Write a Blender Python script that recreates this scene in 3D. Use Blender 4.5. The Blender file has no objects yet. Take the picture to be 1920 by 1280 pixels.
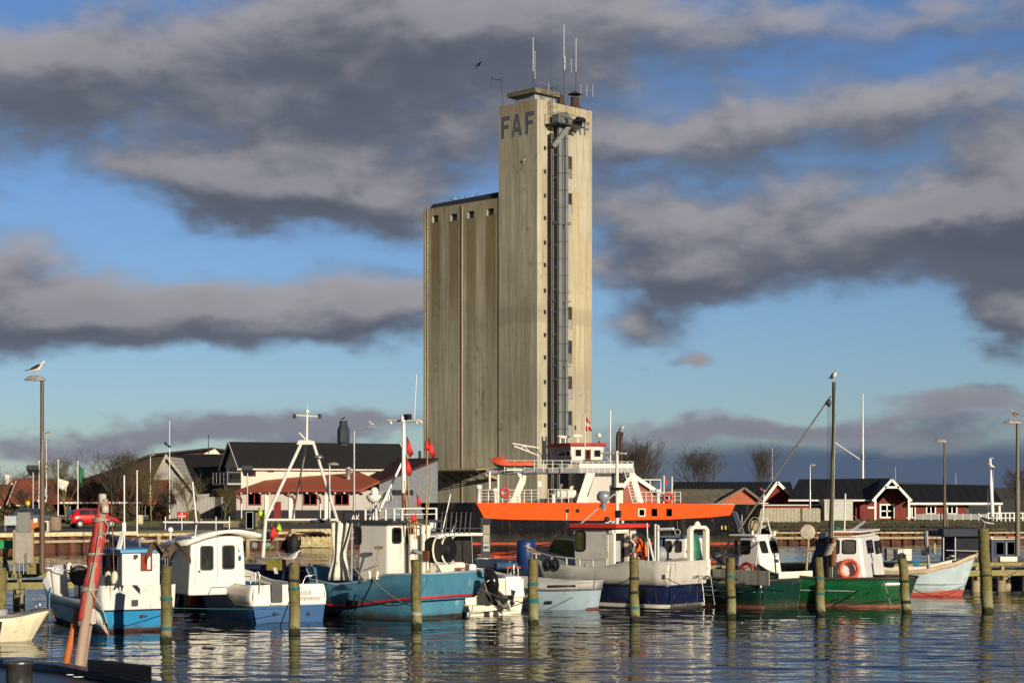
import bpy, math, random
from mathutils import Vector, Matrix
from math import radians, sin, cos, pi, atan2, sqrt, tan
random.seed(7)
sc = bpy.context.scene
COL = sc.collection
# ------------------------------------------------------------------ camera
F, H, CX, HY = 3430.0, 3.7, 960.0, 930.0        # focal length in photo pixels, eye height, principal column, horizon row
cam = bpy.data.objects.new('camera', bpy.data.cameras.new('camera'))
COL.objects.link(cam)
cam.location = (0, 0, H); cam.rotation_euler = (radians(90), 0, 0)
cam.data.sensor_width = 36; cam.data.lens = 36*F/1920
cam.data.shift_y = (HY-640)/1920
cam.data.clip_start = .5; cam.data.clip_end = 20000
sc.camera = cam
# ------------------------------------------------------------------ sun and sky
SUN_AZ, SUN_EL = radians(-60), radians(13.5)       # direction towards the sun (from +X, counter-clockwise)
sdir = Vector((cos(SUN_AZ)*cos(SUN_EL), sin(SUN_AZ)*cos(SUN_EL), sin(SUN_EL)))
sl = bpy.data.lights.new('sun', 'SUN'); sl.energy = 4.8; sl.angle = radians(.5); sl.color = (1, .87, .68)
so = bpy.data.objects.new('sun', sl); COL.objects.link(so)
so.rotation_euler = sdir.to_track_quat('Z', 'Y').to_euler()
sc.view_settings.view_transform = 'Standard'; sc.view_settings.look = 'None'
sc.view_settings.exposure = 0.2; sc.view_settings.gamma = 1
w = bpy.data.worlds.new('World'); sc.world = w; w.use_nodes = True
N, Lk = w.node_tree.nodes, w.node_tree.links
N.clear()
def wn(t, **k):
    n = N.new(t)
    for a, b in k.items(): setattr(n, a, b)
    return n
def wm(op, a, b=None, c=None, clamp=False):
    n = N.new('ShaderNodeMath'); n.operation = op; n.use_clamp = clamp
    for i, v in enumerate((a, b, c)):
        if v is None: continue
        if isinstance(v, (int, float)): n.inputs[i].default_value = v
        else: Lk.new(v, n.inputs[i])
    return n.outputs[0]
def wsm(x, a, b):
    n = N.new('ShaderNodeMapRange'); n.interpolation_type = 'SMOOTHSTEP'
    Lk.new(x, n.inputs[0]); n.inputs[1].default_value = a; n.inputs[2].default_value = b
    return n.outputs[0]
def wcol(f, a, b):
    n = N.new('ShaderNodeMix'); n.data_type = 'RGBA'
    if isinstance(f, (int, float)): n.inputs[0].default_value = f
    else: Lk.new(f, n.inputs[0])
    for i, v in ((6, a), (7, b)):
        if isinstance(v, tuple): n.inputs[i].default_value = (*v, 1)
        else: Lk.new(v, n.inputs[i])
    return n.outputs[2]
tc = wn('ShaderNodeTexCoord'); sx = wn('ShaderNodeSeparateXYZ'); Lk.new(tc.outputs['Generated'], sx.inputs[0])
dx, dy, dz = sx.outputs
hor = wm('SQRT', wm('ADD', wm('MULTIPLY', dx, dx), wm('MULTIPLY', dy, dy)))
az = wm('ARCTAN2', dx, dy)                        # azimuth from the view direction, in units of 1000
AZ = wm('MULTIPLY', az, F/1000)
EL = wm('DIVIDE', wm('MULTIPLY', dz, F/1000), wm('MAXIMUM', hor, .02))
# cloud banks: (azimuth, height, half width, half height, weight)
def B(px, py, rx, ry, wgt=1.0): return ((px-CX)/1000, (HY-py)/1000, rx/1000, ry/1000, wgt)
BANKS = [B(110,175,240,85,1.1), B(690,150,330,190,1.25), B(420,335,240,55,.95), B(640,375,190,55,.85), B(900,40,280,80,.6),
         B(90,585,260,85,1.2), B(520,595,300,62,1.1), B(740,540,110,55,.75), B(1640,435,330,100,1.3), B(1880,390,170,140,1.1),
         B(1380,250,300,55,.75), B(1720,190,280,50,.6), B(1230,470,130,80,.7), B(1300,520,120,55,.8), B(1890,625,90,62,1.1), B(1190,615,90,42,.7),
         B(1250,684,42,16,1.0), B(470,800,170,30,1.05), B(130,822,230,26,.95), B(720,806,120,26,.8), B(1330,818,330,26,.9),
         B(1800,765,150,26,1.05), B(1690,812,300,22,.75), B(1500,60,330,70,.55), B(1850,40,200,60,.45), B(1180,90,260,110,.4), B(1160,330,170,110,.5), B(300,60,220,60,.35), B(-350,420,300,260,1.1), B(2500,300,380,260,1.1), B(850,-260,900,130,.9)]
def density(u, v, detail):
    cb = N.new('ShaderNodeCombineXYZ'); Lk.new(u, cb.inputs[0]); Lk.new(wm('MULTIPLY', v, 1.9), cb.inputs[1])
    wn1 = wn('ShaderNodeTexNoise'); wn1.inputs['Scale'].default_value = 3.4; wn1.inputs['Detail'].default_value = 4
    wn1.inputs['Roughness'].default_value = .55; Lk.new(cb.outputs[0], wn1.inputs[0])
    s3 = N.new('ShaderNodeSeparateColor'); Lk.new(wn1.outputs['Color'], s3.inputs[0])
    wu = wm('ADD', u, wm('MULTIPLY', wm('SUBTRACT', s3.outputs[0], .5), .34))
    wv = wm('ADD', v, wm('MULTIPLY', wm('SUBTRACT', s3.outputs[1], .5), .17))
    tot = None
    for (cx, cy, rx, ry, g) in BANKS:
        a = wm('DIVIDE', wm('SUBTRACT', wu, cx), rx); b = wm('DIVIDE', wm('SUBTRACT', wv, cy), ry)
        r2 = wm('ADD', wm('MULTIPLY', a, a), wm('MULTIPLY', b, b))
        e = wm('MULTIPLY', wm('EXPONENT', wm('MULTIPLY', r2, -.8)), g)
        tot = e if tot is None else wm('ADD', tot, e)
    n2 = wn('ShaderNodeTexNoise'); n2.inputs['Scale'].default_value = 5.5; n2.inputs['Detail'].default_value = detail
    n2.inputs['Roughness'].default_value = .54; n2.inputs['Distortion'].default_value = .25; Lk.new(cb.outputs[0], n2.inputs[0])
    n3 = wn('ShaderNodeTexNoise'); n3.inputs['Scale'].default_value = 24.0; n3.inputs['Detail'].default_value = 6; n3.inputs['Roughness'].default_value = .62; Lk.new(cb.outputs[0], n3.inputs[0])
    return wm('ADD', wm('ADD', tot, wm('MULTIPLY', wm('SUBTRACT', n2.outputs[0], .5), 1.05)), wm('MULTIPLY', wm('SUBTRACT', n3.outputs[0], .5), .20))
d0 = density(AZ, EL, 9)
d1 = density(wm('ADD', AZ, .012), wm('ADD', EL, .050), 7)
cover = wsm(d0, .30, 1.00)
lit = wsm(wm('SUBTRACT', d0, d1), -.30, .55)
sky = wn('ShaderNodeTexSky'); sky.sky_type = 'NISHITA'; sky.sun_disc = False
sky.sun_elevation = SUN_EL; sky.sun_rotation = atan2(sdir.x, sdir.y); sky.air_density = 1.0; sky.dust_density = .25; sky.ozone_density = 2.2
skc = wn('ShaderNodeVectorMath', operation='MULTIPLY'); Lk.new(sky.outputs[0], skc.inputs[0])
SKYV = skc.inputs[1]; SKYV.default_value = (.48, .60, .86)
# cloud radiance in the same units as the sky texture
cl = wcol(lit, (.98, 1.15, 1.55), (3.0, 2.95, 3.25))
thick = wsm(d0, .75, 1.7)
cl = wcol(wm('MULTIPLY', thick, wm('SUBTRACT', 1.0, wm('MULTIPLY', lit, .7))), cl, (.80, .94, 1.25))
cl = wcol(wm('MULTIPLY', wsm(EL, .34, .10), .65), cl, (1.45, 1.65, 2.15))
# rain bank low over the water on the far side
rain = wm('MULTIPLY', wsm(wm('ADD', EL, wm('MULTIPLY', wm('SUBTRACT', d0, .5), .02)), .135, .06), wsm(AZ, -.25, .45))
base = wcol(wm('MULTIPLY', rain, .93), skc.outputs[0], (.58, .88, 1.55))
fin = wcol(wm('MULTIPLY', cover, wm('SUBTRACT', 1.0, wm('MULTIPLY', rain, .55))), base, cl)
# unseen dark overcast added overhead and behind to cut fill light; far side broken
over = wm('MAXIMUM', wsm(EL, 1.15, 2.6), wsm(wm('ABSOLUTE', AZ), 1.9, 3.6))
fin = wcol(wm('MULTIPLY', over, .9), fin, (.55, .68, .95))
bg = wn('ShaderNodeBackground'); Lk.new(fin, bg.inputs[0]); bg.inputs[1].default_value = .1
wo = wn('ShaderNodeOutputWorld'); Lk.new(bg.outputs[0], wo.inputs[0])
w.cycles.sampling_method = 'MANUAL'; w.cycles.sample_map_resolution = 512
sc.cycles.max_bounces = 6; sc.cycles.diffuse_bounces = 3; sc.cycles.glossy_bounces = 4; sc.cycles.transmission_bounces = 4
sc.cycles.sample_clamp_indirect = 6; sc.cycles.caustics_reflective = True; sc.cycles.blur_glossy = .3
sc.cycles.use_adaptive_sampling = True; sc.cycles.use_denoising = True

# ------------------------------------------------------------------ helpers
def V(px, py, Y): return Vector(((px-CX)/F*Y, Y, H-(py-HY)/F*Y))      # point seen in column px, row py at distance Y
def XX(px, Y): return (px-CX)/F*Y
def ZZ(py, Y): return H-(py-HY)/F*Y
class Frame:
    """an upright local frame standing at (x, y, z) turned by a"""
    def __init__(s, o, a): s.o = Vector(o); s.a = a; s.c = cos(a); s.s = sin(a)
    def loc(s, p):
        q = Vector(p)-s.o; return Vector((q.x*s.c+q.y*s.s, -q.x*s.s+q.y*s.c, q.z))
    def ray(s, px, py):
        o = s.loc((0, 0, H)); d = Vector(((px-CX)/F, 1, -(py-HY)/F))
        return o, Vector((d.x*s.c+d.y*s.s, -d.x*s.s+d.y*s.c, d.z))
    def ony(s, px, py, y): o, d = s.ray(px, py); t = (y-o.y)/d.y; return o+d*t
    def onx(s, px, py, x): o, d = s.ray(px, py); t = (x-o.x)/d.x; return o+d*t
    def onz(s, px, py, z): o, d = s.ray(px, py); t = (z-o.z)/d.z; return o+d*t
class M:
    def __init__(s): s.v = []; s.f = []; s.m = []; s.sm = []
    def add(s, vs, fs, mat=0, smooth=False):
        b = len(s.v); s.v += [tuple(v) for v in vs]
        for f in fs: s.f.append([b+i for i in f]); s.m.append(mat); s.sm.append(smooth)
        return s
    def hexa(s, p, mat=0):
        return s.add(p, [(0,3,2,1),(4,5,6,7),(0,1,5,4),(1,2,6,5),(2,3,7,6),(3,0,4,7)], mat)
    def box(s, x0, x1, y0, y1, z0, z1, mat=0):
        return s.hexa([(x0,y0,z0),(x1,y0,z0),(x1,y1,z0),(x0,y1,z0),(x0,y0,z1),(x1,y0,z1),(x1,y1,z1),(x0,y1,z1)], mat)
    def bar(s, a, b, wd, h=None, mat=0, up=(0,0,1)):
        a = Vector(a); b = Vector(b); h = h or wd; d = (b-a).normalized(); u = Vector(up)
        if abs(d.dot(u)) > .98: u = Vector((1, 0, 0))
        r = d.cross(u).normalized()*wd/2; u = r.cross(d).normalized()*h/2
        return s.hexa([a-r-u, a+r-u, a+r+u, a-r+u, b-r-u, b+r-u, b+r+u, b-r+u], mat)
    def tube(s, pts, r, n=8, mat=0, cap=True, smooth=True):
        pts = [Vector(p) for p in pts]; k = len(pts); rr = r if isinstance(r, (list, tuple)) else [r]*k
        vs, fs = [], []; u = None
        for i, p in enumerate(pts):
            d = (pts[min(i+1, k-1)]-pts[max(i-1, 0)])
            d = d.normalized() if d.length > 1e-9 else Vector((0,0,1))
            if u is None: u = d.orthogonal().normalized()
            else:
                u = (u-d*u.dot(d)); u = u.normalized() if u.length > 1e-6 else d.orthogonal().normalized()
            w2 = d.cross(u)
            for j in range(n):
                t = 2*pi*j/n; vs.append(p+(u*cos(t)+w2*sin(t))*rr[i])
        for i in range(k-1):
            for j in range(n): fs.append((i*n+j, i*n+(j+1)%n, (i+1)*n+(j+1)%n, (i+1)*n+j))
        s.add(vs, fs, mat, smooth)
        if cap: s.add(vs[:n], [tuple(range(n))[::-1]], mat); s.add(vs[-n:], [tuple(range(n))], mat)
        return s
    def lathe(s, prof, c=(0,0,0), n=16, mat=0, axis='z', smooth=True, cap=True):
        vs, fs = [], []; k = len(prof)
        for (r, z) in prof:
            for j in range(n):
                t = 2*pi*j/n; a, b = r*cos(t), r*sin(t)
                q = (a, b, z) if axis == 'z' else ((z, a, b) if axis == 'x' else (b, z, a))
                vs.append((c[0]+q[0], c[1]+q[1], c[2]+q[2]))
        for i in range(k-1):
            for j in range(n): fs.append((i*n+j, i*n+(j+1)%n, (i+1)*n+(j+1)%n, (i+1)*n+j))
        s.add(vs, fs, mat, smooth)
        if cap: s.add(vs[:n], [tuple(range(n))[::-1]], mat); s.add(vs[-n:], [tuple(range(n))], mat)
        return s
    def ball(s, c, rx, ry=None, rz=None, n=12, mat=0):
        ry = ry or rx; rz = rz or rx; vs, fs = [], []; k = max(6, n*2//3)
        for i in range(k+1):
            a = -pi/2+pi*i/k
            for j in range(n): t = 2*pi*j/n; vs.append((c[0]+rx*cos(a)*cos(t), c[1]+ry*cos(a)*sin(t), c[2]+rz*sin(a)))
        for i in range(k):
            for j in range(n): fs.append((i*n+j, i*n+(j+1)%n, (i+1)*n+(j+1)%n, (i+1)*n+j))
        return s.add(vs, fs, mat, True)
    def torus(s, c, R, r, nrm=(0,0,1), n=24, k=8, mat=0):
        q = Vector(nrm).to_track_quat('Z', 'Y'); vs, fs = [], []
        for i in range(n):
            a = 2*pi*i/n
            for j in range(k):
                b = 2*pi*j/k; p = Vector(((R+r*cos(b))*cos(a), (R+r*cos(b))*sin(a), r*sin(b))); p.rotate(q); vs.append(Vector(c)+p)
        for i in range(n):
            for j in range(k): fs.append((i*k+j, ((i+1)%n)*k+j, ((i+1)%n)*k+(j+1)%k, i*k+(j+1)%k))
        return s.add(vs, fs, mat, True)
    def prism(s, poly, off, mat=0):
        """polygon of 3-D points extruded by the vector off"""
        n = len(poly); off = Vector(off); a = [Vector(p) for p in poly]
        s.add(a+[p+off for p in a], [tuple(range(n))[::-1], tuple(range(n, 2*n))]+[(i, (i+1)%n, n+(i+1)%n, n+i) for i in range(n)], mat)
        return s
    def slab(s, poly, t, mat=0):
        """a plate whose upper face is poly, thickness t along its own normal"""
        a, b, c = Vector(poly[0]), Vector(poly[1]), Vector(poly[2]); nn = (b-a).cross(c-a).normalized()
        if nn.z < 0: nn = -nn
        return s.prism(poly, -nn*t, mat)
    def obj(s, name, mats, parent=None, bevel=0, solid=0, sub=0):
        me = bpy.data.meshes.new(name); me.from_pydata(s.v, [], s.f)
        for m in (mats if isinstance(mats, (list, tuple)) else [mats]): me.materials.append(m)
        me.polygons.foreach_set('material_index', s.m); me.polygons.foreach_set('use_smooth', s.sm)
        me.update(); o = bpy.data.objects.new(name, me); COL.objects.link(o)
        if parent: o.parent = parent
        if solid: md = o.modifiers.new('t', 'SOLIDIFY'); md.thickness = solid; md.offset = 0
        if sub: md = o.modifiers.new('s', 'SUBSURF'); md.levels = md.render_levels = sub
        if bevel: md = o.modifiers.new('b', 'BEVEL'); md.width = bevel; md.segments = 2; md.limit_method = 'ANGLE'
        return o
def tag(o, label, cat, group=None, kind=None):
    o['label'] = label; o['category'] = cat
    if group: o['group'] = group
    if kind: o['kind'] = kind
    return o
def thing(name, label, cat, loc=(0,0,0), rz=0, group=None):
    o = bpy.data.objects.new(name, None); COL.objects.link(o); o.location = loc; o.rotation_euler = (0, 0, rz)
    return tag(o, label, cat, group)
def struct(o): o['kind'] = 'structure'; return o
def text(body, name, size, mat, parent, loc, rot, ext=.004, align='LEFT', sx=1.0, bold=0):
    c = bpy.data.curves.new(name, 'FONT'); c.body = body; c.size = size; c.extrude = ext; c.align_x = align; c.offset = bold; c.resolution_u = 3
    q = bpy.data.objects.new(name, c); COL.objects.link(q); me = bpy.data.meshes.new_from_object(q.evaluated_get(bpy.context.evaluated_depsgraph_get()))
    bpy.data.objects.remove(q); me.materials.clear(); me.materials.append(mat); me.name = name; o = bpy.data.objects.new(name, me); COL.objects.link(o); o.parent = parent
    o.location = loc; o.rotation_euler = rot; o.scale = (sx, 1, 1); return o
def copy_tree(o, parent=None):
    c = o.copy(); COL.objects.link(c)
    if parent: c.parent = parent
    for ch in list(o.children): copy_tree(ch, c)
    return c

# ------------------------------------------------------------------ materials
def grime(m, z0, z1, col, amt=.8, rust=None):
    """slime and scum between the waterline and a ragged edge, plus a few rust runs"""
    t = m.node_tree; n, l = t.nodes, t.links; p = n['Principled BSDF']; src = p.inputs['Base Color'].links[0].from_socket
    co = n.new('ShaderNodeTexCoord'); s = n.new('ShaderNodeSeparateXYZ'); l.new(co.outputs['Object'], s.inputs[0])
    def ns(sc_, d=6):
        mp = n.new('ShaderNodeMapping'); mp.inputs['Scale'].default_value = sc_; l.new(co.outputs['Object'], mp.inputs[0])
        z = n.new('ShaderNodeTexNoise'); z.inputs['Scale'].default_value = 1; z.inputs['Detail'].default_value = d; z.inputs['Roughness'].default_value = .7; l.new(mp.outputs[0], z.inputs[0]); return z.outputs[0]
    def mr(x, a, b, c, d):
        q = n.new('ShaderNodeMapRange'); q.interpolation_type = 'SMOOTHSTEP'; l.new(x, q.inputs[0])
        for i, v in enumerate((a, b, c, d)): q.inputs[i+1].default_value = v
        return q.outputs[0]
    def mth(op, a, b):
        q = n.new('ShaderNodeMath'); q.operation = op
        for i, v in enumerate((a, b)):
            if isinstance(v, (int, float)): q.inputs[i].default_value = v
            else: l.new(v, q.inputs[i])
        return q.outputs[0]
    h = mth('ADD', s.outputs[2], mth('MULTIPLY', mth('SUBTRACT', ns((2.2,2.2,1.2)), .5), (z1-z0)*1.6)); f = mr(h, z0, z1, amt, 0)
    mx = n.new('ShaderNodeMix'); mx.data_type = 'RGBA'; l.new(f, mx.inputs[0]); l.new(src, mx.inputs[6]); mx.inputs[7].default_value = (*col, 1); out = mx.outputs[2]
    if rust:
        g = mth('MULTIPLY', mr(ns((6,6,.3), 3), .60, .70, 0, .8), mr(ns((1.1,1.1,.5), 2), .46, .56, 0, 1))
        m2 = n.new('ShaderNodeMix'); m2.data_type = 'RGBA'; l.new(g, m2.inputs[0]); l.new(out, m2.inputs[6]); m2.inputs[7].default_value = (*rust, 1); out = m2.outputs[2]
    sc1 = mr(ns((12,12,4), 4), .64, .70, 0, .4); m3 = n.new('ShaderNodeMix'); m3.data_type = 'RGBA'; l.new(sc1, m3.inputs[0]); l.new(out, m3.inputs[6]); m3.inputs[7].default_value = (.42,.40,.36,1)
    l.new(m3.outputs[2], p.inputs['Base Color']); return m
MC = {}
def mat(name, col, rough=.6, metal=0, var=.25, vs=3.0, dirt=None, damt=.35, streak=False, bump=.15, bs=40, spec=.4, coat=0, fine=.0):
    if name in MC: return MC[name]
    m = bpy.data.materials.new(name); m.use_nodes = True; t = m.node_tree; n, l = t.nodes, t.links
    p = n['Principled BSDF']; p.inputs['Roughness'].default_value = rough; p.inputs['Metallic'].default_value = metal
    p.inputs['Specular IOR Level'].default_value = spec
    if coat: p.inputs['Coat Weight'].default_value = coat; p.inputs['Coat Roughness'].default_value = .15
    co = n.new('ShaderNodeTexCoord'); mp = n.new('ShaderNodeMapping'); l.new(co.outputs['Object'], mp.inputs[0])
    mp.inputs['Scale'].default_value = (1, 1, .12) if streak else (1, 1, 1)
    nz = n.new('ShaderNodeTexNoise'); nz.inputs['Scale'].default_value = vs; nz.inputs['Detail'].default_value = 7; nz.inputs['Roughness'].default_value = .62
    l.new(mp.outputs[0], nz.inputs[0])
    r1 = n.new('ShaderNodeMapRange'); l.new(nz.outputs[0], r1.inputs[0]); r1.inputs[1].default_value = .3; r1.inputs[2].default_value = .7
    r1.inputs[3].default_value = 1-var; r1.inputs[4].default_value = 1+var*.45
    mx = n.new('ShaderNodeMix'); mx.data_type = 'RGBA'; mx.blend_type = 'MULTIPLY'; mx.inputs[0].default_value = 1
    mx.inputs[6].default_value = (*col, 1); l.new(r1.outputs[0], mx.inputs[7]); out = mx.outputs[2]
    if dirt:
        n2 = n.new('ShaderNodeTexNoise'); n2.inputs['Scale'].default_value = vs*1.7; n2.inputs['Detail'].default_value = 9; n2.inputs['Roughness'].default_value = .548
        m2 = n.new('ShaderNodeMapping'); l.new(co.outputs['Object'], m2.inputs[0]); m2.inputs['Location'].default_value = (7, 3, 5)
        m2.inputs['Scale'].default_value = (1, 1, .1) if streak else (1, 1, .8); l.new(m2.outputs[0], n2.inputs[0])
        r2 = n.new('ShaderNodeMapRange'); r2.interpolation_type = 'SMOOTHSTEP'; l.new(n2.outputs[0], r2.inputs[0])
        r2.inputs[1].default_value = .68-damt*.5; r2.inputs[2].default_value = .78-damt*.25; r2.inputs[4].default_value = .85
        m3 = n.new('ShaderNodeMix'); m3.data_type = 'RGBA'; l.new(r2.outputs[0], m3.inputs[0]); l.new(out, m3.inputs[6]); m3.inputs[7].default_value = (*dirt, 1)
        out = m3.outputs[2]
    l.new(out, p.inputs['Base Color'])
    if bump:
        n4 = n.new('ShaderNodeTexNoise'); n4.inputs['Scale'].default_value = bs; n4.inputs['Detail'].default_value = 4; l.new(mp.outputs[0], n4.inputs[0])
        b = n.new('ShaderNodeBump'); b.inputs['Strength'].default_value = bump; b.inputs['Distance'].default_value = .02
        l.new(n4.outputs[0], b.inputs['Height']); l.new(b.outputs[0], p.inputs['Normal'])
    MC[name] = m; return m
def stripe_mat(name, col, gap, period, axis=0, duty=.12, rough=.6, depth=.02, var=.2, vs=2, dirt=None):
    """boards, tiles or ribs: a repeated line across an axis of the object"""
    m = mat(name, col, rough, var=var, vs=vs, dirt=dirt, bump=0)
    t = m.node_tree; n, l = t.nodes, t.links; p = n['Principled BSDF']; src = p.inputs['Base Color'].links[0].from_socket
    co = n.new('ShaderNodeTexCoord'); s = n.new('ShaderNodeSeparateXYZ'); l.new(co.outputs['Object'], s.inputs[0])
    def mm(op, a, b):
        q = n.new('ShaderNodeMath'); q.operation = op
        for i, v in enumerate((a, b)):
            if isinstance(v, (int, float)): q.inputs[i].default_value = v
            else: l.new(v, q.inputs[i])
        return q.outputs[0]
    fr = mm('FRACT', mm('DIVIDE', s.outputs[axis], period), 0); g = mm('LESS_THAN', fr, duty)
    mx = n.new('ShaderNodeMix'); mx.data_type = 'RGBA'; l.new(mm('MULTIPLY', g, .8), mx.inputs[0]); l.new(src, mx.inputs[6]); mx.inputs[7].default_value = (*gap, 1)
    l.new(mx.outputs[2], p.inputs['Base Color'])
    b = n.new('ShaderNodeBump'); b.inputs['Strength'].default_value = .6; b.inputs['Distance'].default_value = depth; b.invert = True
    l.new(g, b.inputs['Height']); l.new(b.outputs[0], p.inputs['Normal']); return m
def glass(name, col=(.035,.04,.045), rough=.03):
    return mat(name, col, rough, var=.5, vs=1.2, bump=0, spec=.6)
white = mat('white_paint', (.78,.76,.72), .4, var=.12, vs=2.5, dirt=(.45,.38,.28), damt=.12, bump=.05)
cream = mat('cream_gelcoat', (.80,.74,.62), .35, var=.10, vs=2, dirt=(.5,.42,.3), damt=.1, bump=.05)
gelw = mat('white_gelcoat', (.80,.78,.74), .3, var=.10, vs=2, dirt=(.42,.37,.3), damt=.14, bump=.04)
greyp = mat('grey_paint', (.30,.31,.32), .45, var=.15, vs=3, dirt=(.2,.18,.15), damt=.15)
darkg = mat('dark_grey_paint', (.05,.052,.058), .5, var=.3)
black = mat('black_paint', (.016,.016,.019), .45, var=.3)
rubber = mat('black_rubber', (.012,.012,.013), .7, var=.3)
steel = mat('galvanised_steel', (.42,.43,.44), .42, .6, var=.25, vs=6)
chrome = mat('polished_steel', (.62,.62,.62), .22, .9, var=.1)
alu = mat('aluminium', (.50,.50,.49), .45, .35, var=.2, vs=4, dirt=(.3,.28,.25), damt=.2)
rust = mat('rusty_steel', (.16,.055,.028), .85, var=.5, vs=5, dirt=(.05,.025,.018), damt=.45, bump=.4)
wood = mat('weathered_wood', (.22,.18,.10), .85, var=.35, vs=5, dirt=(.10,.12,.03), damt=.35, bump=.4)
woodl = mat('pale_wood', (.36,.29,.17), .8, var=.3, vs=6, dirt=(.16,.13,.07), damt=.3, bump=.3)
redp = mat('red_paint', (.42,.03,.025), .45, var=.2, dirt=(.2,.03,.02), damt=.2)
orangec = mat('orange_cloth', (.85,.13,.015), .8, var=.2, vs=8)
winD = glass('dark_glass'); winG = glass('grey_glass', (.07,.07,.075), .12)
rope = mat('rope_fibre', (.42,.40,.34), .9, var=.3, vs=30)
ropet = mat('teal_rope', (.03,.16,.17), .85, var=.3, vs=30)
ropeb = mat('dark_rope', (.03,.03,.03), .9, var=.3, vs=30)
conc = mat('plain_concrete', (.36,.34,.29), .9, var=.25, vs=3, dirt=(.16,.14,.1), damt=.35, bump=.3)
# ------------------------------------------------------------------ windows
def rrect(u0, u1, v0, v1, r, k=4):
    if r <= 0: return [(u0, v0), (u1, v0), (u1, v1), (u0, v1)]
    out = []
    for (cx, cy, a0) in ((u1-r, v0+r, -pi/2), (u1-r, v1-r, 0), (u0+r, v1-r, pi/2), (u0+r, v0+r, pi)):
        for i in range(k+1): a = a0+pi/2*i/k; out.append((cx+r*cos(a), cy+r*sin(a)))
    return out
def window(parent, o, u, v, u0, u1, v0, v1, r=0, fw=.05, fm=None, gm=None, d=.025, mu=0, mv=0, name='window', shear=0, pane='pane', label=None):
    """frame ring standing d proud of the face, with a pane behind it; mu / mv mullion counts"""
    o = Vector(o); u = Vector(u).normalized(); v = Vector(v).normalized(); nn = u.cross(v).normalized()
    gm = gm or winD; fm = fm or white
    def P(a, b, h): return o+u*(a+shear*(b-v0))+v*b+nn*h
    A = rrect(u0, u1, v0, v1, r); Bq = rrect(u0+fw, u1-fw, v0+fw, v1-fw, max(0, r-fw*.6) if r else 0); n = len(A)
    m = M(); vs = [P(a, b, 0) for a, b in A]+[P(a, b, d) for a, b in A]+[P(a, b, d) for a, b in Bq]+[P(a, b, 0) for a, b in Bq]
    fs = []
    for i in range(n):
        j = (i+1) % n
        for k in range(3): fs.append((k*n+i, k*n+j, (k+1)*n+j, (k+1)*n+i))
    m.add(vs, fs)
    def bx(a0, a1, b0, b1): m.hexa([P(a0,b0,.001), P(a1,b0,.001), P(a1,b1,.001), P(a0,b1,.001), P(a0,b0,d*.9), P(a1,b0,d*.9), P(a1,b1,d*.9), P(a0,b1,d*.9)])
    for i in range(mu): c = u0+(u1-u0)*(i+1)/(mu+1); bx(c-fw*.4, c+fw*.4, v0+fw, v1-fw)
    for i in range(mv): c = v0+(v1-v0)*(i+1)/(mv+1); bx(u0+fw, u1-fw, c-fw*.35, c+fw*.35)
    w_ = m.obj(name, fm, parent)
    if label: w_['label'] = label
    g = M(); vs = [P(a, b, .006) for a, b in Bq]; g.add(vs, [tuple(range(n))]); g.prism(vs, -nn*.004); g.obj(pane, gm, w_)
    return w_
def railing(m, pts, h, bars=3, r=.02, post=None, dz=0):
    """posts at every point, bars between"""
    for p in pts: m.tube([Vector(p), Vector(p)+Vector((0,0,h))], (post or r), 6)
    for i in range(bars):
        z = h*(i+1)/bars
        m.tube([Vector(p)+Vector((0,0,z)) for p in pts], r if i == bars-1 else r*.7, 6)
def catenary(a, b, sag, n=12):
    a = Vector(a); b = Vector(b); return [a.lerp(b, i/n)-Vector((0,0,4*sag*(i/n)*(1-i/n))) for i in range(n+1)]
def ropeline(a, b, sag, r, m, label, cat='rope', name='mooring_rope', group=None):
    return tag(M().tube(catenary(a, b, sag), r, 5).obj(name, m), label, cat, group)

# ------------------------------------------------------------------ water: a real rippled surface, finer near the quay we stand on
import numpy as np
def water_mat():
    m = bpy.data.materials.new('harbour_water'); m.use_nodes = True; t = m.node_tree; n, l = t.nodes, t.links
    p = n['Principled BSDF']; p.inputs['Base Color'].default_value = (.003, .007, .010, 1); p.inputs['Roughness'].default_value = .025
    p.inputs['IOR'].default_value = 1.34; p.inputs['Specular IOR Level'].default_value = .5
    co = n.new('ShaderNodeTexCoord'); mp = n.new('ShaderNodeMapping'); mp.inputs['Scale'].default_value = (3, 9, 1); l.new(co.outputs['Object'], mp.inputs[0])
    nz = n.new('ShaderNodeTexNoise'); nz.inputs['Scale'].default_value = 1; nz.inputs['Detail'].default_value = 2; l.new(mp.outputs[0], nz.inputs[0])
    b = n.new('ShaderNodeBump'); b.inputs['Strength'].default_value = 1; b.inputs['Distance'].default_value = .0016; l.new(nz.outputs[0], b.inputs['Height'])
    l.new(b.outputs[0], p.inputs['Normal']); return m
wr_ = np.random.RandomState(12)
WAVES = []; WSLOPE = .0098
for i in range(90):
    lam = .26*(2.6/.26)**((i+.5)/90); th = radians(86)+wr_.normal()*(.38 if lam < .8 else .26); k = 2*pi/lam
    sl = WSLOPE*(1.5 if lam < .7 else (1.0 if lam < 1.5 else .5)); WAVES.append((lam, k*cos(th), k*sin(th), sl/k, wr_.rand()*2*pi))
def wave_z(x, y, mn):
    z = np.zeros_like(x); patch = .62+.38*np.sin(x*.21+1.3*np.sin(y*.09))*np.sin(y*.13+.8*np.sin(x*.12)+1)
    for (lam, kx, ky, a_, ph) in WAVES:
        if lam > mn: z += a_*np.sin(kx*x+ky*y+ph)*(patch if lam < .9 else 1)
    return z
vs_, fs_ = [], []; base_ = 0
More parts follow.
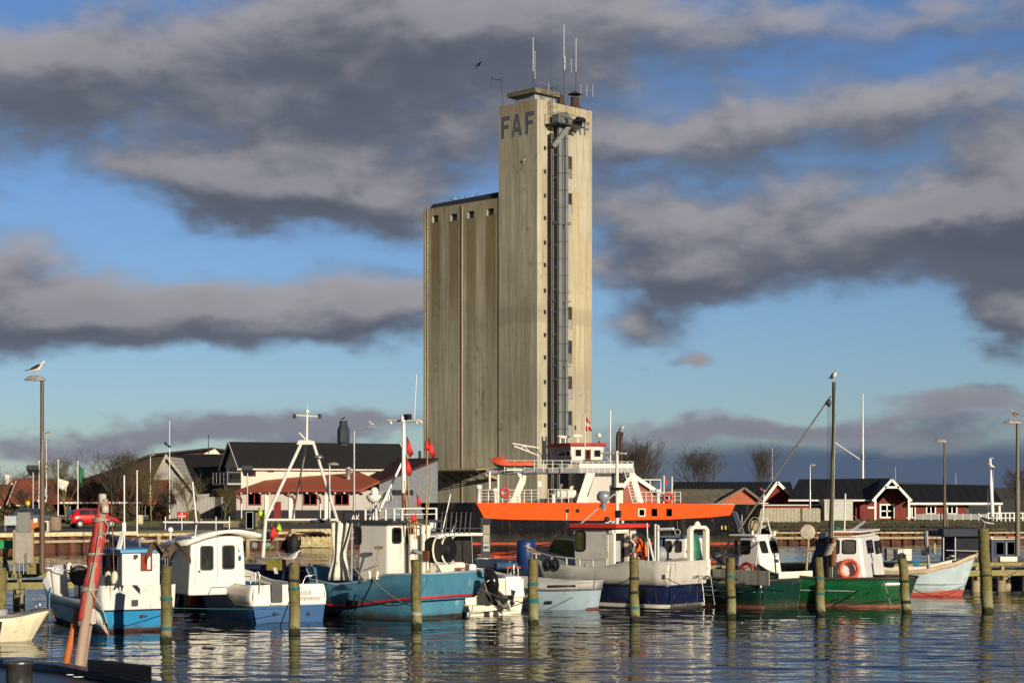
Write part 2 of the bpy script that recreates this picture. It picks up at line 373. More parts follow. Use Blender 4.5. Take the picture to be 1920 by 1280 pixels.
for (x0, x1, dx_, y0, y1, dy_) in ((-24, 24, .13, 13, 62, .065), (-32, 32, .25, 62, 100, .12), (-60, 62, .5, 100, 155, .25)):
    nx, ny = int(round((x1-x0)/dx_)), int(round((y1-y0)/dy_)); X_, Y_ = np.meshgrid(np.linspace(x0, x1, nx+1), np.linspace(y0, y1, ny+1))
    Z_ = wave_z(X_, Y_, 3.2*dy_); vs_.append(np.stack([X_, Y_, Z_], -1).reshape(-1, 3)); i_ = np.arange(ny)[:, None]*(nx+1)+np.arange(nx)[None, :]+base_
    fs_.append(np.stack([i_, i_+1, i_+nx+2, i_+nx+1], -1).reshape(-1, 4)); base_ += (nx+1)*(ny+1)
vs_.append(np.array([(-600,-60,-.07),(600,-60,-.07),(600,330,-.07),(-600,330,-.07)], float)); fs_.append(np.array([[base_, base_+1, base_+2, base_+3]]))
VA, FA = np.concatenate(vs_), np.concatenate(fs_); me = bpy.data.meshes.new('water'); me.vertices.add(len(VA)); me.vertices.foreach_set('co', VA.astype(np.float32).ravel())
me.loops.add(FA.size); me.loops.foreach_set('vertex_index', FA.astype(np.int32).ravel()); me.polygons.add(len(FA)); me.polygons.foreach_set('loop_start', np.arange(0, FA.size, 4, dtype=np.int32)); me.polygons.foreach_set('use_smooth', np.ones(len(FA), bool))
me.update(calc_edges=True); me.materials.append(water_mat()); wo_ = bpy.data.objects.new('water', me); COL.objects.link(wo_); struct(wo_)

# ------------------------------------------------------------------ land
GZ = 1.35
QA = (XX(-260, 112), 112); QB = (XX(640, 133), 133); QC = (XX(795, 138), 138); QD = (XX(800, 153), 153); QE = (XX(1436, 153), 153); QF = (XX(1446, 141), 141); QG = (XX(2300, 144), 144)
BK0 = (XX(1446, 157), 157); BK1 = (XX(2300, 160), 160)
asph = mat('asphalt', (.075,.072,.068), .9, var=.3, vs=.5, bump=.3, bs=30)
grassm = mat('grass', (.075,.095,.022), .95, var=.5, vs=1.2, dirt=(.10,.08,.03), damt=.4, bump=.8, bs=8)
earth = mat('ground_earth', (.10,.095,.06), .95, var=.35, vs=.08, dirt=(.05,.06,.025), damt=.5, bump=.4, bs=3)
g = M(); poly = [(QA[0]-30,QA[1]-22), (QA[0]-.2,QA[1]+.5), (XX(255,124.3)-.2,124.8), (QC[0]-.6,QC[1]+.5), (QD[0]-.5,QD[1]+.6), (QE[0]+.5,QE[1]+.6), (BK0[0]+.3,BK0[1]), BK1, (900, 160), (6000, 900), (6000, 9000), (-6000, 9000), (-6000, 900), (-900, -20)]
g.prism([(x, y, GZ-.6) for x, y in poly], (0, 0, .6)); struct(g.obj('ground', earth))
# road along the left quay, grass verge behind it
def strip(name, pts, z, m): s = M(); s.prism([(x, y, z-.02) for x, y in pts], (0, 0, .024)); return struct(s.obj(name, m))
strip('road', [(QA[0]-30, QA[1]-4.5), (QA[0], QA[1]+.9), (XX(255,124.3),125.1), (QC[0]-.6, QC[1]+.9), (QD[0]-.6, QD[1]+6), (XX(795,159),159), (XX(300,157),157), (XX(-260,140),140), (XX(-260,140)-30,138)], GZ, asph)
strip('grass_verge', [(XX(-300,141), 141), (XX(300,158), 158), (XX(795,160.5), 160.5), (XX(790,186),186), (XX(-300,186),186)], GZ+.004, grassm)
strip('quay_apron', [(QD[0]+.7, QD[1]+.7), (QE[0], QE[1]+.7), (XX(1440,156.5),156.5), (XX(1440,200),200), (XX(830,200),200), (XX(830,160),160)], GZ+.002, mat('old_asphalt', (.11,.105,.095), .9, var=.3, vs=.4))
strip('harbour_lawn', [(XX(1446,160.6),160.6), (XX(2300,163),163), (XX(2300,180),180), (XX(1446,178),178)], GZ+.004, grassm)
# terraced bank at the right
b = M(); n_ = 40
stp = [(141.6,.93),(145,.95),(145.15,1.12),(150,1.14),(150.15,1.25),(158,1.36)]
for i in range(len(stp)-1):
    (y0, z0), (y1, z1) = stp[i], stp[i+1]
    b.add([(XX(1446,y0), y0, z0), (XX(2300,y0)+2, y0+3, z0), (XX(2300,y1)+2, y1+3, z1), (XX(1446,y1), y1, z1)], [(0,1,2,3)])
struct(b.obj('bank', mat('bank_turf', (.095,.072,.04), .95, var=.5, vs=1.5, dirt=(.16,.12,.08), damt=.5, bump=.8, bs=6)))
# grass tufts along verge and bank
gt = M(); rg = random.Random(3)
def tufts(n, f, hs=.25):
    for _ in range(n):
        x, y, z = f(); a = rg.random()*pi; h = hs*(.5+rg.random()); w_ = .05+.05*rg.random(); lx, ly = (rg.random()-.5)*.2, (rg.random()-.5)*.2
        gt.add([(x-w_*cos(a), y-w_*sin(a), z), (x+w_*cos(a), y+w_*sin(a), z), (x+lx, y+ly, z+h)], [(0,1,2)])
def vf(px0, px1, y0, y1, z): return lambda: (lambda y: (XX(rg.uniform(px0, px1), y), y, z))(rg.uniform(y0, y1))
tufts(5000, vf(-100, 795, 158, 164, GZ), .13); tufts(3500, vf(-100, 300, 142, 158, GZ), .12)
tufts(2500, vf(1446, 2000, 144.6, 146, 1.02), .09); tufts(2500, vf(1446, 2000, 149.6, 151, 1.2), .09); tufts(3000, vf(1446, 2000, 157, 175, GZ-.02), .12)
tag(gt.obj('grass', mat('grass_blades', (.10,.095,.035), .9, var=.4, vs=1)), 'short tufted winter grass on the verge and the bank', 'grass', kind='stuff')

# quay walls of rusty sheet piles with timber beams
def sheet_wall(a, b, ztop, name, label, cap, capm, wal=True, pitch=.9, dep=.22, posts=False):
    a = Vector((a[0], a[1], 0)); b = Vector((b[0], b[1], 0)); L = (b-a).length; rz = atan2(b.y-a.y, b.x-a.x)
    t = thing(name, label, 'quay wall', a, rz); m = M(); n = int(L/pitch*2); pts = []
    for i in range(n):
        x0 = i*pitch/2; y = 0 if i % 2 else dep
        pts += [(x0+.06, y), (x0+pitch/2-.06, y)]
    pts.append((L, 0))
    vs = [(x, y, -1.5) for x, y in pts]+[(x, y, ztop) for x, y in pts]; k = len(pts)
    m.add(vs, [(i, i+1, k+i+1, k+i) for i in range(k-1)]); m.box(0, L, dep+.02, dep+.3, -1.4, ztop-.02)
    m.obj('sheet_piling', mat('rusted_sheet_pile', (.13,.045,.026), .85, var=.5, vs=1.6, dirt=(.03,.018,.015), damt=.5, streak=True, bump=.5), t)
    c = M(); rr = random.Random(5); x = 0
    while x < L:
        s = min(L-x, 2.5 if cap < .4 else 4); c.box(x+.01, x+s-.01, -.12, dep+.35, ztop+.002, ztop+cap+rr.uniform(-.012, .012)); x += s
    c.obj('cap_beam', capm, t, bevel=.015)
    if wal:
        c = M(); x = 0
        while x < L: s = min(L-x, 6); c.box(x, x+s-.02, -.16, -.005, ztop-.42, ztop-.24); x += s
        c.obj('waling_beam', woodl, t)
    if posts:
        c = M(); x = 1.5
        while x < L: c.box(x-.13, x+.13, -.40, -.17, -1, ztop+.02); x += 3.4
        c.obj('fender_posts', woodl, t)['kind'] = 'stuff'
    return t
qcap = mat('quay_timber', (.50,.43,.25), .85, var=.3, vs=2, dirt=(.22,.16,.07), damt=.45, bump=.4)
QM = (XX(255,124.3), 124.3)
sheet_wall(QA, QM, 1.06, 'quay_wall', 'rusty sheet pile quay wall topped by a bright yellow timber beam, behind the blue and white boat', .26, mat('pale_quay_timber', (.62,.55,.33), .8, var=.25, vs=3, dirt=(.34,.26,.12), damt=.35, bump=.5))
sheet_wall(QM, QC, .98, 'quay_wall', 'brown sheet pile quay wall with a rail of grey posts, behind the boat with the curved roof', .2, qcap, posts=True)
sheet_wall(QC, QD, .98, 'quay_wall', 'short dark return of the quay wall beside the silo berth', .2, qcap, wal=False)
sheet_wall(QD, QE, .98, 'quay_wall', 'shaded quay wall behind the orange and black ferry', .3, conc)
sheet_wall(QE, QF, .9, 'quay_wall', 'short return of the quay wall at the stern of the ferry', .12, conc, wal=False)
sheet_wall(QF, QG, .82, 'quay_wall', 'brown sheet pile quay wall with two pale timber beams below the red houses', .12, qcap)
# rusty dolphin plate and yellow fender on the left quay
t = thing('pile_fender', 'yellowish wooden plank fender hanging on the rusty quay wall right of the black buoy', 'fender', (0,0,0))
y_ = 131.4; m = M()
for i in range(17):
    x0 = XX(565+i*3.25, y_); m.box(x0, x0+.10, y_-.1, y_+.02, ZZ(1022, y_), ZZ(1005+(i*7%3), y_))
m.obj('plank_face', mat('fender_planks', (.58,.50,.26), .8, var=.4, vs=5, dirt=(.2,.12,.05), damt=.4), t)
m = M(); m.box(XX(563,y_), XX(621,y_), y_-.16, y_-.11, ZZ(1025,y_), ZZ(1022.3,y_)); m.box(XX(547,y_), XX(621,y_), y_-.2, y_+.4, ZZ(996,y_), ZZ(991,y_)); m.obj('beam', qcap, t)
t = M().box(XX(521,y_), XX(547,y_), y_-.35, y_+.3, -1, ZZ(991.5,y_)).obj('steel_plate', rust); tag(t, 'broad rusty steel plate on the quay wall left of the plank fender', 'steel plate')
m = M(); m.lathe([(.02,.95),(.12,.9),(.34,.55),(.42,.2),(.3,-.15)], (XX(551,130), 130, ZZ(1024,130)), 14)
tag(m.obj('mooring_buoy', rubber), 'black cone shaped buoy floating at the rusty quay wall', 'buoy')

# ------------------------------------------------------------------ far land on the right
h = M(); vs = []; nx = 60
for i in range(nx+1):
    px = 1700+i*14; Yh = 2200; hz = 3.7+Yh/F*(6+22*(1-abs((i-38)/40.)**1.5)+2*sin(i*1.3)+1.5*sin(i*.5))
    vs += [(XX(px,1300), 1300, 1.3), (XX(px,Yh), Yh, hz), (XX(px,3200), 3200, 1.3)]
for i in range(nx): h.add([vs[3*i], vs[3*i+3], vs[3*i+4], vs[3*i+1]], [(0,1,2,3)], 0, True); h.add([vs[3*i+1], vs[3*i+4], vs[3*i+5], vs[3*i+2]], [(0,1,2,3)], 0, True)
struct(h.obj('hills', mat('wooded_hill', (.055,.055,.05), .95, var=.4, vs=.02, dirt=(.09,.10,.05), damt=.4, bump=.5, bs=.3)))

# ------------------------------------------------------------------ grain silo
SA = radians(46.05); SO = Vector((XX(1007,220), 220, GZ)); SF = Frame(SO, SA)
WR, WL, TH, BH = 9.97, 6.46, 51.2-GZ, 40.3-GZ
silo = thing('grain_silo', 'tall weathered concrete grain silo with a narrow tower and faded blue letters', 'silo', SO, SA)
def silo_mat(name, col, stains, band=None):
    m = bpy.data.materials.new(name); m.use_nodes = True; t = m.node_tree; n, l = t.nodes, t.links; p = n['Principled BSDF']
    p.inputs['Roughness'].default_value = .92; p.inputs['Specular IOR Level'].default_value = .15
    co = n.new('ShaderNodeTexCoord'); s = n.new('ShaderNodeSeparateXYZ'); l.new(co.outputs['Object'], s.inputs[0])
    def noise(sc_, d, r=.6, loc=(0,0,0)):
        mp = n.new('ShaderNodeMapping'); mp.inputs['Scale'].default_value = sc_; mp.inputs['Location'].default_value = loc; l.new(co.outputs['Object'], mp.inputs[0])
        z = n.new('ShaderNodeTexNoise'); z.inputs['Scale'].default_value = 1; z.inputs['Detail'].default_value = d; z.inputs['Roughness'].default_value = r; l.new(mp.outputs[0], z.inputs[0]); return z.outputs[0]
    def mr(x, a, b, c, d, st='LINEAR'):
        q = n.new('ShaderNodeMapRange'); q.interpolation_type = st; l.new(x, q.inputs[0])
        for i, v in enumerate((a, b, c, d)): q.inputs[i+1].default_value = v
        return q.outputs[0]
    def mm(op, a, b, c=None):
        q = n.new('ShaderNodeMath'); q.operation = op
        for i, v in enumerate((a, b, c)):
            if v is None: continue
            if isinstance(v, (int, float)): q.inputs[i].default_value = v
            else: l.new(v, q.inputs[i])
        return q.outputs[0]
    def mix(f, a, b, bt='MIX'):
        q = n.new('ShaderNodeMix'); q.data_type = 'RGBA'; q.blend_type = bt
        for i, v in ((0, f), (6, a), (7, b)):
            if isinstance(v, (int, float)): q.inputs[i].default_value = v
            elif isinstance(v, tuple): q.inputs[i].default_value = (*v, 1)
            else: l.new(v, q.inputs[i])
        return q.outputs[2]
    big = noise((.16,.16,.10), 5); streak = noise((1.6,1.6,.035), 7, .65); fine = noise((5,5,.12), 5, .6, (3,1,4)); blot = noise((1.1,1.1,.7), 8, .7, (9,2,6))
    c = mix(1.0, col, mr(big, .3, .7, .76, 1.15), 'MULTIPLY')
    c = mix(1.0, c, mr(streak, .3, .72, .68, 1.12), 'MULTIPLY')
    c = mix(1.0, c, mr(fine, .35, .65, .74, 1.10), 'MULTIPLY')
    c = mix(mm('MULTIPLY', mr(blot, .54, .68, 0, .8, 'SMOOTHSTEP'), mr(noise((.25,.25,.12), 3, .5, (2,8,1)), .45, .62, 0, 1)), c, (.13,.115,.08))
    # pour joints every 2.6 m
    fr = mm('FRACT', mm('ADD', mm('DIVIDE', s.outputs[2], 2.6), mm('MULTIPLY', blot, .03)), 0)
    c = mix(mm('MULTIPLY', mm('LESS_THAN', fr, .02), .16), c, (.12,.11,.08))
    # ochre algae at the top edges
    top = mr(s.outputs[2], stains['top']-4.5, stains['top'], 0, 1)
    c = mix(mm('MULTIPLY', mm('MULTIPLY', top, mr(streak, .42, .66, 0, 1)), .8), c, (.20,.12,.03))
    for (ax, ctr, hw, ztop, zlen, cc, am) in stains['runs']:
        d = mm('ABSOLUTE', mm('SUBTRACT', mm('ADD', s.outputs[ax], mm('MULTIPLY', mm('SUBTRACT', fine, .5), .5)), ctr), 0)
        a = mr(d, hw*.75, hw*1.35, 1, 0, 'SMOOTHSTEP')
        v_ = mm('MULTIPLY', mr(s.outputs[2], ztop-zlen, ztop-.3*zlen, 0, 1, 'SMOOTHSTEP'), mr(s.outputs[2], ztop, ztop+.05, 1, 0))
        k = mm('MULTIPLY', mm('MULTIPLY', a, v_), mr(streak, .3, .6, .55, 1))
        c = mix(mm('MULTIPLY', k, am), c, cc)
    for (z0, z1, am, cc) in stains.get('bands', ()):
        k = mm('MULTIPLY', mr(mm('ADD', s.outputs[2], mm('MULTIPLY', mm('SUBTRACT', blot, .5), 1.6)), z0, z0+.6, 0, 1, 'SMOOTHSTEP'), mr(s.outputs[2], z1, z1+1.2, 1, 0, 'SMOOTHSTEP'))
        c = mix(mm('MULTIPLY', mm('MULTIPLY', k, am), mr(fine, .35, .6, .4, 1)), c, cc)
    l.new(c, p.inputs['Base Color'])
    b = n.new('ShaderNodeBump'); b.inputs['Strength'].default_value = .55; b.inputs['Distance'].default_value = .03; l.new(mm('ADD', mm('MULTIPLY', fine, .8), blot), b.inputs['Height']); l.new(b.outputs[0], p.inputs['Normal'])
    return m
ub = {}
BX = .09
def yl(px, x=BX): return SF.onx(px, 500, x).y
wys = [(811,822,404,417), (845,857,401,414), (877,889,396,409), (913,926,391,404)]
runs = []
for (a, b_, t0, t1) in wys:
    y0, y1 = yl(b_), yl(a); z = SF.onx((a+b_)/2, t1, BX).z
    runs.append((1, (y0+y1)/2, .85, z, 17, (.15,.095,.03), .75)); runs.append((1, (y0+y1)/2, .75, z, 31, (.20,.17,.10), .28))
smB = silo_mat('silo_block_concrete', (.48,.44,.33), dict(top=BH, runs=runs+[(1, yl(928), .5, BH, 33, (.17,.12,.05), .35)]))
smT = silo_mat('silo_tower_concrete', (.50,.46,.35), dict(top=TH, runs=[(0, SF.ony(1021,500,0).x, .5, TH-8, 26, (.23,.19,.09), .35), (0, SF.ony(1080,500,0).x, .8, TH-10, 34, (.42,.29,.10), .35), (0, SF.ony(1100,500,0).x, .5, TH-16, 26, (.44,.27,.07), .35)],
     bands=((SF.onx(970,610,0).z, SF.onx(970,583,0).z, .42, (.19,.17,.12)), (SF.onx(970,790,0).z, SF.onx(970,700,0).z, .2, (.2,.19,.15)))))
# tower as walls round real window openings: body first, openings as recesses made by building wall strips
def wall_with_holes(m, O, U, Vv, Nn, w_, h_, holes, depth):
    """a wall face w_ x h_ with rectangular recesses; holes=(u0,u1,v0,v1)"""
    us = sorted({0, w_, *[q for hh in holes for q in hh[:2]]}); vs_ = sorted({0, h_, *[q for hh in holes for q in hh[2:]]})
    O = Vector(O); U = Vector(U); Vv = Vector(Vv); Nn = Vector(Nn)
    P = lambda a, b, d=0: O+U*a+Vv*b-Nn*d
    for i in range(len(us)-1):
        for j in range(len(vs_)-1):
            a0, a1, b0, b1 = us[i], us[i+1], vs_[j], vs_[j+1]; cu, cv = (a0+a1)/2, (b0+b1)/2
            if any(q[0] < cu < q[1] and q[2] < cv < q[3] for q in holes): continue
            m.add([P(a0,b0), P(a1,b0), P(a1,b1), P(a0,b1)], [(0,1,2,3)])
    for (a0, a1, b0, b1) in holes:
        m.add([P(a0,b0), P(a1,b0), P(a1,b1), P(a0,b1), P(a0,b0,depth), P(a1,b0,depth), P(a1,b1,depth), P(a0,b1,depth)], [(0,1,5,4),(1,2,6,5),(2,3,7,6),(3,0,4,7)])
hr = []; zs_small = [278, 322, 367, 409, 455, 497, 545, 585, 628, 670, 716, 758, 797]
for py in zs_small:
    p = SF.ony(1022, py, 0); hr.append((p.x-.24, p.x+.24, p.z-.26, p.z+.26))
tall = [(293,335), (362,400), (575,618), (638,682), (705,748), (770,818)]; th_ = []
for (a, b_) in tall:
    x0 = SF.ony(1064, a, 0).x; x1 = SF.ony(1073, a, 0).x; th_.append((x0, x1, SF.ony(1067, b_, 0).z, SF.ony(1067, a, 0).z))
hr += th_; px_ = SF.ony(1079, 801, 0); hr.append((px_.x-.16, px_.x+.16, px_.z-.3, px_.z+.25))
m = M(); wall_with_holes(m, (0,0,0), (1,0,0), (0,0,1), (0,-1,0), WR, TH, hr, .16)
m.add([(0,0,0),(0,WL,0),(0,WL,TH),(0,0,TH)], [(3,2,1,0)]); m.add([(WR,0,0),(WR,WL+4,0),(WR,WL+4,TH),(WR,0,TH)], [(0,1,2,3)])
m.add([(0,WL,BH-2),(0,WL,TH),(0,WL+4,TH),(0,WL+4,BH-2)], [(0,1,2,3)] ) if False else None
m.add([(0,WL,0),(WR,WL,0),(WR,WL,TH),(0,WL,TH)], [(3,2,1,0)])
m.add([(0,0,TH),(WR,0,TH),(WR,WL,TH),(0,WL,TH)], [(0,1,2,3)])
m  .box(.002, .28, .002, WL-.002, TH+.001, TH+.25); m.box(.282, WR-.28, .002, .28, TH+.001, TH+.25); m.box(WR-.279, WR-.002, .002, WL-.002, TH+.001, TH+.25)
tow = m.obj('tower', smT, silo)
# block with four top openings
hb = []
for (a, b_, t0, t1) in wys:
    y0, y1 = yl(b_), yl(a); hb.append((y0-WL, y1-WL, SF.onx((a+b_)/2, t1, BX).z, SF.onx((a+b_)/2, t0, BX).z))
BL = 19.87; m = M(); D = 12
wall_with_holes(m, (BX, BL, 0), (0,-1,0), (0,0,1), (-1,0,0), BL-WL, BH, [(BL-WL-u1, BL-WL-u0, z0, z1) for u0, u1, z0, z1 in hb], .35)
m.add([(BX,BL,0),(D,BL,0),(D,BL,BH),(BX,BL,BH)], [(3,2,1,0)]); m.add([(D,WL,0),(D,BL,0),(D,BL,BH),(D,WL,BH)], [(0,1,2,3)]); m.add([(BX,WL,BH),(D,WL,BH),(D,BL,BH),(BX,BL,BH)], [(0,1,2,3)])
blk = m.obj('silo_block', smB, silo)
for (u0, u1, z0, z1) in hb:
    f = M().box(.34, .40, WL+u0+.02, WL+u1-.02, z0+.02, z1-.02).obj('opening', darkg, silo)
    M().box(.28, .338, WL+u0+.25, WL+(u0+u1)/2, z0+.03, z1-.35).obj('louvre', greyp, f)
ribm = silo_mat('silo_rib_concrete', (.50,.43,.27), dict(top=BH, runs=[]))
for pxr in (865.5, 800.5):
    y0 = yl(pxr+1.2, .0); M().box(BX-.085, BX-.002, y0, y0+.22, 0, BH-.25).obj('pilaster', ribm, silo, bevel=.01)
y0 = yl(796.5); M().box(BX-.085, BX-.002, BL-.28, BL+.05, 0, BH-.1).obj('pilaster', ribm, silo)
# dark joint groove filler left of the tower, roof of the block
rp = M(); rp.prism([(.42,WL+.02,BH+.01),(.42,BL-.7,BH+.01),(.62,BL-.95,BH+.62),(.62,WL+.02,BH+.86)], (D-1,0,0)); rp.obj('roof', mat('roof_felt', (.03,.028,.032), .8, var=.3), silo)
# tall windows with grey panels, reddish blinds
for i, (x0, x1, z0, z1) in enumerate(th_):
    f = window(silo, (0,.10,0), (1,0,0), (0,0,1), x0+.02, x1-.02, z0+(z1-z0)*.45, z1-.02, fw=.07, fm=darkg, gm=glass('stair_glass', (.10,.10,.12), .2) if i % 2 else glass('rusty_pane', (.16,.09,.06), .5), mu=0, mv=1)
    M().box(x0+.02, x1-.02, .075, .12, z0+.02, z0+(z1-z0)*.45-.02).obj('window_panel', greyp if i % 3 else mat('stained_panel', (.2,.17,.14), .8, var=.4, vs=3), silo)
for (x0, x1, z0, z1) in hr[:13]+hr[-1:]:
    M().box(x0+.01, x1-.01, .10, .13, z0+.01, z1-.01).obj('small_window', winD, silo)
# ducts and pipe on the lit face
duct = mat('duct_zinc', (.18,.20,.22), .55, .1, var=.2, vs=1.5, streak=True, dirt=(.22,.2,.18), damt=.2)
for (pa, pb, yy) in ((1043, 1054, -1.0), (1056, 1064.5, -.95)):
    x0, x1 = SF.ony(pa, 500, yy).x, SF.ony(pb, 500, yy).x; wd = (x1-x0)*.55
    z0, z1 = .3, SF.ony(pa, 236, yy).z; d = M(); c = (x0+x1)/2+.1
    d.box(c-wd/2, c+wd/2, yy-.2, yy+.2, z0, z1); dd = d.obj('duct', duct, silo, bevel=.04)
    e = M(); k = 0
    for py in range(260, 830, 32):
        z = SF.ony(pa, py, yy).z; M().box(c-wd/2-.03, c+wd/2+.03, yy-.23, yy+.23, z-.035, z+.035).obj('duct_collar', darkg, dd)
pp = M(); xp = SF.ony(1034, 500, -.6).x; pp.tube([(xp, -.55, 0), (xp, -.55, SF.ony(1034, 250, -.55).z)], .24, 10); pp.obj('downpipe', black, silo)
br = M()
for py in range(290, 830, 42):
    z = SF.ony(1034, py, -.55).z; br.bar((xp, -.5, z), (SF.ony(1045,py,-.8).x, -.8, z), .08); br.bar((xp, -.5, z), (xp, 0, z), .07)
br.obj('pipe_brackets', darkg, silo)['kind'] = 'stuff'
for py in (415, 418, 563, 685):
    z = SF.ony(1034, py, -.5).z; b2 = M(); x0 = SF.ony(1029, py, -.3).x; x1 = SF.ony(1066, py, -1).x
    b2.bar((x0, -.05, z), (x1+.1, -1.35, z), .09); b2.bar((x1+.1, -1.35, z), (x1+.1, 0, z), .09); b2.prism([(x0, -.04, z), (x0+.1, -1.0, z), (x0+.05, -.04, z-1.1)], (.12, 0, 0)); b2.obj('support_bracket', darkg, silo)
# maintenance platform near the top
zp = SF.ony(1060, 234, -1.6).z; x0 = SF.ony(1026, 234, -.2).x; x1 = SF.ony(1092, 234, -2).x
plat = M().box(x0-.3, x1, -2.3, -.01, zp-.14, zp).obj('platform', darkg, silo)
ra = M(); railing(ra, [(x0-.3+.05,-.05,zp), (x0-.25,-2.25,zp), ((x0+x1)/2,-2.25,zp), (x1-.05,-2.25,zp), (x1-.05,-.05,zp)], 1.15, 2, .03); ra.obj('platform_railing', darkg, plat)
ma = M(); ma.box(x0+.5, x0+1.6, -1.6, -.5, zp+.01, zp+1.2); ma.tube([(x0+1.0, -1.05, zp+.9), (x0+2.3, -1.1, zp+1.3), (x0+3.0, -1.1, zp+.7), (x0+2.9,-1.05,zp-.2)], .42, 12)
ma.obj('duct_bend', mat('old_duct_bend', (.13,.14,.15), .6, var=.4, vs=3), plat)
ma = M(); ma.box(x0+3.4, x0+4.9, -1.5, -.4, zp+.1, zp+.9); ma.lathe([(.3,0),(.3,1.3)], (x0+3.5, -1.9, zp+.9), 12, axis='x'); ma.obj('machinery', black, plat)
ch = M(); ch.bar((x0+2.3,-1.6,zp-.1), (x0+.1,-1.0,zp-2.8), .55, .55); ch.obj('sloping_chute', mat('shadow_dark_chute', (.16,.165,.17), .6, var=.3), plat)  # chute grey darkened in the colour to stand for shadow
# ladder with hoops up to the roof
ld = M(); xl = SF.ony(1033, 200, -.3).x
for s_ in (-.22, .22): ld.tube([(xl+s_, -.35, zp), (xl+s_, -.35, TH+2.2)], .03, 6)
for k in range(26): ld.tube([(xl-.22, -.35, zp+.3+k*.27), (xl+.22, -.35, zp+.3+k*.27)], .018, 5)
for k in range(4): ld.torus((xl, -.75, TH-.5+k*.75), .42, .025, (0,0,1), 16, 5)
ld.obj('caged_ladder', darkg, silo)
# roof slab, chimneys
c0 = SF.ony(986, 190, 3); rs = M()
zs_ = SF.onx(985, 181, 2.0).z
ys0, ys1 = SF.onx(1000, 180, 1.2).y, SF.onx(952, 180, 1.2).y
rs.box(1.0, 5.6, 1.2, 6.0, zs_, zs_+.55); rs.obj('roof_slab', mat('mossy_concrete', (.17,.15,.09), .9, var=.4, vs=1.2), silo)
rs = M(); rs.box(1.5, 5.2, 1.8, 5.1, TH+.002, zs_-.002); hut = rs.obj('roof_hut', greyp, silo)
for (px, z0p, z1p, r, capd) in ((1052, 205, 180, .42, 0), (1078, 207, 183, .52, 1)):
    p = SF.ony(px, 200, 1.7); zt = SF.ony(px, z1p, 1.7).z; c = M(); c.lathe([(r*2.2, TH), (r*1.1, TH+1.0), (r, TH+1.2), (r, zt), (r*.85, zt)], (p.x, 1.7, 0), 16)
    co_ = c.obj('vent_stack', mat('sooty_rust', (.06,.035,.028), .85, var=.6, vs=3, dirt=(.14,.10,.08), damt=.3, streak=True), silo)
    if capd: M().lathe([(.9, zt+.35), (.1, zt+.75), (.02, zt+.75)], (p.x, 1.7, 0), 16).obj('stack_cap', darkg, co_)
def antenna(px, pb, pm, pt, y, mm_=None, rr=.045):
    p = SF.ony(px, 200, y); a = M(); za, zm, zt = [SF.ony(px, q, y).z for q in (pb, pm, pt)]
    a.tube([(p.x, y, za), (p.x, y, zm)], rr*1.35, 6); o = a.obj('antenna_pole', darkg, silo)
    M().tube([(p.x, y, zm), (p.x, y, zt)], rr*1.15, 6).obj('antenna_whip', mat('grey_white_whip', (.55,.55,.55), .5), o); return p.x, o
antenna(999.5, 186, 134, 71, 2.2); antenna(1003, 186, 148, 96, 4.5, rr=.03)
xa, o1 = antenna(1057.5, 212, 110, 46, .4); xb, o2 = antenna(1080, 185, 135, 72, 1.7, rr=.04)
def dip(o, px, py, y, arm, n, hh, mt=steel):
    p = SF.ony(px, py, y); a = M(); q = p+Vector(arm); a.tube([p, q], .03, 5)
    for i in range(n): c = p.lerp(q, (i+.8)/(n-.2) if n > 1 else 1); a.tube([c-Vector((0,0,hh)), c+Vector((0,0,hh))], .028, 5)
    a.obj('aerial_dipoles', mt, o)
dip(o1, 1057.5, 124, .4, (-1.2, -1.2, .0), 2, .7); dip(o2, 1080, 128, 1.7, (-2.0, 0, .3), 2, .9); dip(o2, 1080, 170, 1.7, (2.6, -.5, .3), 3, .75)
# H antenna on the left corner
p = SF.onx(942.5, 200, .3); a = M(); zt = SF.onx(942, 151, .3).z; a.tube([(.3, p.y, TH), (.3, p.y, zt)], .05, 6)
e1 = SF.onx(922, 148, .3); a.tube([(.3, p.y, zt), (.3, e1.y, e1.z)], .04, 6)
for px, a0, a1 in ((922, 131, 165), (939.5, 131, 172)): q = SF.onx(px, 148, .3); a.tube([(.3, q.y, SF.onx(px, a1, .3).z), (.3, q.y, SF.onx(px, a0, .3).z)], .04, 5)
a.obj('antenna', darkg, silo)
p = SF.ony(1029, 175, 3); a = M(); a.tube([(p.x,3,TH), (p.x,3,SF.ony(1029,158,3).z)], .03, 5); a.tube([(p.x,3,SF.ony(1029,160,3).z),(p.x-1.6,3.3,SF.ony(1029,157,3).z)], .025, 5); a.obj('antenna', steel, silo)
# painted letters, slightly proud of the concrete
letm = mat('faded_blue_letters', (.10,.118,.145), .9, var=.5, vs=1.2, dirt=(.24,.22,.16), damt=.30, streak=True)
def letters(P, spec, w_, h_, nrm, yofs):
    for (ch, u0, v0) in spec:
        m = M(); t = w_*.27
        def q(poly):
            pts = [P(u0+a*w_, v0+b*h_) for a, b in poly]; m.prism(pts, Vector(nrm)*.02)
        if ch == 'F':
            q([(0,0),(.28,0),(.28,1),(0,1)]); q([(.285,.80),(1,.80),(1,1),(.285,1)]); q([(.285,.42),(.85,.42),(.85,.60),(.285,.60)])
        else:
            q([(0,0),(.26,0),(.5,.8),(.5,1),(.34,1)]); q([(1,0),(.66,1),(.502,1),(.502,.8),(.74,0)]); q([(.27,.2),(.73,.2),(.66,.38),(.33,.38)])
        m.obj('letter', letm, silo)
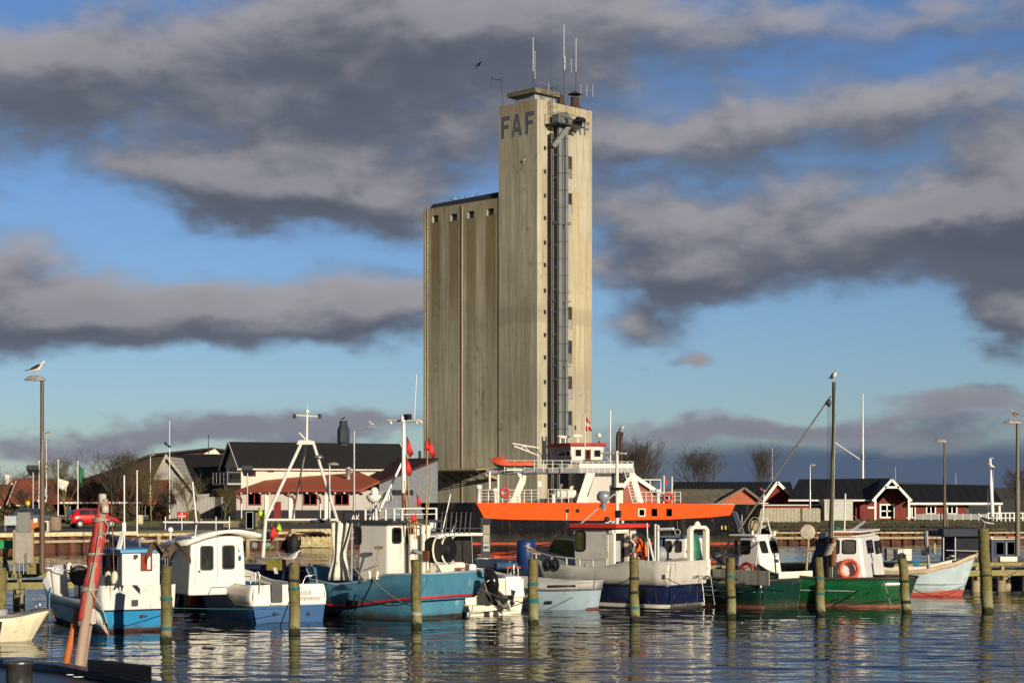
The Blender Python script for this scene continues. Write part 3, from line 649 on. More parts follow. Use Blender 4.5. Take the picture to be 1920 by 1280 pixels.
# left face: u runs from px 942 to 1001
def PL(px, py): p = SF.onx(px, py, -.003); return p
ya = [SF.onx(px, 230, 0).y for px in (941, 956, 960, 979, 986, 1002)]
zt, zb = SF.onx(986, 211, 0).z, SF.onx(986, 252, 0).z; zt2, zb2 = SF.onx(945, 217, 0).z, SF.onx(945, 258, 0).z
hh = zt-zb
for (ch, a, b_) in (('F', ya[0], ya[1]), ('A', ya[2], ya[3]), ('F', ya[4], ya[5])):
    letters(lambda u, v: Vector((-.003, u, v)), [(ch, a, zb)], b_-a, hh, (-1,0,0), 0)
xs_ = [SF.ony(px, 240, 0).x for px in (1060, 1072, 1077, 1090, 1094.5, 1105)]; zb3, zt3 = SF.ony(1098, 255, 0).z, SF.ony(1098, 229, 0).z
zb3 = zb; zt3 = zt
for (ch, a, b_) in (('F', xs_[0], xs_[1]), ('A', xs_[2], xs_[3]), ('F', xs_[4], xs_[5])):
    letters(lambda u, v: Vector((u, -.003, v)), [(ch, a, SF.ony(1098, 255, 0).z)], b_-a, SF.ony(1098, 229, 0).z-SF.ony(1098, 255, 0).z, (0,-1,0), 0)
# small lamp on the left face, canopy at the foot
p = SF.onx(983, 299, 0); m = M(); m.prism([(0,p.y-.25,p.z+.1),(0,p.y+.25,p.z+.1),(-.2,p.y+.05,p.z-.1)], (0,0,-.2)); m.obj('wall_lamp', greyp, silo)
a, b_ = SF.onx(800, 880, -2.8), SF.onx(893, 881, -2.8)
cn = M(); zc = a.z; cn.prism([(-2.8, b_.y, zc), (-2.8, a.y, zc), (.24, a.y, zc+.15), (.24, b_.y, zc+.15)], (0,0,-.16))
cn.obj('canopy', mat('canopy_boards', (.33,.27,.14), .85, var=.3, vs=2), silo)
cb = M()
for k in range(5): yy = b_.y+(a.y-b_.y)*(k+.1)/4.3; cb.bar((-2.6, yy, zc-.25), (.2, yy, zc-1.5), .12); 
cb.bar((-2.7, b_.y+.1, zc-.25), (-2.7, a.y-.1, zc-.25), .14); cb.obj('canopy_struts', darkg, silo)
m = M(); q = SF.onx(916, 893, -1.0); m.bar((-1.2, q.y+.4, q.z+.3), (.2, q.y-.6, q.z-.3), .35, .35); m.obj('wall_bracket', mat('bracket_timber', (.4,.25,.12), .8), silo)
M().box(.0, .25, yl(858), yl(826), 0.0, 3.1).obj('loading_door', darkg, silo) if False else None
m = M(); q0 = SF.ony(1010, 915, -.02); m.box(q0.x-.1, q0.x+.5, -.03, -.002, SF.ony(1010,912,0).z, SF.ony(1010,902,0).z); m.obj('notice_board', white, silo)
# ------------------------------------------------------------------ buildings behind the harbour
bl_roof = stripe_mat('black_sheet_roof', (.014,.014,.016), (.015,.015,.017), 1.1, 0, .07, .7, .05)
bl_roof2 = stripe_mat('black_seamed_roof', (.010,.010,.012), (.03,.03,.034), .95, 0, .06, .6, .05)
tile_red = stripe_mat('red_clay_tiles', (.27,.075,.035), (.10,.03,.02), .32, 0, .25, .85, .05, var=.35, vs=1.5, dirt=(.12,.05,.03))
tile_brown = stripe_mat('brown_tiles', (.17,.06,.035), (.07,.03,.02), .32, 0, .25, .85, .05, var=.4, vs=1.2, dirt=(.08,.04,.025))
sheet_red = mat('red_roof_sheet', (.40,.095,.04), .7, var=.12, vs=.6, dirt=(.22,.07,.04), damt=.25)
sheet_shaded = mat('shade_dark_roof_sheet', (.045,.010,.009), .75, var=.2, vs=.6)  # roof red darkened in the colour to stand for grazing sun
board_gr = stripe_mat('grey_board_wall', (.36,.35,.33), (.16,.155,.15), .30, 0, .16, .8, .03)
board_wh = mat('rendered_white_wall', (.66,.60,.50), .85, var=.1, vs=.7, dirt=(.48,.42,.33), damt=.15)
wall_gr = mat('pale_grey_wall', (.50,.46,.42), .85, var=.1, vs=.7, dirt=(.38,.34,.3), damt=.15)
red_wall = stripe_mat('red_boarded_wall', (.19,.036,.024), (.09,.018,.014), .25, 0, .12, .85, .03, var=.25, vs=1)
red_brick = mat('orange_brick', (.42,.12,.06), .85, var=.2, vs=2)
fib = mat('old_fibre_roof', (.16,.14,.10), .9, var=.35, vs=1.0, dirt=(.07,.07,.05), damt=.4, streak=False)
gsill = mat('dark_plinth', (.02,.02,.025), .8)
wred = mat('dark_red_frame', (.20,.02,.018), .5)

def roofed(nm, label, o, ang, L, Wd, eave, ridge, wallm, roofm, over=.35, th=.16, plinth=0, fascia=white, cat='house', gable='gable', base=0, ext=0):
    """gabled building: local x along the ridge, y across (y=0 is the wall towards the viewer)"""
    t = thing(nm, label, cat, o, ang); m = M()
    m.prism([(0,0,base),(0,Wd,base),(0,Wd,eave),(0,Wd/2,ridge-.12),(0,0,eave)], (L,0,0)); m.obj('wall', wallm, t)
    k = (ridge-eave)/(Wd/2); r = M()
    for s_ in (0, 1):
        e = (-over, eave-over*k+.06) if s_ == 0 else (Wd+over, eave-over*k+.06)
        r.slab([(-over,e[0],e[1]), (L+over,e[0],e[1]), (L+over,Wd/2,ridge+.06), (-over,Wd/2,ridge+.06)], th)
    ro = r.obj('roof', roofm, t)
    f = M()
    for x in (-over-.03, L+over-.03):
        for s_ in (0, 1):
            y0 = -over if s_ == 0 else Wd+over
            f.prism([(x,y0,eave-over*k+.10),(x,Wd/2,ridge+.11),(x,Wd/2,ridge-.20),(x,y0,eave-over*k-.22)], (.07,0,0))
    f.box(-over+.05, L+over-.05, -over-.05, -over-.01, eave-over*k-.12, eave-over*k+.05); f.obj('verge_board', fascia, ro)
    if plinth: M().box(-.02, L+.02, -.03, Wd+.02, base, base+plinth).obj('plinth', gsill, t)
    return t
# long black roofed building with white wall and balcony
A1 = radians(24); O1 = Vector((XX(452, 192), 192, GZ)); F1 = Frame(O1, A1)
w1 = roofed('warehouse', 'tall white building with black roof and gable balcony, behind the red roofed hall', O1, A1, 18.5, 6.6, 5.6, 8.1, board_wh, bl_roof, over=.5, fascia=mat('grey_verge', (.6,.56,.48), .7), cat='building')
p = lambda px, py: F1.ony(px, py, 0)
for (a, b_, c, d_, mv) in ((466,480,876,893,0),(501,514,877,885,1)):
    q0, q1 = p(a, d_), p(b_, c); window(w1, (0,0,0), (1,0,0), (0,0,1), q0.x, q1.x, q0.z, q1.z, fw=.12, fm=wred, gm=winD, mv=mv)
g1 = M(); g1.box(-.03, -.001, .9, 5.9, 5.0, 7.3) if False else None
pg = lambda px, py: F1.onx(px, py, 0)
for (a, b_, c, d_) in ((416,424,876,910),(431,449,876,897)):
    q0, q1 = pg(a, d_), pg(b_, c); window(w1, (0,0,0), (0,-1,0), (0,0,1), -q0.y, -q1.y, q0.z, q1.z, fw=.14, fm=wred, gm=winD, mu=(1 if a > 420 else 0), name='balcony_door' if a < 420 else 'window')
M().box(-1.5, -.002, -.1, 6.0, 3.55, 3.75).obj('balcony_floor', greyp, w1)
ra = M(); railing(ra, [(-1.45,y,3.75) for y in (0,1.5,3.0,4.5,5.9)], 1.1, 4, .025); ra.tube([(-1.45,0,4.85),(-.05,0,4.85)], .025, 5); ra.obj('balcony_railing', steel, w1)
M().box(-.04, -.001, 5.6, 6.7, .02, 3.5).obj('corner_panel', white, w1)
# kitchen chimney on the black roof
cx = F1.ony(644, 850, 3.4); ch = M(); ch.lathe([(.55,7.0),(.55,8.0),(.72,8.3),(.72,9.6),(.45,10.2),(.45,10.6)], (cx.x, 3.4, 0), 8, smooth=False); ch.box(cx.x-1.2, cx.x+1.3, 3.2, 3.4, 7.2, 7.9); ch.obj('flue', mat('slate_metal', (.035,.045,.06), .6, .1, var=.3), w1)
# low red roofed hall
O2 = Vector((XX(443,187), 187, GZ)); w2 = thing('hall', 'low white hall with bright red sheet roof and red framed windows', 'building', O2, 0)
F2 = Frame(O2, 0); lx = XX(706,187)-XX(443,187); ez = ZZ(919,187)-GZ; m = M()
m.prism([(0,0,0),(lx,0,0),(lx,0,ez+.0),(0,0,ez)], (0,.25,0)); m.prism([(lx,.002,0),(lx+.25,.002,0),(lx+.25,12,0),(lx,12,0)], (0,0,ez-.05))
m.prism([(.002,.252,0),(.25,.252,0),(.25,12,0),(.002,12,0)], (0,0,ez)); m.obj('wall', wall_gr, w2)
rf = M(); q = lambda px, py, y: F2.ony(px, py, y)
rf.slab([q(441,919.5,-.7), q(674,918,-.7), q(712,901,3.5), q(645,872,15), q(549,881,13)], .22); ro = rf.obj('roof', sheet_red, w2)
e = M(); zz = ez-.35
for k in range(15): x = .6+k*lx/15; e.box(x-.08, x+.08, -.65, -.001, zz+.02, zz+.16)
e.obj('rafter_ends', white, ro)['kind'] = 'stuff'
M().box(-.05, lx-1, -.78, -.66, ez-.16, ez-.02).obj('gutter', wred, ro)
vp = q(653,889,6); M().lathe([(.25,vp.z-.5),(.25,vp.z+.5),(.35,vp.z+.55),(.35,vp.z+.75),(.1,vp.z+.8)], (vp.x,6,0), 10).obj('roof_vent', steel, ro)
for (a, b_) in ((464,490),(568,595),(627,655)):
    q0, q1 = q(a,947,0), q(b_,924,0); window(w2, (0,0,0), (1,0,0), (0,0,1), q0.x, q1.x, q0.z, q1.z, fw=.13, fm=wred, gm=winD, mu=1)
q0, q1 = q(514,975,0), q(527,940,0); m = M(); m.box(q0.x, q1.x, -.06, -.004, 0.02, q1.z); m.obj('door', wred, w2)
for px in (453, 552, 601): 
    c = M(); x = q(px,940,0).x; c.tube([(x-.7,-.72,ez-.2),(x-.1,-.45,ez-.6),(x,-.1,ez-.9),(x,-.08,1.6)], .07, 6); c.obj('downpipe', wred, w2)
    M().tube([(x,-.08,1.58),(x,-.08,.1)], .06, 6).obj('downpipe', white, w2)
for px in (500, 545, 612): x = q(px,940,0).x; M().box(x-.18, x+.18, -.12, -.003, .02, ez-.25).obj('pilaster', white, w2)
M().box(-.02, lx+.28, -.05, -.002, 0, .95).obj('plinth', gsill, w2)
# hall with shade put into its roof and wall colours, beside the silo
O3 = Vector((XX(711,194), 194, GZ)); F3 = Frame(O3, 0); w3 = thing('hall', 'hall with shade coloured into its grey wall and wide dark red roof, between the red roofed hall and the silo', 'building', O3, 0)
q = lambda px, py, y: F3.ony(px, py, y); m = M()
m.prism([(0,0,0),(6.2,0,0),(6.2,0,q(820,864,0).z),(0,0,q(711,906,0).z)], (0,.3,0)); m.prism([(0.002,.302,0),(.3,.302,0),(.3,22,0),(.002,22,0)], (0,0,q(711,906,0).z-.3)); m.obj('wall', mat('shaded_blue_grey_wall', (.20,.22,.25), .85), w3)  # wall colour carries the shade on this gable end
m = M(); m.slab([q(706,904,-.6), q(822,858,-.6), q(810,862,26), q(560,862,26)], .25); m.obj('roof', sheet_shaded, w3)
M().box(q(735,920,0).x, q(775,920,0).x, -.06, -.003, q(735,928,0).z, q(735,918,0).z).obj('window', winD, w3)
p_ = V(787,855,205)-O3; M().tube([(p_.x,p_.y,p_.z-.8),(p_.x,p_.y,p_.z+.6)], .16, 8).obj('flue', black, w3)
# grey boarded gable hall
O4 = Vector((XX(284,196), 196, GZ)); F4 = Frame(O4, 0); w4 = thing('shed', 'grey boarded shed with a steep gable and dark lean-to roof, behind the bare trees', 'building', O4, 0)
q = lambda px, py, y=0: F4.ony(px, py, y); m = M()
pts = [q(284,973),q(402,973),q(402,924),q(366,927),q(311,855),q(284,905)]; m.prism([(a.x,0,max(a.z,0)) for a in pts], (0,10,0)); m.obj('wall', board_gr, w4)
m = M(); m.slab([q(281,912,-.5), q(311,851,-.5), q(311,851,11)+Vector((0,0,0)), q(281,912,11)], .18); m.slab([q(311,851,-.5), q(371,931,-.5), q(371,931,11), q(311,851,11)], .18); ro = m.obj('roof', fib, w4)
m = M(); m.prism([q(311,850,-.6),q(373,931,-.6),q(373,936,-.6),q(311,858,-.6)], (0,.08,0)); m.prism([q(311,850,-.6),q(311,860,-.6),q(281,918,-.6),q(279,913,-.6)], (0,.08,0)); m.obj('verge_board', mat('old_verge', (.42,.38,.3), .8), ro)
m = M(); m.slab([q(311,851,11.2), q(420,853,11.2), q(420,925,2.2), q(352,925,2.2)], .2); m.obj('lean_to_roof', mat('dark_lean_roof', (.010,.009,.010), .8), w4)
m = M(); x1 = q(398,950).x; m.box(x1, q(452,950).x, .5, 6, 0, q(400,921).z); m.obj('side_wall', wall_gr, w4)
m = M(); m.slab([q(396,923,.2), q(430,918,.2), q(430,918,6), q(396,923,6)], .12); m.obj('side_roof', darkg, w4)
tr = V(376,938,196.2)-O4; M().torus((tr.x,-.0+.42,tr.z), .36, .13, (0,1,0), 20, 8).obj('life_ring', white, w4)
m = M(); dx_ = q(398,950).x; m.box(dx_, dx_+.1, .38, .5, .2, 3.0); m.box(dx_+.9, dx_+1.0, .38, .5, .2, 3.0); m.box(dx_, dx_+1.0, .38, .5, 3.0, 3.12); m.obj('door_frame', white, w4)
m = M(); m.box(dx_+.1, dx_+.9, .42, .498, .2, 3.0); m.obj('door', darkg, w4)
# big dark hall roofs behind
w5 = thing('storage_hall', 'large storage hall with long dark brown roof rising behind the bare trees', 'building', (XX(130,232),232,GZ), 0); F5 = Frame((XX(130,232),232,GZ),0)
q = lambda px, py, y=0: F5.ony(px, py, y); m = M(); pts = [q(132,962),q(420,962),q(420,842),q(392,841),q(283,853),q(220,878),q(135,905)]
m.prism([(a.x,0,max(0,a.z-.3)) for a in pts], (0,12,0)); m.obj('wall', mat('dark_brown_cladding', (.05,.035,.03), .9), w5)
m = M(); tp = [q(128,908),q(220,876),q(283,851),q(398,839),q(422,842)]
for i in range(4): m.slab([tp[i]+Vector((0,-.6,0)), tp[i+1]+Vector((0,-.6,0)), tp[i+1]+Vector((0,12,0)), tp[i]+Vector((0,12,0))], .3)
m.obj('roof', mat('dark_brown_roof', (.018,.011,.010), .8, var=.4, dirt=(.14,.07,.04), damt=.2, vs=.5), w5)
m = M(); m.prism([q(380,851,-.62),q(413,851,-.62),q(403,841,-.62)], (0,.05,0)); m.obj('gable_panel', cream, w5)
# long brown tiled building
O6 = Vector((XX(88,186),186,GZ)); L6 = XX(290,186)-XX(88,186)
w6 = roofed('long_house', 'long low house with brown tiled roof and dark shop windows, behind the red car', O6, 0, L6, 8, 1.75+.2, 4.0, mat('eave_shaded_wall', (.07,.06,.055), .8), tile_brown, over=.6, fascia=wred, cat='house')  # wall coloured dark for the shade under the eave
for i in range(6): x = .6+i*1.75; window(w6, (0,0,0), (1,0,0), (0,0,1), x, x+1.3, .35, 1.65, fw=.07, fm=greyp, gm=winD, mu=(i%2))
M().box(1.5, L6-1, -.75, -.65, 1.62, 1.78).obj('fascia_sign_rail', white, w6)
# white cottage, red roofs at far left
w7 = thing('cottage', 'white gabled cottage with red tiled roof and white chimney at the far left', 'house', (XX(-30,205),205,GZ), 0); F7 = Frame((XX(-30,205),205,GZ),0); q = lambda px, py, y=0: F7.ony(px, py, y)
m = M(); pts = [q(2,968),q(46,968),q(46,922),q(25,899),q(2,922)]; m.prism([(a.x,0,max(0,a.z)) for a in pts], (0,9,0)); m.obj('wall', cream, w7)
m = M(); m.slab([q(25,897,-.4), q(49,925,-.4), q(92,925,9), q(72,897,9)], .2); m.slab([q(25,897,-.4), q(-2,926,-.4), q(-2,926,9), q(25,897,9)], .2); m.obj('roof', tile_red, w7)
m = M(); m.box(q(10,900,3).x, q(17,900,3).x, 3, 4, q(10,915,3).z, q(10,889,3).z); m.obj('chimney', white, w7)
w8 = roofed('cottage', 'low cottage with orange red tiled roof behind the flagpoles at the far left', (XX(20,198),198,GZ), 0, XX(112,198)-XX(20,198), 7, 1.6, 4.0, mat('yellow_render', (.45,.34,.18), .9), tile_red, cat='house')
w9 = roofed('cottage', 'red tiled cottage at the left edge, cut off by the frame', (XX(-120,200),200,GZ), 0, XX(8,200)-XX(-120,200), 7, 1.4, 3.6, mat('yellow_render', (.45,.34,.18), .9), tile_red, cat='house')
# ---- right hand group
O10 = Vector((XX(1600,188),188,GZ)); A10 = radians(-3)
def sq(px, py, Y): return V(px, py, Y)
w10 = thing('clubhouse', 'long red clubhouse with black roof, white framed porch gable and glass doors', 'building', (XX(1637,186),186,GZ), 0); F10 = Frame((XX(1637,186),186,GZ),0)
q = lambda px, py, y=0: F10.ony(px, py, y); gzz = q(1600,972).z
m = M(); x0, x1, x2 = q(1604,950).x, q(1708,950).x, q(1812,950).x; ez = q(1700,941).z
m.box(x0, x2, 0, 8, 0, ez); m.prism([(q(1648,0).x,-.05,0),(q(1700,0).x,-.05,0),(q(1700,0).x,-.05,ez),(q(1672,0).x,-.05,q(1672,912).z),(q(1648,0).x,-.05,ez)], (0,.04,0)); m.obj('wall', red_wall, w10)
m = M(); rr_ = q(1672,896,4).z
m.slab([q(1476,938,-.9), q(1640,938,-.9), (q(1668,0,4).x,4,q(1668,896,4).z), (q(1498,0,4).x,4,q(1498,898,4).z)], .2)
m.slab([q(1704,942,-.9), q(1880,943,-.9), (q(1858,0,4).x,4,q(1858,909,4).z), (q(1690,0,4).x,4,q(1690,907,4).z)], .2)
m.slab([(q(1498,0,4).x,4,q(1498,898,4).z-.02), (q(1858,0,4).x,4,q(1858,909,4).z-.02), (q(1880,0,9).x,9,ez), (q(1476,0,9).x,9,ez)], .2); ro = m.obj('roof', bl_roof2, w10)
m = M(); ap = q(1672,897,-2.2); le = q(1636,937,-2.2); re = q(1709,937,-2.2)
m.slab([le, ap, ap+Vector((0,7,0)), le+Vector((0,7,0))], .2); m.slab([ap, re, re+Vector((0,7,0)), ap+Vector((0,7,0))], .2); m.obj('porch_roof', bl_roof2, w10)
m = M(); up = Vector((0,0,.08))
m.bar(le-Vector((0,.05,.1)), ap-Vector((0,.05,.1)), .12, .25); m.bar(ap-Vector((0,.05,.1)), re-Vector((0,.05,.1)), .12, .25); 
m.bar(q(1659,913,-2.25), q(1686,913,-2.25), .12, .22); m.box(q(1641,0,-2.2).x-.1, q(1641,0,-2.2).x+.1, -2.3, -2.1, 0, q(1641,934,-2.2).z); m.box(q(1704,0,-2.2).x-.1, q(1704,0,-2.2).x+.1, -2.3, -2.1, 0, q(1704,934,-2.2).z); m.obj('porch_frame', white, w10)
m = M(); m.box(q(1478,0,-.95).x, q(1638,0,-.95).x, -1.0, -.93, q(1500,938,-.95).z-.05, q(1500,938,-.95).z+.1); m.box(q(1706,0,-.95).x, q(1880,0,-.95).x, -1.0, -.93, q(1800,944,-.95).z-.1, q(1800,944,-.95).z+.12); m.obj('fascia', white, ro)
for (a, b_, c, d_, mu, nm, fw) in ((1649,1677,944,971,1,'glass_door',.16),(1697,1708,947,971,0,'glass_door',.12),(1709,1717,947,971,0,'window',.12),(1736,1755,947,964,1,'window',.13),(1775,1795,947,964,1,'window',.13)):
    q0, q1 = q(a,d_), q(b_,c); window(w10, (0,-.06 if a<1690 else 0,0), (1,0,0), (0,0,1), q0.x, q1.x, max(.05,q0.z), q1.z, fw=fw, fm=white, gm=glass('pale_glass',(.16,.17,.17),.2) if nm=='window' else glass('door_glass',(.10,.10,.10),.2), mu=mu, mv=(1 if a==1649 else 0), name=nm)
M().box(q(1627,0).x, q(1640,0).x, -.04, -.003, q(1630,953).z, q(1630,949).z).obj('name_board', cream, w10)
m = M(); m.box(q(1871,0).x-.1, q(1871,0).x+.1, -.7, -.5, 0, ez-.1); m.obj('carport_post', white, w10)
M().box(x2+.01, q(1818,0).x, .3, 8, 0, ez).obj('carport_wall', darkg, w10)
m = M(); x0, x1 = q(1480,0).x, q(1604,0).x-.02; m.box(x0, x1, .4, 8, 0, q(1500,943).z); m.obj('side_wall', red_wall, w10)
# gable of the middle red house
def endgable(nm, label, a, b_, apx, apy, ey, Y, dep, wallm, roofm, cat='house', fas=white, th=.3, ov=.35):
    t = thing(nm, label, cat, (XX(a,Y),Y,GZ), 0); Fq = Frame((XX(a,Y),Y,GZ),0); q = lambda px, py, y=0: Fq.ony(px, py, y)
    m = M(); m.prism([(0,0,0),(q(b_,0).x,0,0),(q(b_,0).x,0,q(b_,ey).z),(q(apx,0).x,0,q(apx,apy).z-.15),(0,0,q(a,ey).z)], (0,dep,0)); m.obj('wall', wallm, t)
    A_ = Vector((q(apx,0).x,-ov,q(apx,apy).z+.05)); kl = (A_.z-q(a,ey).z)/(A_.x); kr = (A_.z-q(b_,ey).z)/(q(b_,0).x-A_.x)
    L_ = Vector((-ov,-ov,q(a,ey).z-ov*kl+.05)); R_ = Vector((q(b_,0).x+ov,-ov,q(b_,ey).z-ov*kr+.05)); d_ = Vector((0,dep+ov,0))
    m = M(); m.slab([L_, A_, A_+d_, L_+d_], .14); m.slab([A_, R_, R_+d_, A_+d_], .14); ro = m.obj('roof', roofm, t)
    m = M(); o_ = Vector((0,-.04,-.08)); m.bar(L_+o_, A_+o_, .07, th); m.bar(A_+o_, R_+o_, .07, th); m.obj('verge_board', fas, ro); return t, q
w11, q = endgable('gable_house', 'small red gabled house with white verge boards behind the picket fence', 1433, 1489, 1457, 903, 935, 191, 9, red_wall, bl_roof2)
M().box(q(1440,0).x, q(1452,0).x, -.04, -.003, q(0,958).z, q(0,943).z).obj('window', winD, w11)
w12, q = endgable('brick_house', 'orange brick gabled house with old grey corrugated roof, right of the ferry', 1352, 1427, 1395, 914, 938, 186, 6, red_brick, fib, fas=mat('brown_verge', (.20,.14,.10), .8), th=.22, ov=.5)
O13 = (XX(1262,187),187,GZ); w13 = roofed('shed', 'low shed with long grey corrugated roof joining the orange brick gable', O13, 0, XX(1385,187)-XX(1262,187), 7.4, 1.65, 3.05, red_wall, fib, over=.4, fascia=fib, cat='building')
w14 = roofed('storehouse', 'dark roofed storehouse behind the grey corrugated shed', (XX(1275,206),206,GZ), 0, XX(1485,206)-XX(1275,206), 7, 2.2, 3.95, red_wall, bl_roof2, over=.3, fascia=black, cat='building')
w15, q = endgable('gable_house', 'red gabled house with white verge seen through the ferry ladder', 1160, 1232, 1186, 890, 921, 184, 9, mat('pink_brick', (.36,.12,.08), .85, var=.2), bl_roof2, th=.4)
m = M(); m.box(0, XX(1546,180)-XX(1430,180), 0, 3, 0, 1.35+.1); lw = m.obj('boat_shed', red_wall); lw.location = (XX(1430,180),180,GZ); tag(lw, 'low red boarded shed with white roof edge behind the picket fence', 'shed')
m = M(); m.box(-.05, XX(1546,180)-XX(1430,180)+.05, -.08, 3.05, 1.452, 1.53); m.obj('roof_edge', white, lw)
m = M(); m.box(0,XX(1599,178)-XX(1546,178),0,3,0,ZZ(938,178)-GZ); m.box(-.08,XX(1599,178)-XX(1546,178)+.08,-.08,3.08,ZZ(938,178)-GZ+.002,ZZ(938,178)-GZ+.12); o = m.obj('white_shed', mat('grey_white_panels', (.5,.5,.45), .8, var=.1)); o.location = (XX(1546,178),178,GZ); tag(o, 'plain pale grey shed between the picket fence and the clubhouse', 'shed')
# picket fence, glass fence
yf = 166; t = thing('picket_fence', 'pale green weathered picket fence above the bank, right of the ferry', 'fence', (XX(1417,yf),yf,GZ-.1), 0); L = XX(1537,yf)-XX(1417,yf); m = M(); hz = ZZ(952,yf)-GZ+.1; rr = random.Random(9)
for i in range(46): x = i*L/46; m.box(x, x+L/46*.66, -.04, 0, 0.05, hz+rr.uniform(-.02,.02))
o = m.obj('pickets', mat('weathered_pale_green', (.50,.50,.38), .85, var=.25, vs=4, dirt=(.2,.2,.14), damt=.25), t); o['kind'] = 'stuff'
m = M(); m.box(0, L, .002, .06, .25, .35); m.box(0, L, .002, .06, hz-.4, hz-.3)
for i in range(6): m.box(i*L/5.02, i*L/5.02+.1, .062, .16, -.1, hz-.1)
m.obj('fence_rails', woodl, t)
yf = 176; x0, x1 = XX(1716,yf), XX(1850,yf); t = thing('glass_fence', 'long low fence of grey glass panes in front of the clubhouse', 'fence', (x0,yf,GZ), 0); m = M(); L = x1-x0; hz = ZZ(963,yf)-GZ
for i in range(9): m.box(i*L/9+.05, (i+1)*L/9-.05, 0, .03, .12, hz)
m.obj('panes', mat('frosted_glass', (.28,.29,.29), .25, var=.1), t)
m = M()
for i in range(10): m.box(i*L/9-.03, i*L/9+.03, -.03, .06, 0, hz+.03)
m.obj('posts', steel, t)['kind'] = 'stuff'
# white low balustrade further right
x0, x1 = XX(1852,170), XX(1960,170); m = M()
for i in range(14): m.box(x0+i*.4, x0+i*.4+.12, 170, 170.1, GZ, GZ+.75)
m.box(x0, x1, 170, 170.1, GZ+.752, GZ+.85); m.box(x0, x1, 170.02, 170.08, GZ+.3, GZ+.38); tag(m.obj('low_fence', alu), 'low pale railing right of the glass fence', 'fence')

# ------------------------------------------------------------------ bare winter trees
bark = mat('bare_bark', (.085,.065,.04), .95, var=.3, vs=3, dirt=(.10,.10,.04), damt=.3); twigm = mat('bare_twigs', (.105,.08,.06), .95, var=.3, vs=1)
barkg = mat('green_bark', (.17,.15,.05), .95, var=.3, vs=3); twigg = mat('yellowish_twigs', (.16,.12,.05), .95, var=.3, vs=1)
def bare_tree(label, px, Yd, ptop, wpx, pbase=None, seed=1, poplar=False, green=False, dens=1.0, src=None, group='bare trees behind the harbour'):
    x = XX(px, Yd); h = ZZ(ptop, Yd)-GZ; wd = wpx/F*Yd/2
    rr = random.Random(seed); t = thing('bare_tree', label, 'tree', (x, Yd, GZ-.05), 0, group)
    tm, cm = M(), M()
    def limb(p, d, L, r, lev):
        k = 5 if lev < 1 else (4 if lev < 3 else 2); pts = [p]; rs = [r]; cur = p.copy(); dd = d.copy()
        for i in range(k):
            dd = (dd+Vector((rr.uniform(-1,1), rr.uniform(-1,1), rr.uniform(-.2,.55)))*(.06+.035*lev)).normalized(); cur = cur+dd*L/k; pts.append(cur.copy()); rs.append(r*(1-.78*(i+1)/k)+.004)
        (tm if lev < 2 else cm).tube(pts, rs, 6 if lev < 2 else 3, cap=False)
        if lev >= 4 or L < .2: return
        nb = int((14, 7, 4, 3)[lev]*dens+.5)
        for j in range(nb):
            f = (.18+.8*((j+rr.random())/nb)) if lev == 0 else rr.uniform(.18, 1.0); i0 = min(k-1, int(f*k)); q_ = pts[i0].lerp(pts[i0+1], min(1, f*k-i0))
            a = (j*2.4+rr.uniform(-.5,.5)) if lev == 0 else rr.random()*2*pi; sp = (.38 if poplar else .62)+.12*lev
            axis = (pts[i0+1]-pts[i0]).normalized(); side = Vector((cos(a), sin(a), 0)); side = side-axis*side.dot(axis); side = side.normalized() if side.length > .05 else Vector((1,0,0))
            nd = (axis+side*sp+Vector((0,0,.25))).normalized(); Lc = L*(.78*(1.05-f)+.16 if lev == 0 else rr.uniform(.38,.60)); limb(q_, nd, Lc, max(.0075, rs[i0]*.5), lev+1)
    limb(Vector((0,0,0)), Vector((rr.uniform(-.04,.04),0,1)), h*.94, max(.06, h*.02), 0)
    # fit width and height
    vs_ = tm.v+cm.v; mx = max(abs(v[0]) for v in vs_); mz = max(v[2] for v in vs_); ax = sorted(abs(v[0]) for v in cm.v)[int(len(cm.v)*.97)]
    sxy = wd/ax; sz = h/mz; tm.v = [(v[0]*sxy, v[1]*sxy, v[2]*sz) for v in tm.v]; cm.v = [(v[0]*sxy, v[1]*sxy, v[2]*sz) for v in cm.v]
    tm.obj('trunk', barkg if green else bark, t); cm.obj('crown', twigg if green else twigm, t); return t
bare_tree('broad bare tree behind the red roof at the far left, beside the floodlight', 50, 214, 868, 70, seed=2, dens=1.2)
bare_tree('small shrubby bare tree rising above the metal board', 44, 165, 905, 52, seed=3)
bare_tree('bare tree with a yellow green trunk between the flagpoles, left of the red car', 124, 172, 838, 95, seed=4, green=True, dens=1.05)
bare_tree('tall bare tree standing directly behind the red car', 207, 178, 826, 92, seed=5, dens=1.15)
bare_tree('tallest bare tree of the left row, right of the red car', 242, 182, 822, 76, seed=6, dens=1.15)
bare_tree('slender leaning bare tree in front of the shed with the pale gable', 284, 172, 862, 62, seed=7, green=True)
bare_tree('thin young bare tree against the grey boarded shed wall', 314, 176, 908, 48, seed=8)
bare_tree('bare tree with forked yellow green trunk in front of the dark lean-to', 353, 170, 880, 74, seed=9, green=True)
bare_tree('small bare tree before the white building below its balcony', 422, 172, 905, 50, seed=10, green=True)
bare_tree('bare tree poking in from the left edge of the harbour road', -22, 160, 848, 90, seed=11)
bare_tree('tall upright bare tree directly right of the ferry funnel', 1180, 214, 808, 62, seed=12, poplar=True, dens=1.25)
bare_tree('upright bare tree, right one of the pair beside the ferry funnel', 1212, 216, 806, 72, seed=13, poplar=True, dens=1.25)
bare_tree('wide bare tree above the grey corrugated roof', 1311, 214, 826, 88, seed=14, dens=1.3)
bare_tree('narrow upright bare tree above the orange brick gable', 1427, 214, 812, 50, seed=15, poplar=True, dens=1.2)
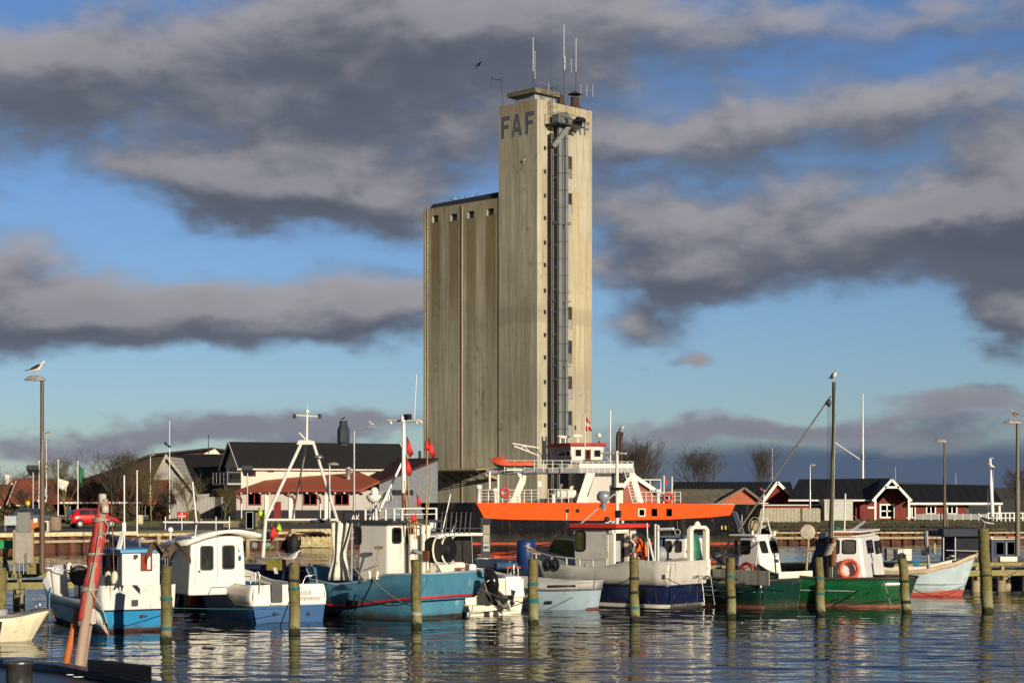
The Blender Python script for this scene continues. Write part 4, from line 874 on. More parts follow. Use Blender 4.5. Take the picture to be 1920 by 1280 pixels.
bare_tree('bare tree at the far right behind the last lamp post', 1908, 240, 866, 60, seed=16, dens=1.2)
bare_tree('dark bare bush-like tree beneath the dark hall roof', 168, 186, 880, 110, seed=17, dens=1.2)
bare_tree('dark bare tree in front of the brown tiled roof end', 266, 184, 890, 70, seed=18, dens=1.1)
bare_tree('low bare tree behind the green flag, left of the dark hall', 92, 212, 884, 76, seed=21, dens=1.2)
# russet bushes
def bush(label, px, py, Y, wpx, hpx, seed, col=(.11,.055,.025)):
    rr = random.Random(seed); m = M(); c = V(px, py, Y); rx = wpx/F*Y/2; h = hpx/F*Y
    for i in range(420):
        a = rr.random()*2*pi; r = rx*sqrt(rr.random()); z = h*rr.random()**.7*(1-.5*(r/rx)**2); q_ = Vector((c.x+r*cos(a), c.y+r*sin(a), GZ+z)); s_ = .10+.14*rr.random(); d = Vector((rr.uniform(-1,1),rr.uniform(-1,1),rr.uniform(-1,1))).normalized(); e = d.orthogonal()*s_
        m.add([q_-e, q_+e, q_+d*s_*1.5], [(0,1,2)])
    for i in range(40):
        a = rr.random()*2*pi; m.tube([Vector((c.x,c.y,GZ)), Vector((c.x+rx*.8*cos(a)*rr.random(), c.y+rx*.8*sin(a), GZ+h*(.6+.5*rr.random())))], [.02,.006], 3, cap=False)
    tag(m.obj('bush', mat('bush%d' % seed, col, .95, var=.5, vs=2)), label, 'bush')
bush('russet bush beside the grey boarded shed', 298, 975, 178, 34, 30, 1)
bush('dark twiggy bush behind the red car', 236, 975, 174, 50, 34, 2, (.06,.035,.02))
bush('brown bush at the left edge beside the road', 20, 985, 168, 50, 34, 3, (.08,.06,.025))
bush('brown bush behind the parking sign', 88, 975, 172, 34, 34, 4, (.10,.055,.025))
bush('brown hedge clump right of the red car', 180, 972, 176, 50, 24, 5, (.07,.04,.025))
bush('yellowish bush under the shed corner before the white wall', 362, 976, 176, 22, 20, 6, (.14,.10,.04))

# ------------------------------------------------------------------ lamps, poles, flags, signs
def pole_tube(m, px, pb, pt, Y, r, r2=None, z0=None):
    a, b_ = V(px, pb, Y), V(px, pt, Y); a.z = z0 if z0 is not None else a.z; m.tube([a, b_], [r, r2 or r], 8); return a, b_
bronze = mat('brown_lamp_metal', (.13,.09,.06), .6, .2, var=.3, vs=3, streak=True, dirt=(.22,.18,.12), damt=.3)
def street_lamp(label, px, ptop, Y, z0, r, side=-1, col=None, hw=1.0, head=True, pxb=None):
    t = thing('street_lamp', label, 'street lamp', (XX(px,Y),Y,z0), 0); h = ZZ(ptop,Y)-z0; m = M(); dx = 0 if pxb is None else XX(pxb,Y)-XX(px,Y)
    m.tube([(dx,0,0),(dx*.2,0,h*.56),(dx*.2,0,h*.57),(0,0,h)], [r*1.25,r*1.12,r*.85,r*.8], 12); m.obj('pole', col or bronze, t)
    m = M(); k = hw; q0 = side*.52*k
    vs = []; n = 9
    prof = [(-.28,.02,.03),(-.22,.12,.10),(0,.2,.17),(.25,.2,.18),(.45,.15,.13),(.55,.05,.05)]
    for (x, w2, zz) in prof:
        for j in range(n): a = pi*j/(n-1); vs.append((side*x*k+side*.12*k, -w2*k*cos(a), h-.02+zz*k*sin(a)*1.1))
    fs = [(i*n+j, i*n+j+1, (i+1)*n+j+1, (i+1)*n+j) for i in range(len(prof)-1) for j in range(n-1)]
    m.add(vs, fs, 0, True); m.add([vs[i*n] for i in range(6)]+[vs[i*n+n-1] for i in range(6)], [(i, i+1, 7+i, 6+i) for i in range(5)])
    m.obj('lamp_head', mat('streaked_lamp_head', (.38,.36,.32), .6, var=.6, vs=9, dirt=(.12,.10,.08), damt=.5), t); return t
street_lamp('tall brown street lamp at the left with a black backed gull on it', 79, 712, 60, 1.25, .075, -1, hw=.85)
street_lamp('brown street lamp at the right edge with a brown gull on its head', 1908, 793, 74, 1.3, .085, -1, hw=.85, col=mat('grey_green_lamp', (.17,.16,.12), .6, .2, var=.3, vs=3, streak=True))
street_lamp('thin brown street lamp standing on a wide foot before the clubhouse', 1771, 828, 150, 1.2, .10, -1, hw=1.3)
m_ = M(); m_.bar(V(1771,915,150)-Vector((0,0,0)), V(1777,986,150), .08); tag(m_.obj('lamp_stay', bronze), 'slanting stay leaning on the lamp before the clubhouse', 'stay')
street_lamp('grey street lamp above the white shed and picket fence', 1519, 872, 172, GZ, .07, 1, col=steel, hw=.8)
street_lamp('small grey street lamp in front of the dark hall roof', 282, 853, 180, GZ, .07, 1, col=steel, hw=.7)
street_lamp('thin street lamp right behind the tall left lamp', 87, 812, 186, GZ, .06, 1, col=steel, hw=.9)
street_lamp('short white headed street lamp before the red roofed hall', 618, 871, 170, GZ, .10, 1, col=steel, hw=1.3)
# bracket lamp with gull
t = thing('street_lamp', 'grey lamp post with a long arm to the right before the red roofed hall', 'street lamp', (XX(664,150),150,GZ), 0); h = ZZ(803,150)-GZ; m = M()
m.tube([(0,0,0),(0,0,h-.25),(.06,0,h-.05),(.25,0,h),(1.25,0,h+.10)], [.11,.08,.07,.06,.05], 8); m.obj('pole', steel, t); M().box(1.05,1.7,-.12,.12,h+.05,h+.18).obj('lamp_head', steel, t, bevel=.04)
def flood(label, px, ptop, Y, pole, hw=.5):
    t = thing('floodlight', label, 'floodlight', (XX(px,Y),Y,GZ), 0); h = ZZ(ptop,Y)-GZ; M().tube([(0,0,0),(0,0,h-.1)], .06, 8).obj('pole', pole, t)
    m = M(); m.prism([(-hw,-.3,h+.15),(hw,-.3,h+.15),(hw*.8,.3,h-.35),(-hw*.8,.3,h-.35)], (0,.15,.35)); m.obj('lamp_box', darkg, t); return t
flood('dark floodlight on a thin pole left of the tall lamp', 62, 883, 150, steel)
flood('black floodlight on a pole before the balcony building', 464, 884, 150, steel, .45)
def plain_pole(label, px, pt, pb, Y, r, m_, cat='pole', name='pole', tilt=0, group=None, z0=None):
    m = M(); a = V(px+tilt, pb, Y); b_ = V(px, pt, Y); a.z = a.z if z0 is None else z0; m.tube([a, b_], [r, r*.7], 8); m.ball(tuple(b_), r*1.2, n=8); return tag(m.obj(name, m_), label, cat, group)
def flagpole(label, px, pt, Y, flag=None, fm=None, r=.06, side=1):
    t = thing('flagpole', label, 'flagpole', (XX(px,Y),Y,GZ), 0); h = ZZ(pt,Y)-GZ; m = M(); m.tube([(0,0,0),(0,0,h)], [r,r*.6], 8); m.ball((0,0,h), r*1.4, n=8); m.obj('pole', white, t)
    if flag:
        (fz, fh, fw) = flag; m = M(); n = 7; vs = []
        for i in range(n+1):
            for j in range(5): u = i/n; vs.append((side*(.05+fw*u*(.9+.1*cos(j))), .18*sin(u*9+j*.8)*u, h-fz-fh*j/4-u*fh*.35))
        m.add(vs, [(i*5+j, (i+1)*5+j, (i+1)*5+j+1, i*5+j+1) for i in range(n) for j in range(4)], 0, True); fo = m.obj('flag', fm, t, solid=.02)
    return t
flg = mat('green_flag', (.02,.14,.06), .8); flr = mat('red_flag', (.45,.02,.02), .8); flw = mat('white_flag', (.7,.66,.58), .8)
flagpole('white flagpole with green flag left of the tall lamp', 73.5, 865, 165, (.3,2.2,.5), flg)
flagpole('white flagpole with a crumpled red and white flag', 109, 863, 165, (1.6,.9,.9), flw)
flagpole('white flagpole with green flag in front of the yellow green tree', 146, 865, 165, (.2,1.6,.5), flg)
flagpole('tall bare white flagpole rising over the dark hall', 318, 791, 190)
plain_pole('thin black mast rising over the dark hall', 391, 816, 850, 230, .06, black)
plain_pole('white vertical pole on the quay right of the red car', 257, 883, 1000, 112, .05, white, z0=1.3)
# second flags, triangular parking sign, yellow disc
t = thing('road_sign', 'grey triangular sign with white P behind the tall left lamp', 'sign', (XX(80,150),150,GZ), 0); h0, h1 = ZZ(931,150)-GZ, ZZ(914,150)-GZ; m = M()
m.tube([(0,0.05,0),(0,0.05,h1)], .04, 6); m.obj('post', steel, t); m = M(); m.prism([(-.42,0,h0),(.42,0,h0),(.2,0,h1),(-.02,0,h1+.1)], (0,.03,0)); m.obj('sign_plate', mat('sign_grey', (.4,.42,.42), .5), t)
text('P', 'sign_letter', .42, white, t, (-.02,-.012,h0+.18), (pi/2,0,0)); M().box(-.42,.3,0,.03,h0-.42,h0-.24).obj('sub_plate', white, t)
m = M(); m.lathe([(.01,-.02),(.21,-.02),(.21,.02),(.01,.02)], (0,0,0), 20, axis='y'); o = m.obj('round_sign', mat('yellow_paint', (.72,.55,.02), .5)); o.location = (XX(52,160),160,ZZ(943,160)); tag(o, 'yellow round sign left of the tall lamp', 'sign'); M().tube([(0,.03,0),(0,.03,GZ-ZZ(943,160))], .03, 6).obj('post', steel, o)
t = thing('banner_sign', 'red rectangular sign with white lines in front of the grey shed', 'sign', (XX(332,152),152,GZ), 0); m = M(); h0, h1 = ZZ(971,152)-GZ, ZZ(959,152)-GZ; wd = 18/F*152
m.box(0,wd,0,.04,h0,h1); m.obj('sign_plate', mat('signal_red', (.62,.015,.012), .5), t); m = M(); m.box(.12*wd,.88*wd,-.012,-.002,h0+.22*(h1-h0),h0+.42*(h1-h0)); m.box(.4*wd,.6*wd,-.012,-.002,h0+.58*(h1-h0),h0+.66*(h1-h0)); m.box(.42*wd,.58*wd,-.012,-.002,h0+.74*(h1-h0),h0+.84*(h1-h0)); m.obj('sign_print', white, t)
m = M(); m.box(.1,.15,.05,.09,0,h0+.1); m.box(wd-.15,wd-.1,.05,.09,0,h0+.1); m.obj('sign_posts', steel, t)
# white barrier rail on the quay, small yellow hut box
y_ = 128; m = M(); zr = ZZ(978.5,y_); m.tube([(XX(306,y_),y_,zr),(XX(432,y_),y_,zr)], .07, 8)
for px in (310, 341, 405, 430): m.tube([(XX(px,y_),y_,GZ),(XX(px,y_),y_,ZZ(968,y_))], .035, 6)
tag(m.obj('barrier_rail', white), 'white horizontal pipe rail on thin posts along the quay', 'barrier')
m = M(); m.box(XX(259,150),XX(267,150),150,150.4,GZ,ZZ(965,150)); tag(m.obj('meter_box', mat('pale_yellow_box', (.62,.57,.35), .7)), 'small pale yellow box on the grass right of the red car', 'box')
m = M(); m.lathe([(.42,0),(.45,.1),(.42,.9),(.3,.95)], (XX(103,126),126,GZ), 12); tag(m.obj('concrete_bollard', mat('brown_stone', (.25,.18,.12), .9, var=.3)), 'stout brown stone bollard left of the red car', 'bollard')
m = M(); a = V(19,978,122); m.box(XX(9,122),XX(31,122),121.9,122,ZZ(984,122),ZZ(967,122)); o = m.obj('sign_board', mat('pale_blue_grey', (.42,.48,.50), .5)); m = M()
for px in (9.5,30): m.box(XX(px,122)-.03,XX(px,122)+.05,122.01,122.1,GZ,ZZ(966,122))
m.obj('post', steel, o); tag(o, 'pale blank board on two posts at the left edge of the quay', 'sign')
m = M(); m.box(XX(56,123),XX(71,123),123,124.2,GZ,ZZ(973,123)); m2 = m.obj('pallet_stack', mat('pallet_orange', (.48,.16,.05), .8, var=.3)); tag(m2, 'orange brown stacked crates on the quay behind the metal board', 'crates'); M().box(XX(63,123),XX(70,123),122.96,122.998,ZZ(979,123),ZZ(971,123)).obj('notice', white, m2)
m = M(); m.box(XX(81.5,121),XX(89,121),121,121.5,GZ,ZZ(976,121)); o = m.obj('info_stand', white); M().box(XX(83,121),XX(88,121),120.98,120.998,GZ+.05,ZZ(978,121)).obj('panel', black, o); tag(o, 'narrow black panel stand with white frame beside the tall left lamp', 'stand')
for (px, py0, py1, wdp, lb) in ((474, 960, 985, 20, 'mossy stacked timber block on the quay left of the green pennant'), (432, 976, 985, 26, 'low mossy timber block beside the end of the barrier rail')):
    Y_ = 140; m = M(); hh_ = ZZ(py0,Y_)-GZ
    for k in range(3): m.box(XX(px-wdp/2,Y_), XX(px+wdp/2,Y_)+.05*k, Y_, Y_+1, GZ+k*hh_/3+.002, GZ+(k+1)*hh_/3-.02)
    tag(m.obj('timber_stack', wood), lb, 'timber')
m = M(); m.box(XX(460,126),XX(476,126),126,126.8,GZ,ZZ(967,126)+.4); o = m.obj('switch_cabinet', black); window(o, (XX(460,126),125.998,GZ), (1,0,0), (0,0,1), .04, XX(476,126)-XX(460,126)-.04, .1, ZZ(967,126)+.3-GZ, fw=.05, fm=greyp, gm=darkg, name='cabinet_door'); tag(o, 'black cabinet on the quay beside the green pennant', 'cabinet')
# railing and two people on the quay between the hall and the ferry
# black cube bag with AK
o = M().box(0,1.25,0,1,0,1.25).obj('black_container', black, bevel=.12); o.location = (XX(643,136),136,GZ); tag(o, 'black rounded container with white letters AK in front of the hall', 'container')
text('AK', 'letters', .62, white, o, (.62,-.012,.55), (pi/2,0,0), sx=.8)

# ------------------------------------------------------------------ cars
def car(label, px, Y, rz, bodym, L=3.6, W=1.65, Hh=1.48, group='cars parked on the left quay', simple=False):
    t = thing('parked_car', label, 'car', (XX(px,Y),Y,GZ+.02), rz, group); m = M()
    # profile stations along x (rear to front): z of belt, roof, half widths
    prof = [(0,.35,.78,.84,.60),(.06,.28,.95,1.25,.66),(.16,.25,.98,1.42,.70),(.42,.25,.97,1.48,.72),(.60,.25,.95,1.38,.70),(.76,.25,.93,.98,.66),(.90,.27,.80,.84,.62),(.985,.33,.62,.64,.54),(1.0,.38,.5,.52,.5)]
    rings = []
    for (f, zb, zs, zr, wr) in prof:
        x = f*L; w2 = W/2*(.86 if f in (0,1.0) else 1); wt_ = w2*.84 if zr > zs+.08 else w2*.92
        rings.append([(x,-w2*.9,zb),(x,-w2,zb+.15),(x,-w2*1.0,zs-.12),(x,-w2*.96,zs),(x,-wt_*.88,zr-.06),(x,-wt_*.6,zr),(x,wt_*.6,zr),(x,wt_*.88,zr-.06),(x,w2*.96,zs),(x,w2,zs-.12),(x,w2,zb+.15),(x,w2*.9,zb)])
    vs = [v for r in rings for v in r]; k = 12; fs = [(i*k+j,i*k+(j+1)%k,(i+1)*k+(j+1)%k,(i+1)*k+j) for i in range(len(rings)-1) for j in range(k)]
    m.add(vs, fs, 0, True); m.add(rings[0], [tuple(range(k))[::-1]]); m.add(rings[-1], [tuple(range(k))]); m.obj('body', bodym, t, sub=1)
    # glazing: side windows, rear and front screens
    def gl(nm, pts, off): mm = M(); mm.prism(pts, off); mm.obj(nm, winD, t)
    for s_ in (-1, 1):
        y0, y1 = s_*W/2*.975, s_*W/2*.80
        gl('side_window', [(.15*L,y0,1.0),(.40*L,y0,1.0),(.40*L,y1,1.36),(.19*L,y1,1.33)], (0,s_*.03,0)); gl('side_window', [(.42*L,y0,1.0),(.70*L,y0,.99),(.585*L,y1,1.33),(.42*L,y1,1.36)], (0,s_*.03,0))
        for f in (.17, .82):
            wh = M(); wh.lathe([(.12,-.11),(.31,-.11),(.33,-.06),(.33,.06),(.31,.11),(.12,.11)], (f*L, s_*(W/2-.06), .31), 20, axis='y'); wo_ = wh.obj('wheel', rubber, t)
            wh = M(); yy = s_*(W/2+.055); wh.lathe([(.02,-.012),(.20,-.012),(.20,.012),(.02,.012)], (f*L, yy, .31), 14, axis='y'); wh.obj('rim', alu, wo_)
        mm = M(); mm.box(-.03, .05, s_*W/2*.55-.09, s_*W/2*.55+.09, .78, 1.0); mm.obj('tail_light', mat('tail_red', (.5,.02,.02), .3), t)
    gl('rear_window', [(.02*L,-W*.36,.98),(.02*L,W*.36,.98),(.07*L,W*.30,1.34),(.07*L,-W*.30,1.34)], (-.06,0,0))
    gl('windscreen', [(.765*L,-W*.37,.97),(.765*L,W*.37,.97),(.62*L,W*.31,1.38),(.62*L,-W*.31,1.38)], (.06,0,.03))
    mm = M(); mm.box(-.05,-.01,-.26,.26,.66,.78); mm.obj('number_plate', white, t); mm = M(); mm.box(-.08,.05,-W*.47,W*.47,.30,.48); mm.obj('bumper', darkg, t, bevel=.03)
    return t
car('small red hatchback parked on the quay road', 129, 134, radians(28), mat('red_car_paint', (.50,.012,.012), .25, var=.05, coat=.6, bump=0))
car('dark blue grey hatchback parked behind the metal board', 18, 137, radians(12), mat('grey_car_paint', (.05,.06,.075), .3, var=.05, coat=.5, bump=0), L=4.1)
# ------------------------------------------------------------------ boats
def interp(tab, t):
    for i in range(len(tab)-1):
        if t <= tab[i+1][0]:
            f = (t-tab[i][0])/(tab[i+1][0]-tab[i][0]); f = f*f*(3-2*f)*.5+f*.5; return tab[i][1]+(tab[i+1][1]-tab[i][1])*f
    return tab[-1][1]
PLAN_TR = [(0,.86),(.25,1),(.5,1),(.7,.88),(.85,.6),(.95,.26),(1,.02)]      # square stern
PLAN_RD = [(0,.02),(.03,.42),(.08,.66),(.18,.88),(.35,1),(.6,.97),(.78,.75),(.9,.42),(1,.02)]  # rounded stern
PLAN_FULL = [(0,.80),(.05,.9),(.3,1),(.65,1),(.82,.85),(.93,.55),(1,.10)]
class Boat:
    def __init__(s, name, label, px, Y, ang, L, Bm, plan, sheer, rake=.5, srake=0, cat='boat', group=None):
        """px, Y: the middle of the stern at the waterline; ang: heading"""
        s.o = Vector((XX(px, Y), Y, 0)); s.F = Frame(s.o, ang); s.L, s.B, s.plan, s.sheer, s.rake, s.srake = L, Bm, plan, sheer, rake, srake
        s.root = thing(name, label, cat, s.o, ang, group)
    def hw(s, t): return s.B/2*interp(s.plan, t)
    def zs(s, t): return interp(s.sheer, t)
    def pt(s, t, side, zf, wf=1.0, wb=1.0, inset=0):
        """point on the hull: zf a number (absolute z) or ('s', d) for d below the sheer; wf, wb width factors at stern and bow"""
        zf = zf(t) if callable(zf) else zf; z = s.zs(t)-zf[1] if isinstance(zf, tuple) else zf; k = wf+(wb-wf)*max(0, (t-.35)/.65)**1.3
        hgt = max(.05, s.zs(t)); drop = (s.zs(t)-z)/hgt
        x = s.L*t-s.rake*drop*max(0, (t-.4)/.6)**2+s.srake*drop*(1-min(1, t/.3))
        return Vector((x, side*max(.005, s.hw(t)*k-inset), z))
    def band(s, name, mt, top, bot, solid=0, t0=0, t1=1, ends=True, n=36, sides=(1,-1), rows=2, parent=None, inset=0, smooth=True):
        """strip of planking between two height rules (zf, wf, wb)"""
        m = M(); ts = [t0+(t1-t0)*i/n for i in range(n+1)]
        for sd in sides:
            vs = []
            for t in ts:
                a, b_ = s.pt(t, sd, *top, inset=inset), s.pt(t, sd, *bot, inset=inset)
                for r in range(rows+1):
                    f = r/rows; q = a.lerp(b_, f); q.y += sd*.05*sin(pi*f)*(1 if rows > 2 else .0)*min(1, s.hw(t)/.3); vs.append(q)
            k = rows+1; m.add(vs, [(i*k+r, (i+1)*k+r, (i+1)*k+r+1, i*k+r+1) for i in range(n) for r in range(rows)], 0, smooth)
        if ends and t0 == 0:
            vs = [s.pt(0, 1, *top, inset=inset), s.pt(0, -1, *top, inset=inset), s.pt(0, -1, *bot, inset=inset), s.pt(0, 1, *bot, inset=inset)]; m.add(vs, [(0,1,2,3)])
        return m.obj(name, mt, parent or s.root, solid=solid)
    def deck(s, name, mt, zf, t0=0, t1=1, inset=.03, n=24, wf=1, wb=1):
        m = M(); vs = []
        for i in range(n+1):
            t = t0+(t1-t0)*i/n
            for sd in (1, -1): vs.append(s.pt(t, sd, zf, wf, wb, inset=inset))
        m.add(vs, [(2*i, 2*i+1, 2*i+3, 2*i+2) for i in range(n)]); return m.obj(name, mt, s.root, solid=.03)
    def rail(s, name, mt, zf, r, t0=0, t1=1, wf=1, wb=1, n=30, out=0, stern=True, flat=1):
        m = M(); a = [s.pt(t0+(t1-t0)*i/n, 1, zf, wf, wb, inset=-out) for i in range(n+1)]; b_ = [s.pt(t0+(t1-t0)*i/n, -1, zf, wf, wb, inset=-out) for i in range(n+1)]
        pts = (a[::-1]+b_ if (stern and t0 == 0) else None)
        if pts: m.tube(pts, r, 6)
        else: m.tube(a, r, 6); m.tube(b_, r, 6)
        return m.obj(name, mt, s.root)
    def cabin(s, name, mt, x0, x1, y0, y1, z0, z1, fr=0, ar=0, tum=0, bevel=.05, parent=None, z1f=None):
        """x0 aft, x1 forward; fr, ar: top pulled in at front / aft; tum: sides pulled in at the top"""
        z2 = z1f or z1; m = M(); m.hexa([(x0,y0,z0),(x1,y0,z0),(x1,y1,z0),(x0,y1,z0),(x0+ar,y0+tum,z1),(x1-fr,y0+tum,z2),(x1-fr,y1-tum,z2),(x0+ar,y1-tum,z1)])
        s.cb = (x0,x1,y0,y1,z0,z1,fr,ar,tum); return m.obj(name, mt, parent or s.root, bevel=bevel)
    def fwin(s, face, parent, a, b_, c, d_, **k):
        """window on a cabin face given by pixel bounds a..b, c..d (left, right, top, bottom)"""
        x0,x1,y0,y1,z0,z1,fr,ar,tum = s.cb
        if face == 'port': # +y side, seen from the left: u runs towards -x .. normal +y
            p0, p1 = s.F.ony(a, d_, y1), s.F.ony(b_, c, y1); sl = tum/(z1-z0)
            v = Vector((0,-sl,1)); o = Vector((0,y1+.004,z0)); u = Vector((-1,0,0)); us = sorted((-p0.x, -p1.x)); k.setdefault('shear', 0)
            return window(parent, o, u, v, us[0], us[1], p0.z-z0, p1.z-z0, **k)
        if face == 'stbd':
            p0, p1 = s.F.ony(a, d_, y0), s.F.ony(b_, c, y0); us = sorted((p0.x, p1.x))
            return window(parent, Vector((0,y0-.004,z0)), Vector((1,0,0)), Vector((0,tum/(z1-z0),1)), us[0], us[1], p0.z-z0, p1.z-z0, **k)
        p0, p1 = s.F.onx(a, d_, x0+ar*.5), s.F.onx(b_, c, x0+ar*.5); us = sorted((-p0.y, -p1.y))  # aft face, normal -x
        return window(parent, Vector((x0-.004,0,z0)), Vector((0,-1,0)), Vector((ar/(z1-z0),0,1)), us[0], us[1], p0.z-z0, p1.z-z0, **k)

def cowl(m, c, r, h): m.tube([c, Vector(c)+Vector((0,0,h)), Vector(c)+Vector((.0,.0,h+r))], r, 10)
H1 = radians(118.6)
GR = (.06,.055,.03)
# --- boat 1: small cream dinghy at the left edge (bow to the right)
b = Boat('rowing_boat', 'small cream rowing boat with a black strip, moored at the left edge', -92, 46.6, radians(12), 2.45, 1.25, PLAN_TR, [(0,.55),(.6,.62),(1,.78)], rake=.45)
dh = mat('cream_planking', (.70,.65,.46), .5, var=.15, vs=3, dirt=(.45,.4,.25), damt=.2, bump=.1)
b.band('hull', dh, (('s',0),1,1), (-.15,.6,.35), rows=4, solid=.02); b.rail('gunwale', mat('grey_gunwale', (.12,.12,.13), .6), ('s',-.02), .03)
b.band('keel_strake', mat('brown_antifouling', (.10,.05,.03), .8, var=.4), (.06,.72,.45), (-.2,.5,.25), inset=-.012)
b.deck('floorboards', woodl, .12, inset=.15); p = b.F.onx(24,1185,1.2)
q0 = b.pt(.52,-1,('s',.08)); q1 = b.pt(.49,-1,('s',.52),.95,.9); M().tube([q0+Vector((0,-.03,0)), q1+Vector((0,-.02,0))], .035, 8).obj('fender_strip', rubber, b.root)
M().box(.5,.75,-.5,.5,.35,.42).obj('thwart', woodl, b.root)
M().tube([(2.2,0,.8),(2.2,-.1,1.0),(2.1,.1,1.0),(2.1,0,.8)], .015, 6).obj('bow_fitting', chrome, b.root)
M().box(.9,1.35,.05,.45,.45,.72).obj('crate', mat('faded_red_plastic', (.42,.07,.06), .6), b.root)
# --- boat 2: white over blue with a blue roofed cabin
b = Boat('fishing_boat', 'white and bright blue fishing boat with a blue roofed cabin and open foredeck', 262, 50.0, H1, 7.3, 2.5, [(0,.78),(.03,.86),(.1,.94),(.3,1),(.65,1),(.82,.90),(.92,.68),(.98,.42),(1,.08)], [(0,1.28),(.035,1.28),(.075,.84),(.5,.84),(.72,.95),(.88,1.25),(1,1.62)], rake=.55, srake=.12)
hb2 = mat('bright_blue_hull', (.02,.22,.46), .28, var=.15, vs=1.5, dirt=(.10,.32,.5), damt=.15, bump=.05, spec=.5)
grime(hb2, .05, .28, GR, .7, (.12,.06,.03)); b.band('lower_hull', hb2, (.60,.99,.86), (-.2,.80,.45), rows=4); b.band('antifouling', mat('brown_bottom_paint', (.09,.03,.02), .8, var=.4, vs=4), (.10,.905,.62), (-.3,.78,.42), inset=-.045)
topm = mat('white_topsides', (.70,.69,.66), .35, var=.08, vs=2, dirt=(.45,.40,.32), damt=.16, bump=.04)
grime(topm, -1, .9, (.45,.36,.24), .25, (.36,.18,.08)); b.band('bulwark', topm, (('s',0),1,1), (.60,.99,.86), solid=.035, n=60); b.rail('rubbing_strake', black, .60, .03, wf=.99, wb=.86)
b.deck('deck', mat('dark_deck', (.10,.09,.08), .8, var=.4, dirt=(.3,.27,.2), damt=.25), .62, wf=.98, wb=.9)
F_ = b.F
# cabin: aft face px 228..298, y 1035..1098; port face px 190..228
xA = 1.15; pr = F_.onx(300, 1070, xA); pl = F_.onx(229, 1070, xA); y0, y1 = pr.y, pl.y; zt = F_.onx(262, 1036, xA).z
xB = F_.ony(190, 1070, y1).x
cab = b.cabin('cabin', topm, xA, xB, y0, y1, .65, zt, bevel=.03)
M().box(xA-.10, xB+.12, y0-.08, y1+.08, zt+.003, zt+.10).obj('cabin_roof', mat('sky_blue_roof', (.06,.32,.58), .45, var=.1), cab, bevel=.02)
w_ = b.fwin('aft', cab, 263.5, 285, 1036, 1070, fw=.05, fm=mat('brown_window_frame', (.11,.035,.02), .6), gm=mat('red_curtain', (.55,.05,.03), .7, var=.3, vs=9), pane='curtain')
pw = F_.onx(277, 1055, xA); M().box(xA-.018, xA-.012, F_.onx(282,0,xA).y, F_.onx(276,0,xA).y, pw.z-.22, pw.z+.18).obj('curtain_edge', white, w_)
b.fwin('port', cab, 194, 200, 1040, 1078, fw=.03, fm=darkg); b.fwin('port', cab, 206, 222, 1040, 1078, fw=.03, fm=darkg)
pl_ = F_.onx(255,1038,xA-.1); M().box(xA-.16,xA-.03,pl_.y-.04,pl_.y+.04,pl_.z-.12,pl_.z-.02).obj('deck_light', black, cab)
# raised foredeck bulwark seen on the inside is the far side; side port, exhaust, fenders
q = b.pt(.16,1,.78); p = F_.ony(252,1138,b.hw(.1)); 
M().box(-.06,.02,F_.onx(258,0,0).y,F_.onx(247,0,0).y,.72,.88).obj('freeing_port', black, b.root)
for px in (266.5, 274): p = F_.onx(px, 1154, .02); M().lathe([(.05 if px<270 else .025,-.02),(.05 if px<270 else .025,.05)], (p.x-.02,p.y,p.z), 12, axis='x').obj('exhaust_port', black, b.root)
# lost-rod holders: poles in fender tubes beside the cabin
for k, (px, pt_) in enumerate(((205, 938), (209, 935), (216, 950))):
    p = F_.ony(px, 1090, y1+.35); a = Vector((p.x, y1+.35, .7)); h_ = F_.ony(px-5, pt_, y1+.35).z; M().tube([a, (a.x+.35, a.y, h_)], .018, 6).obj('pole_rod', mat('brown_rod', (.14,.07,.045), .6), b.root)
fb = M()
for px in (204, 216): p = F_.ony(px, 1085, y1+.40); fb.lathe([(.03,.42),(.085,.36),(.10,.18),(.085,.02),(.03,-.04)], (p.x, y1+.42, p.z-.2), 12); 
fb.obj('fender', mat('cream_fender', (.62,.58,.44), .6), b.root)
hl = F_.ony(149,1078,-.1); m = M(); m.torus((hl.x,-.1,hl.z), .28, .04, (1,0,0), 20, 8); m.lathe([(.02,-.04),(.27,-.04),(.27,.04),(.02,.04)], (hl.x+.05,-.1,hl.z), 18, axis='x', smooth=False); m.tube([(hl.x,-.1,hl.z-.25),(hl.x,-.1,.62)], .04, 6); m.obj('net_hauler', black, b.root)
m = M(); m.ball((F_.ony(130,1065,-.1).x, -.1, F_.ony(130,1065,-.1).z), .10, .10, .19, 12); m.obj('mooring_float', cream, b.root)
m = M(); p = F_.ony(245,1030,0); m.bar((xA+.5,.1,zt+.1),(xA+.35,.0,zt+.6), .1); m.bar((xA+.35,-.0,zt+.6),(xA+.35,0,zt+.85), .1); m.obj('mast_foot', white, cab)
pt2 = F_.ony(257,883,0); M().tube([(xA+.35,-.02,zt+.1),(xA+.3,0,F_.ony(257,890,0).z)], .022, 6).obj('aerial', white, cab)
m = M(); m.tube([b.pt(.9,1,('s',.05)), b.pt(.9,1,('s',-.25)), b.pt(.86,0,('s',-.2))], .02, 6); m.obj('rail_fitting', chrome, b.root)
# blue tied fender bundles on the rail
for t_ in (.62,):
    p = b.pt(t_,1,('s',-.02)); m = M(); 
    for k in range(9): m.tube([p+Vector((.02*k-.08,.02,.12)), p+Vector((.03*k-.12,.09,-.15)), p+Vector((.02*k-.09,.08,-.75-.03*(k%3)))], .012, 4)
    m.obj('rope_bundle', mat('pale_blue_rope', (.16,.40,.52), .85, var=.4, vs=20), b.root)
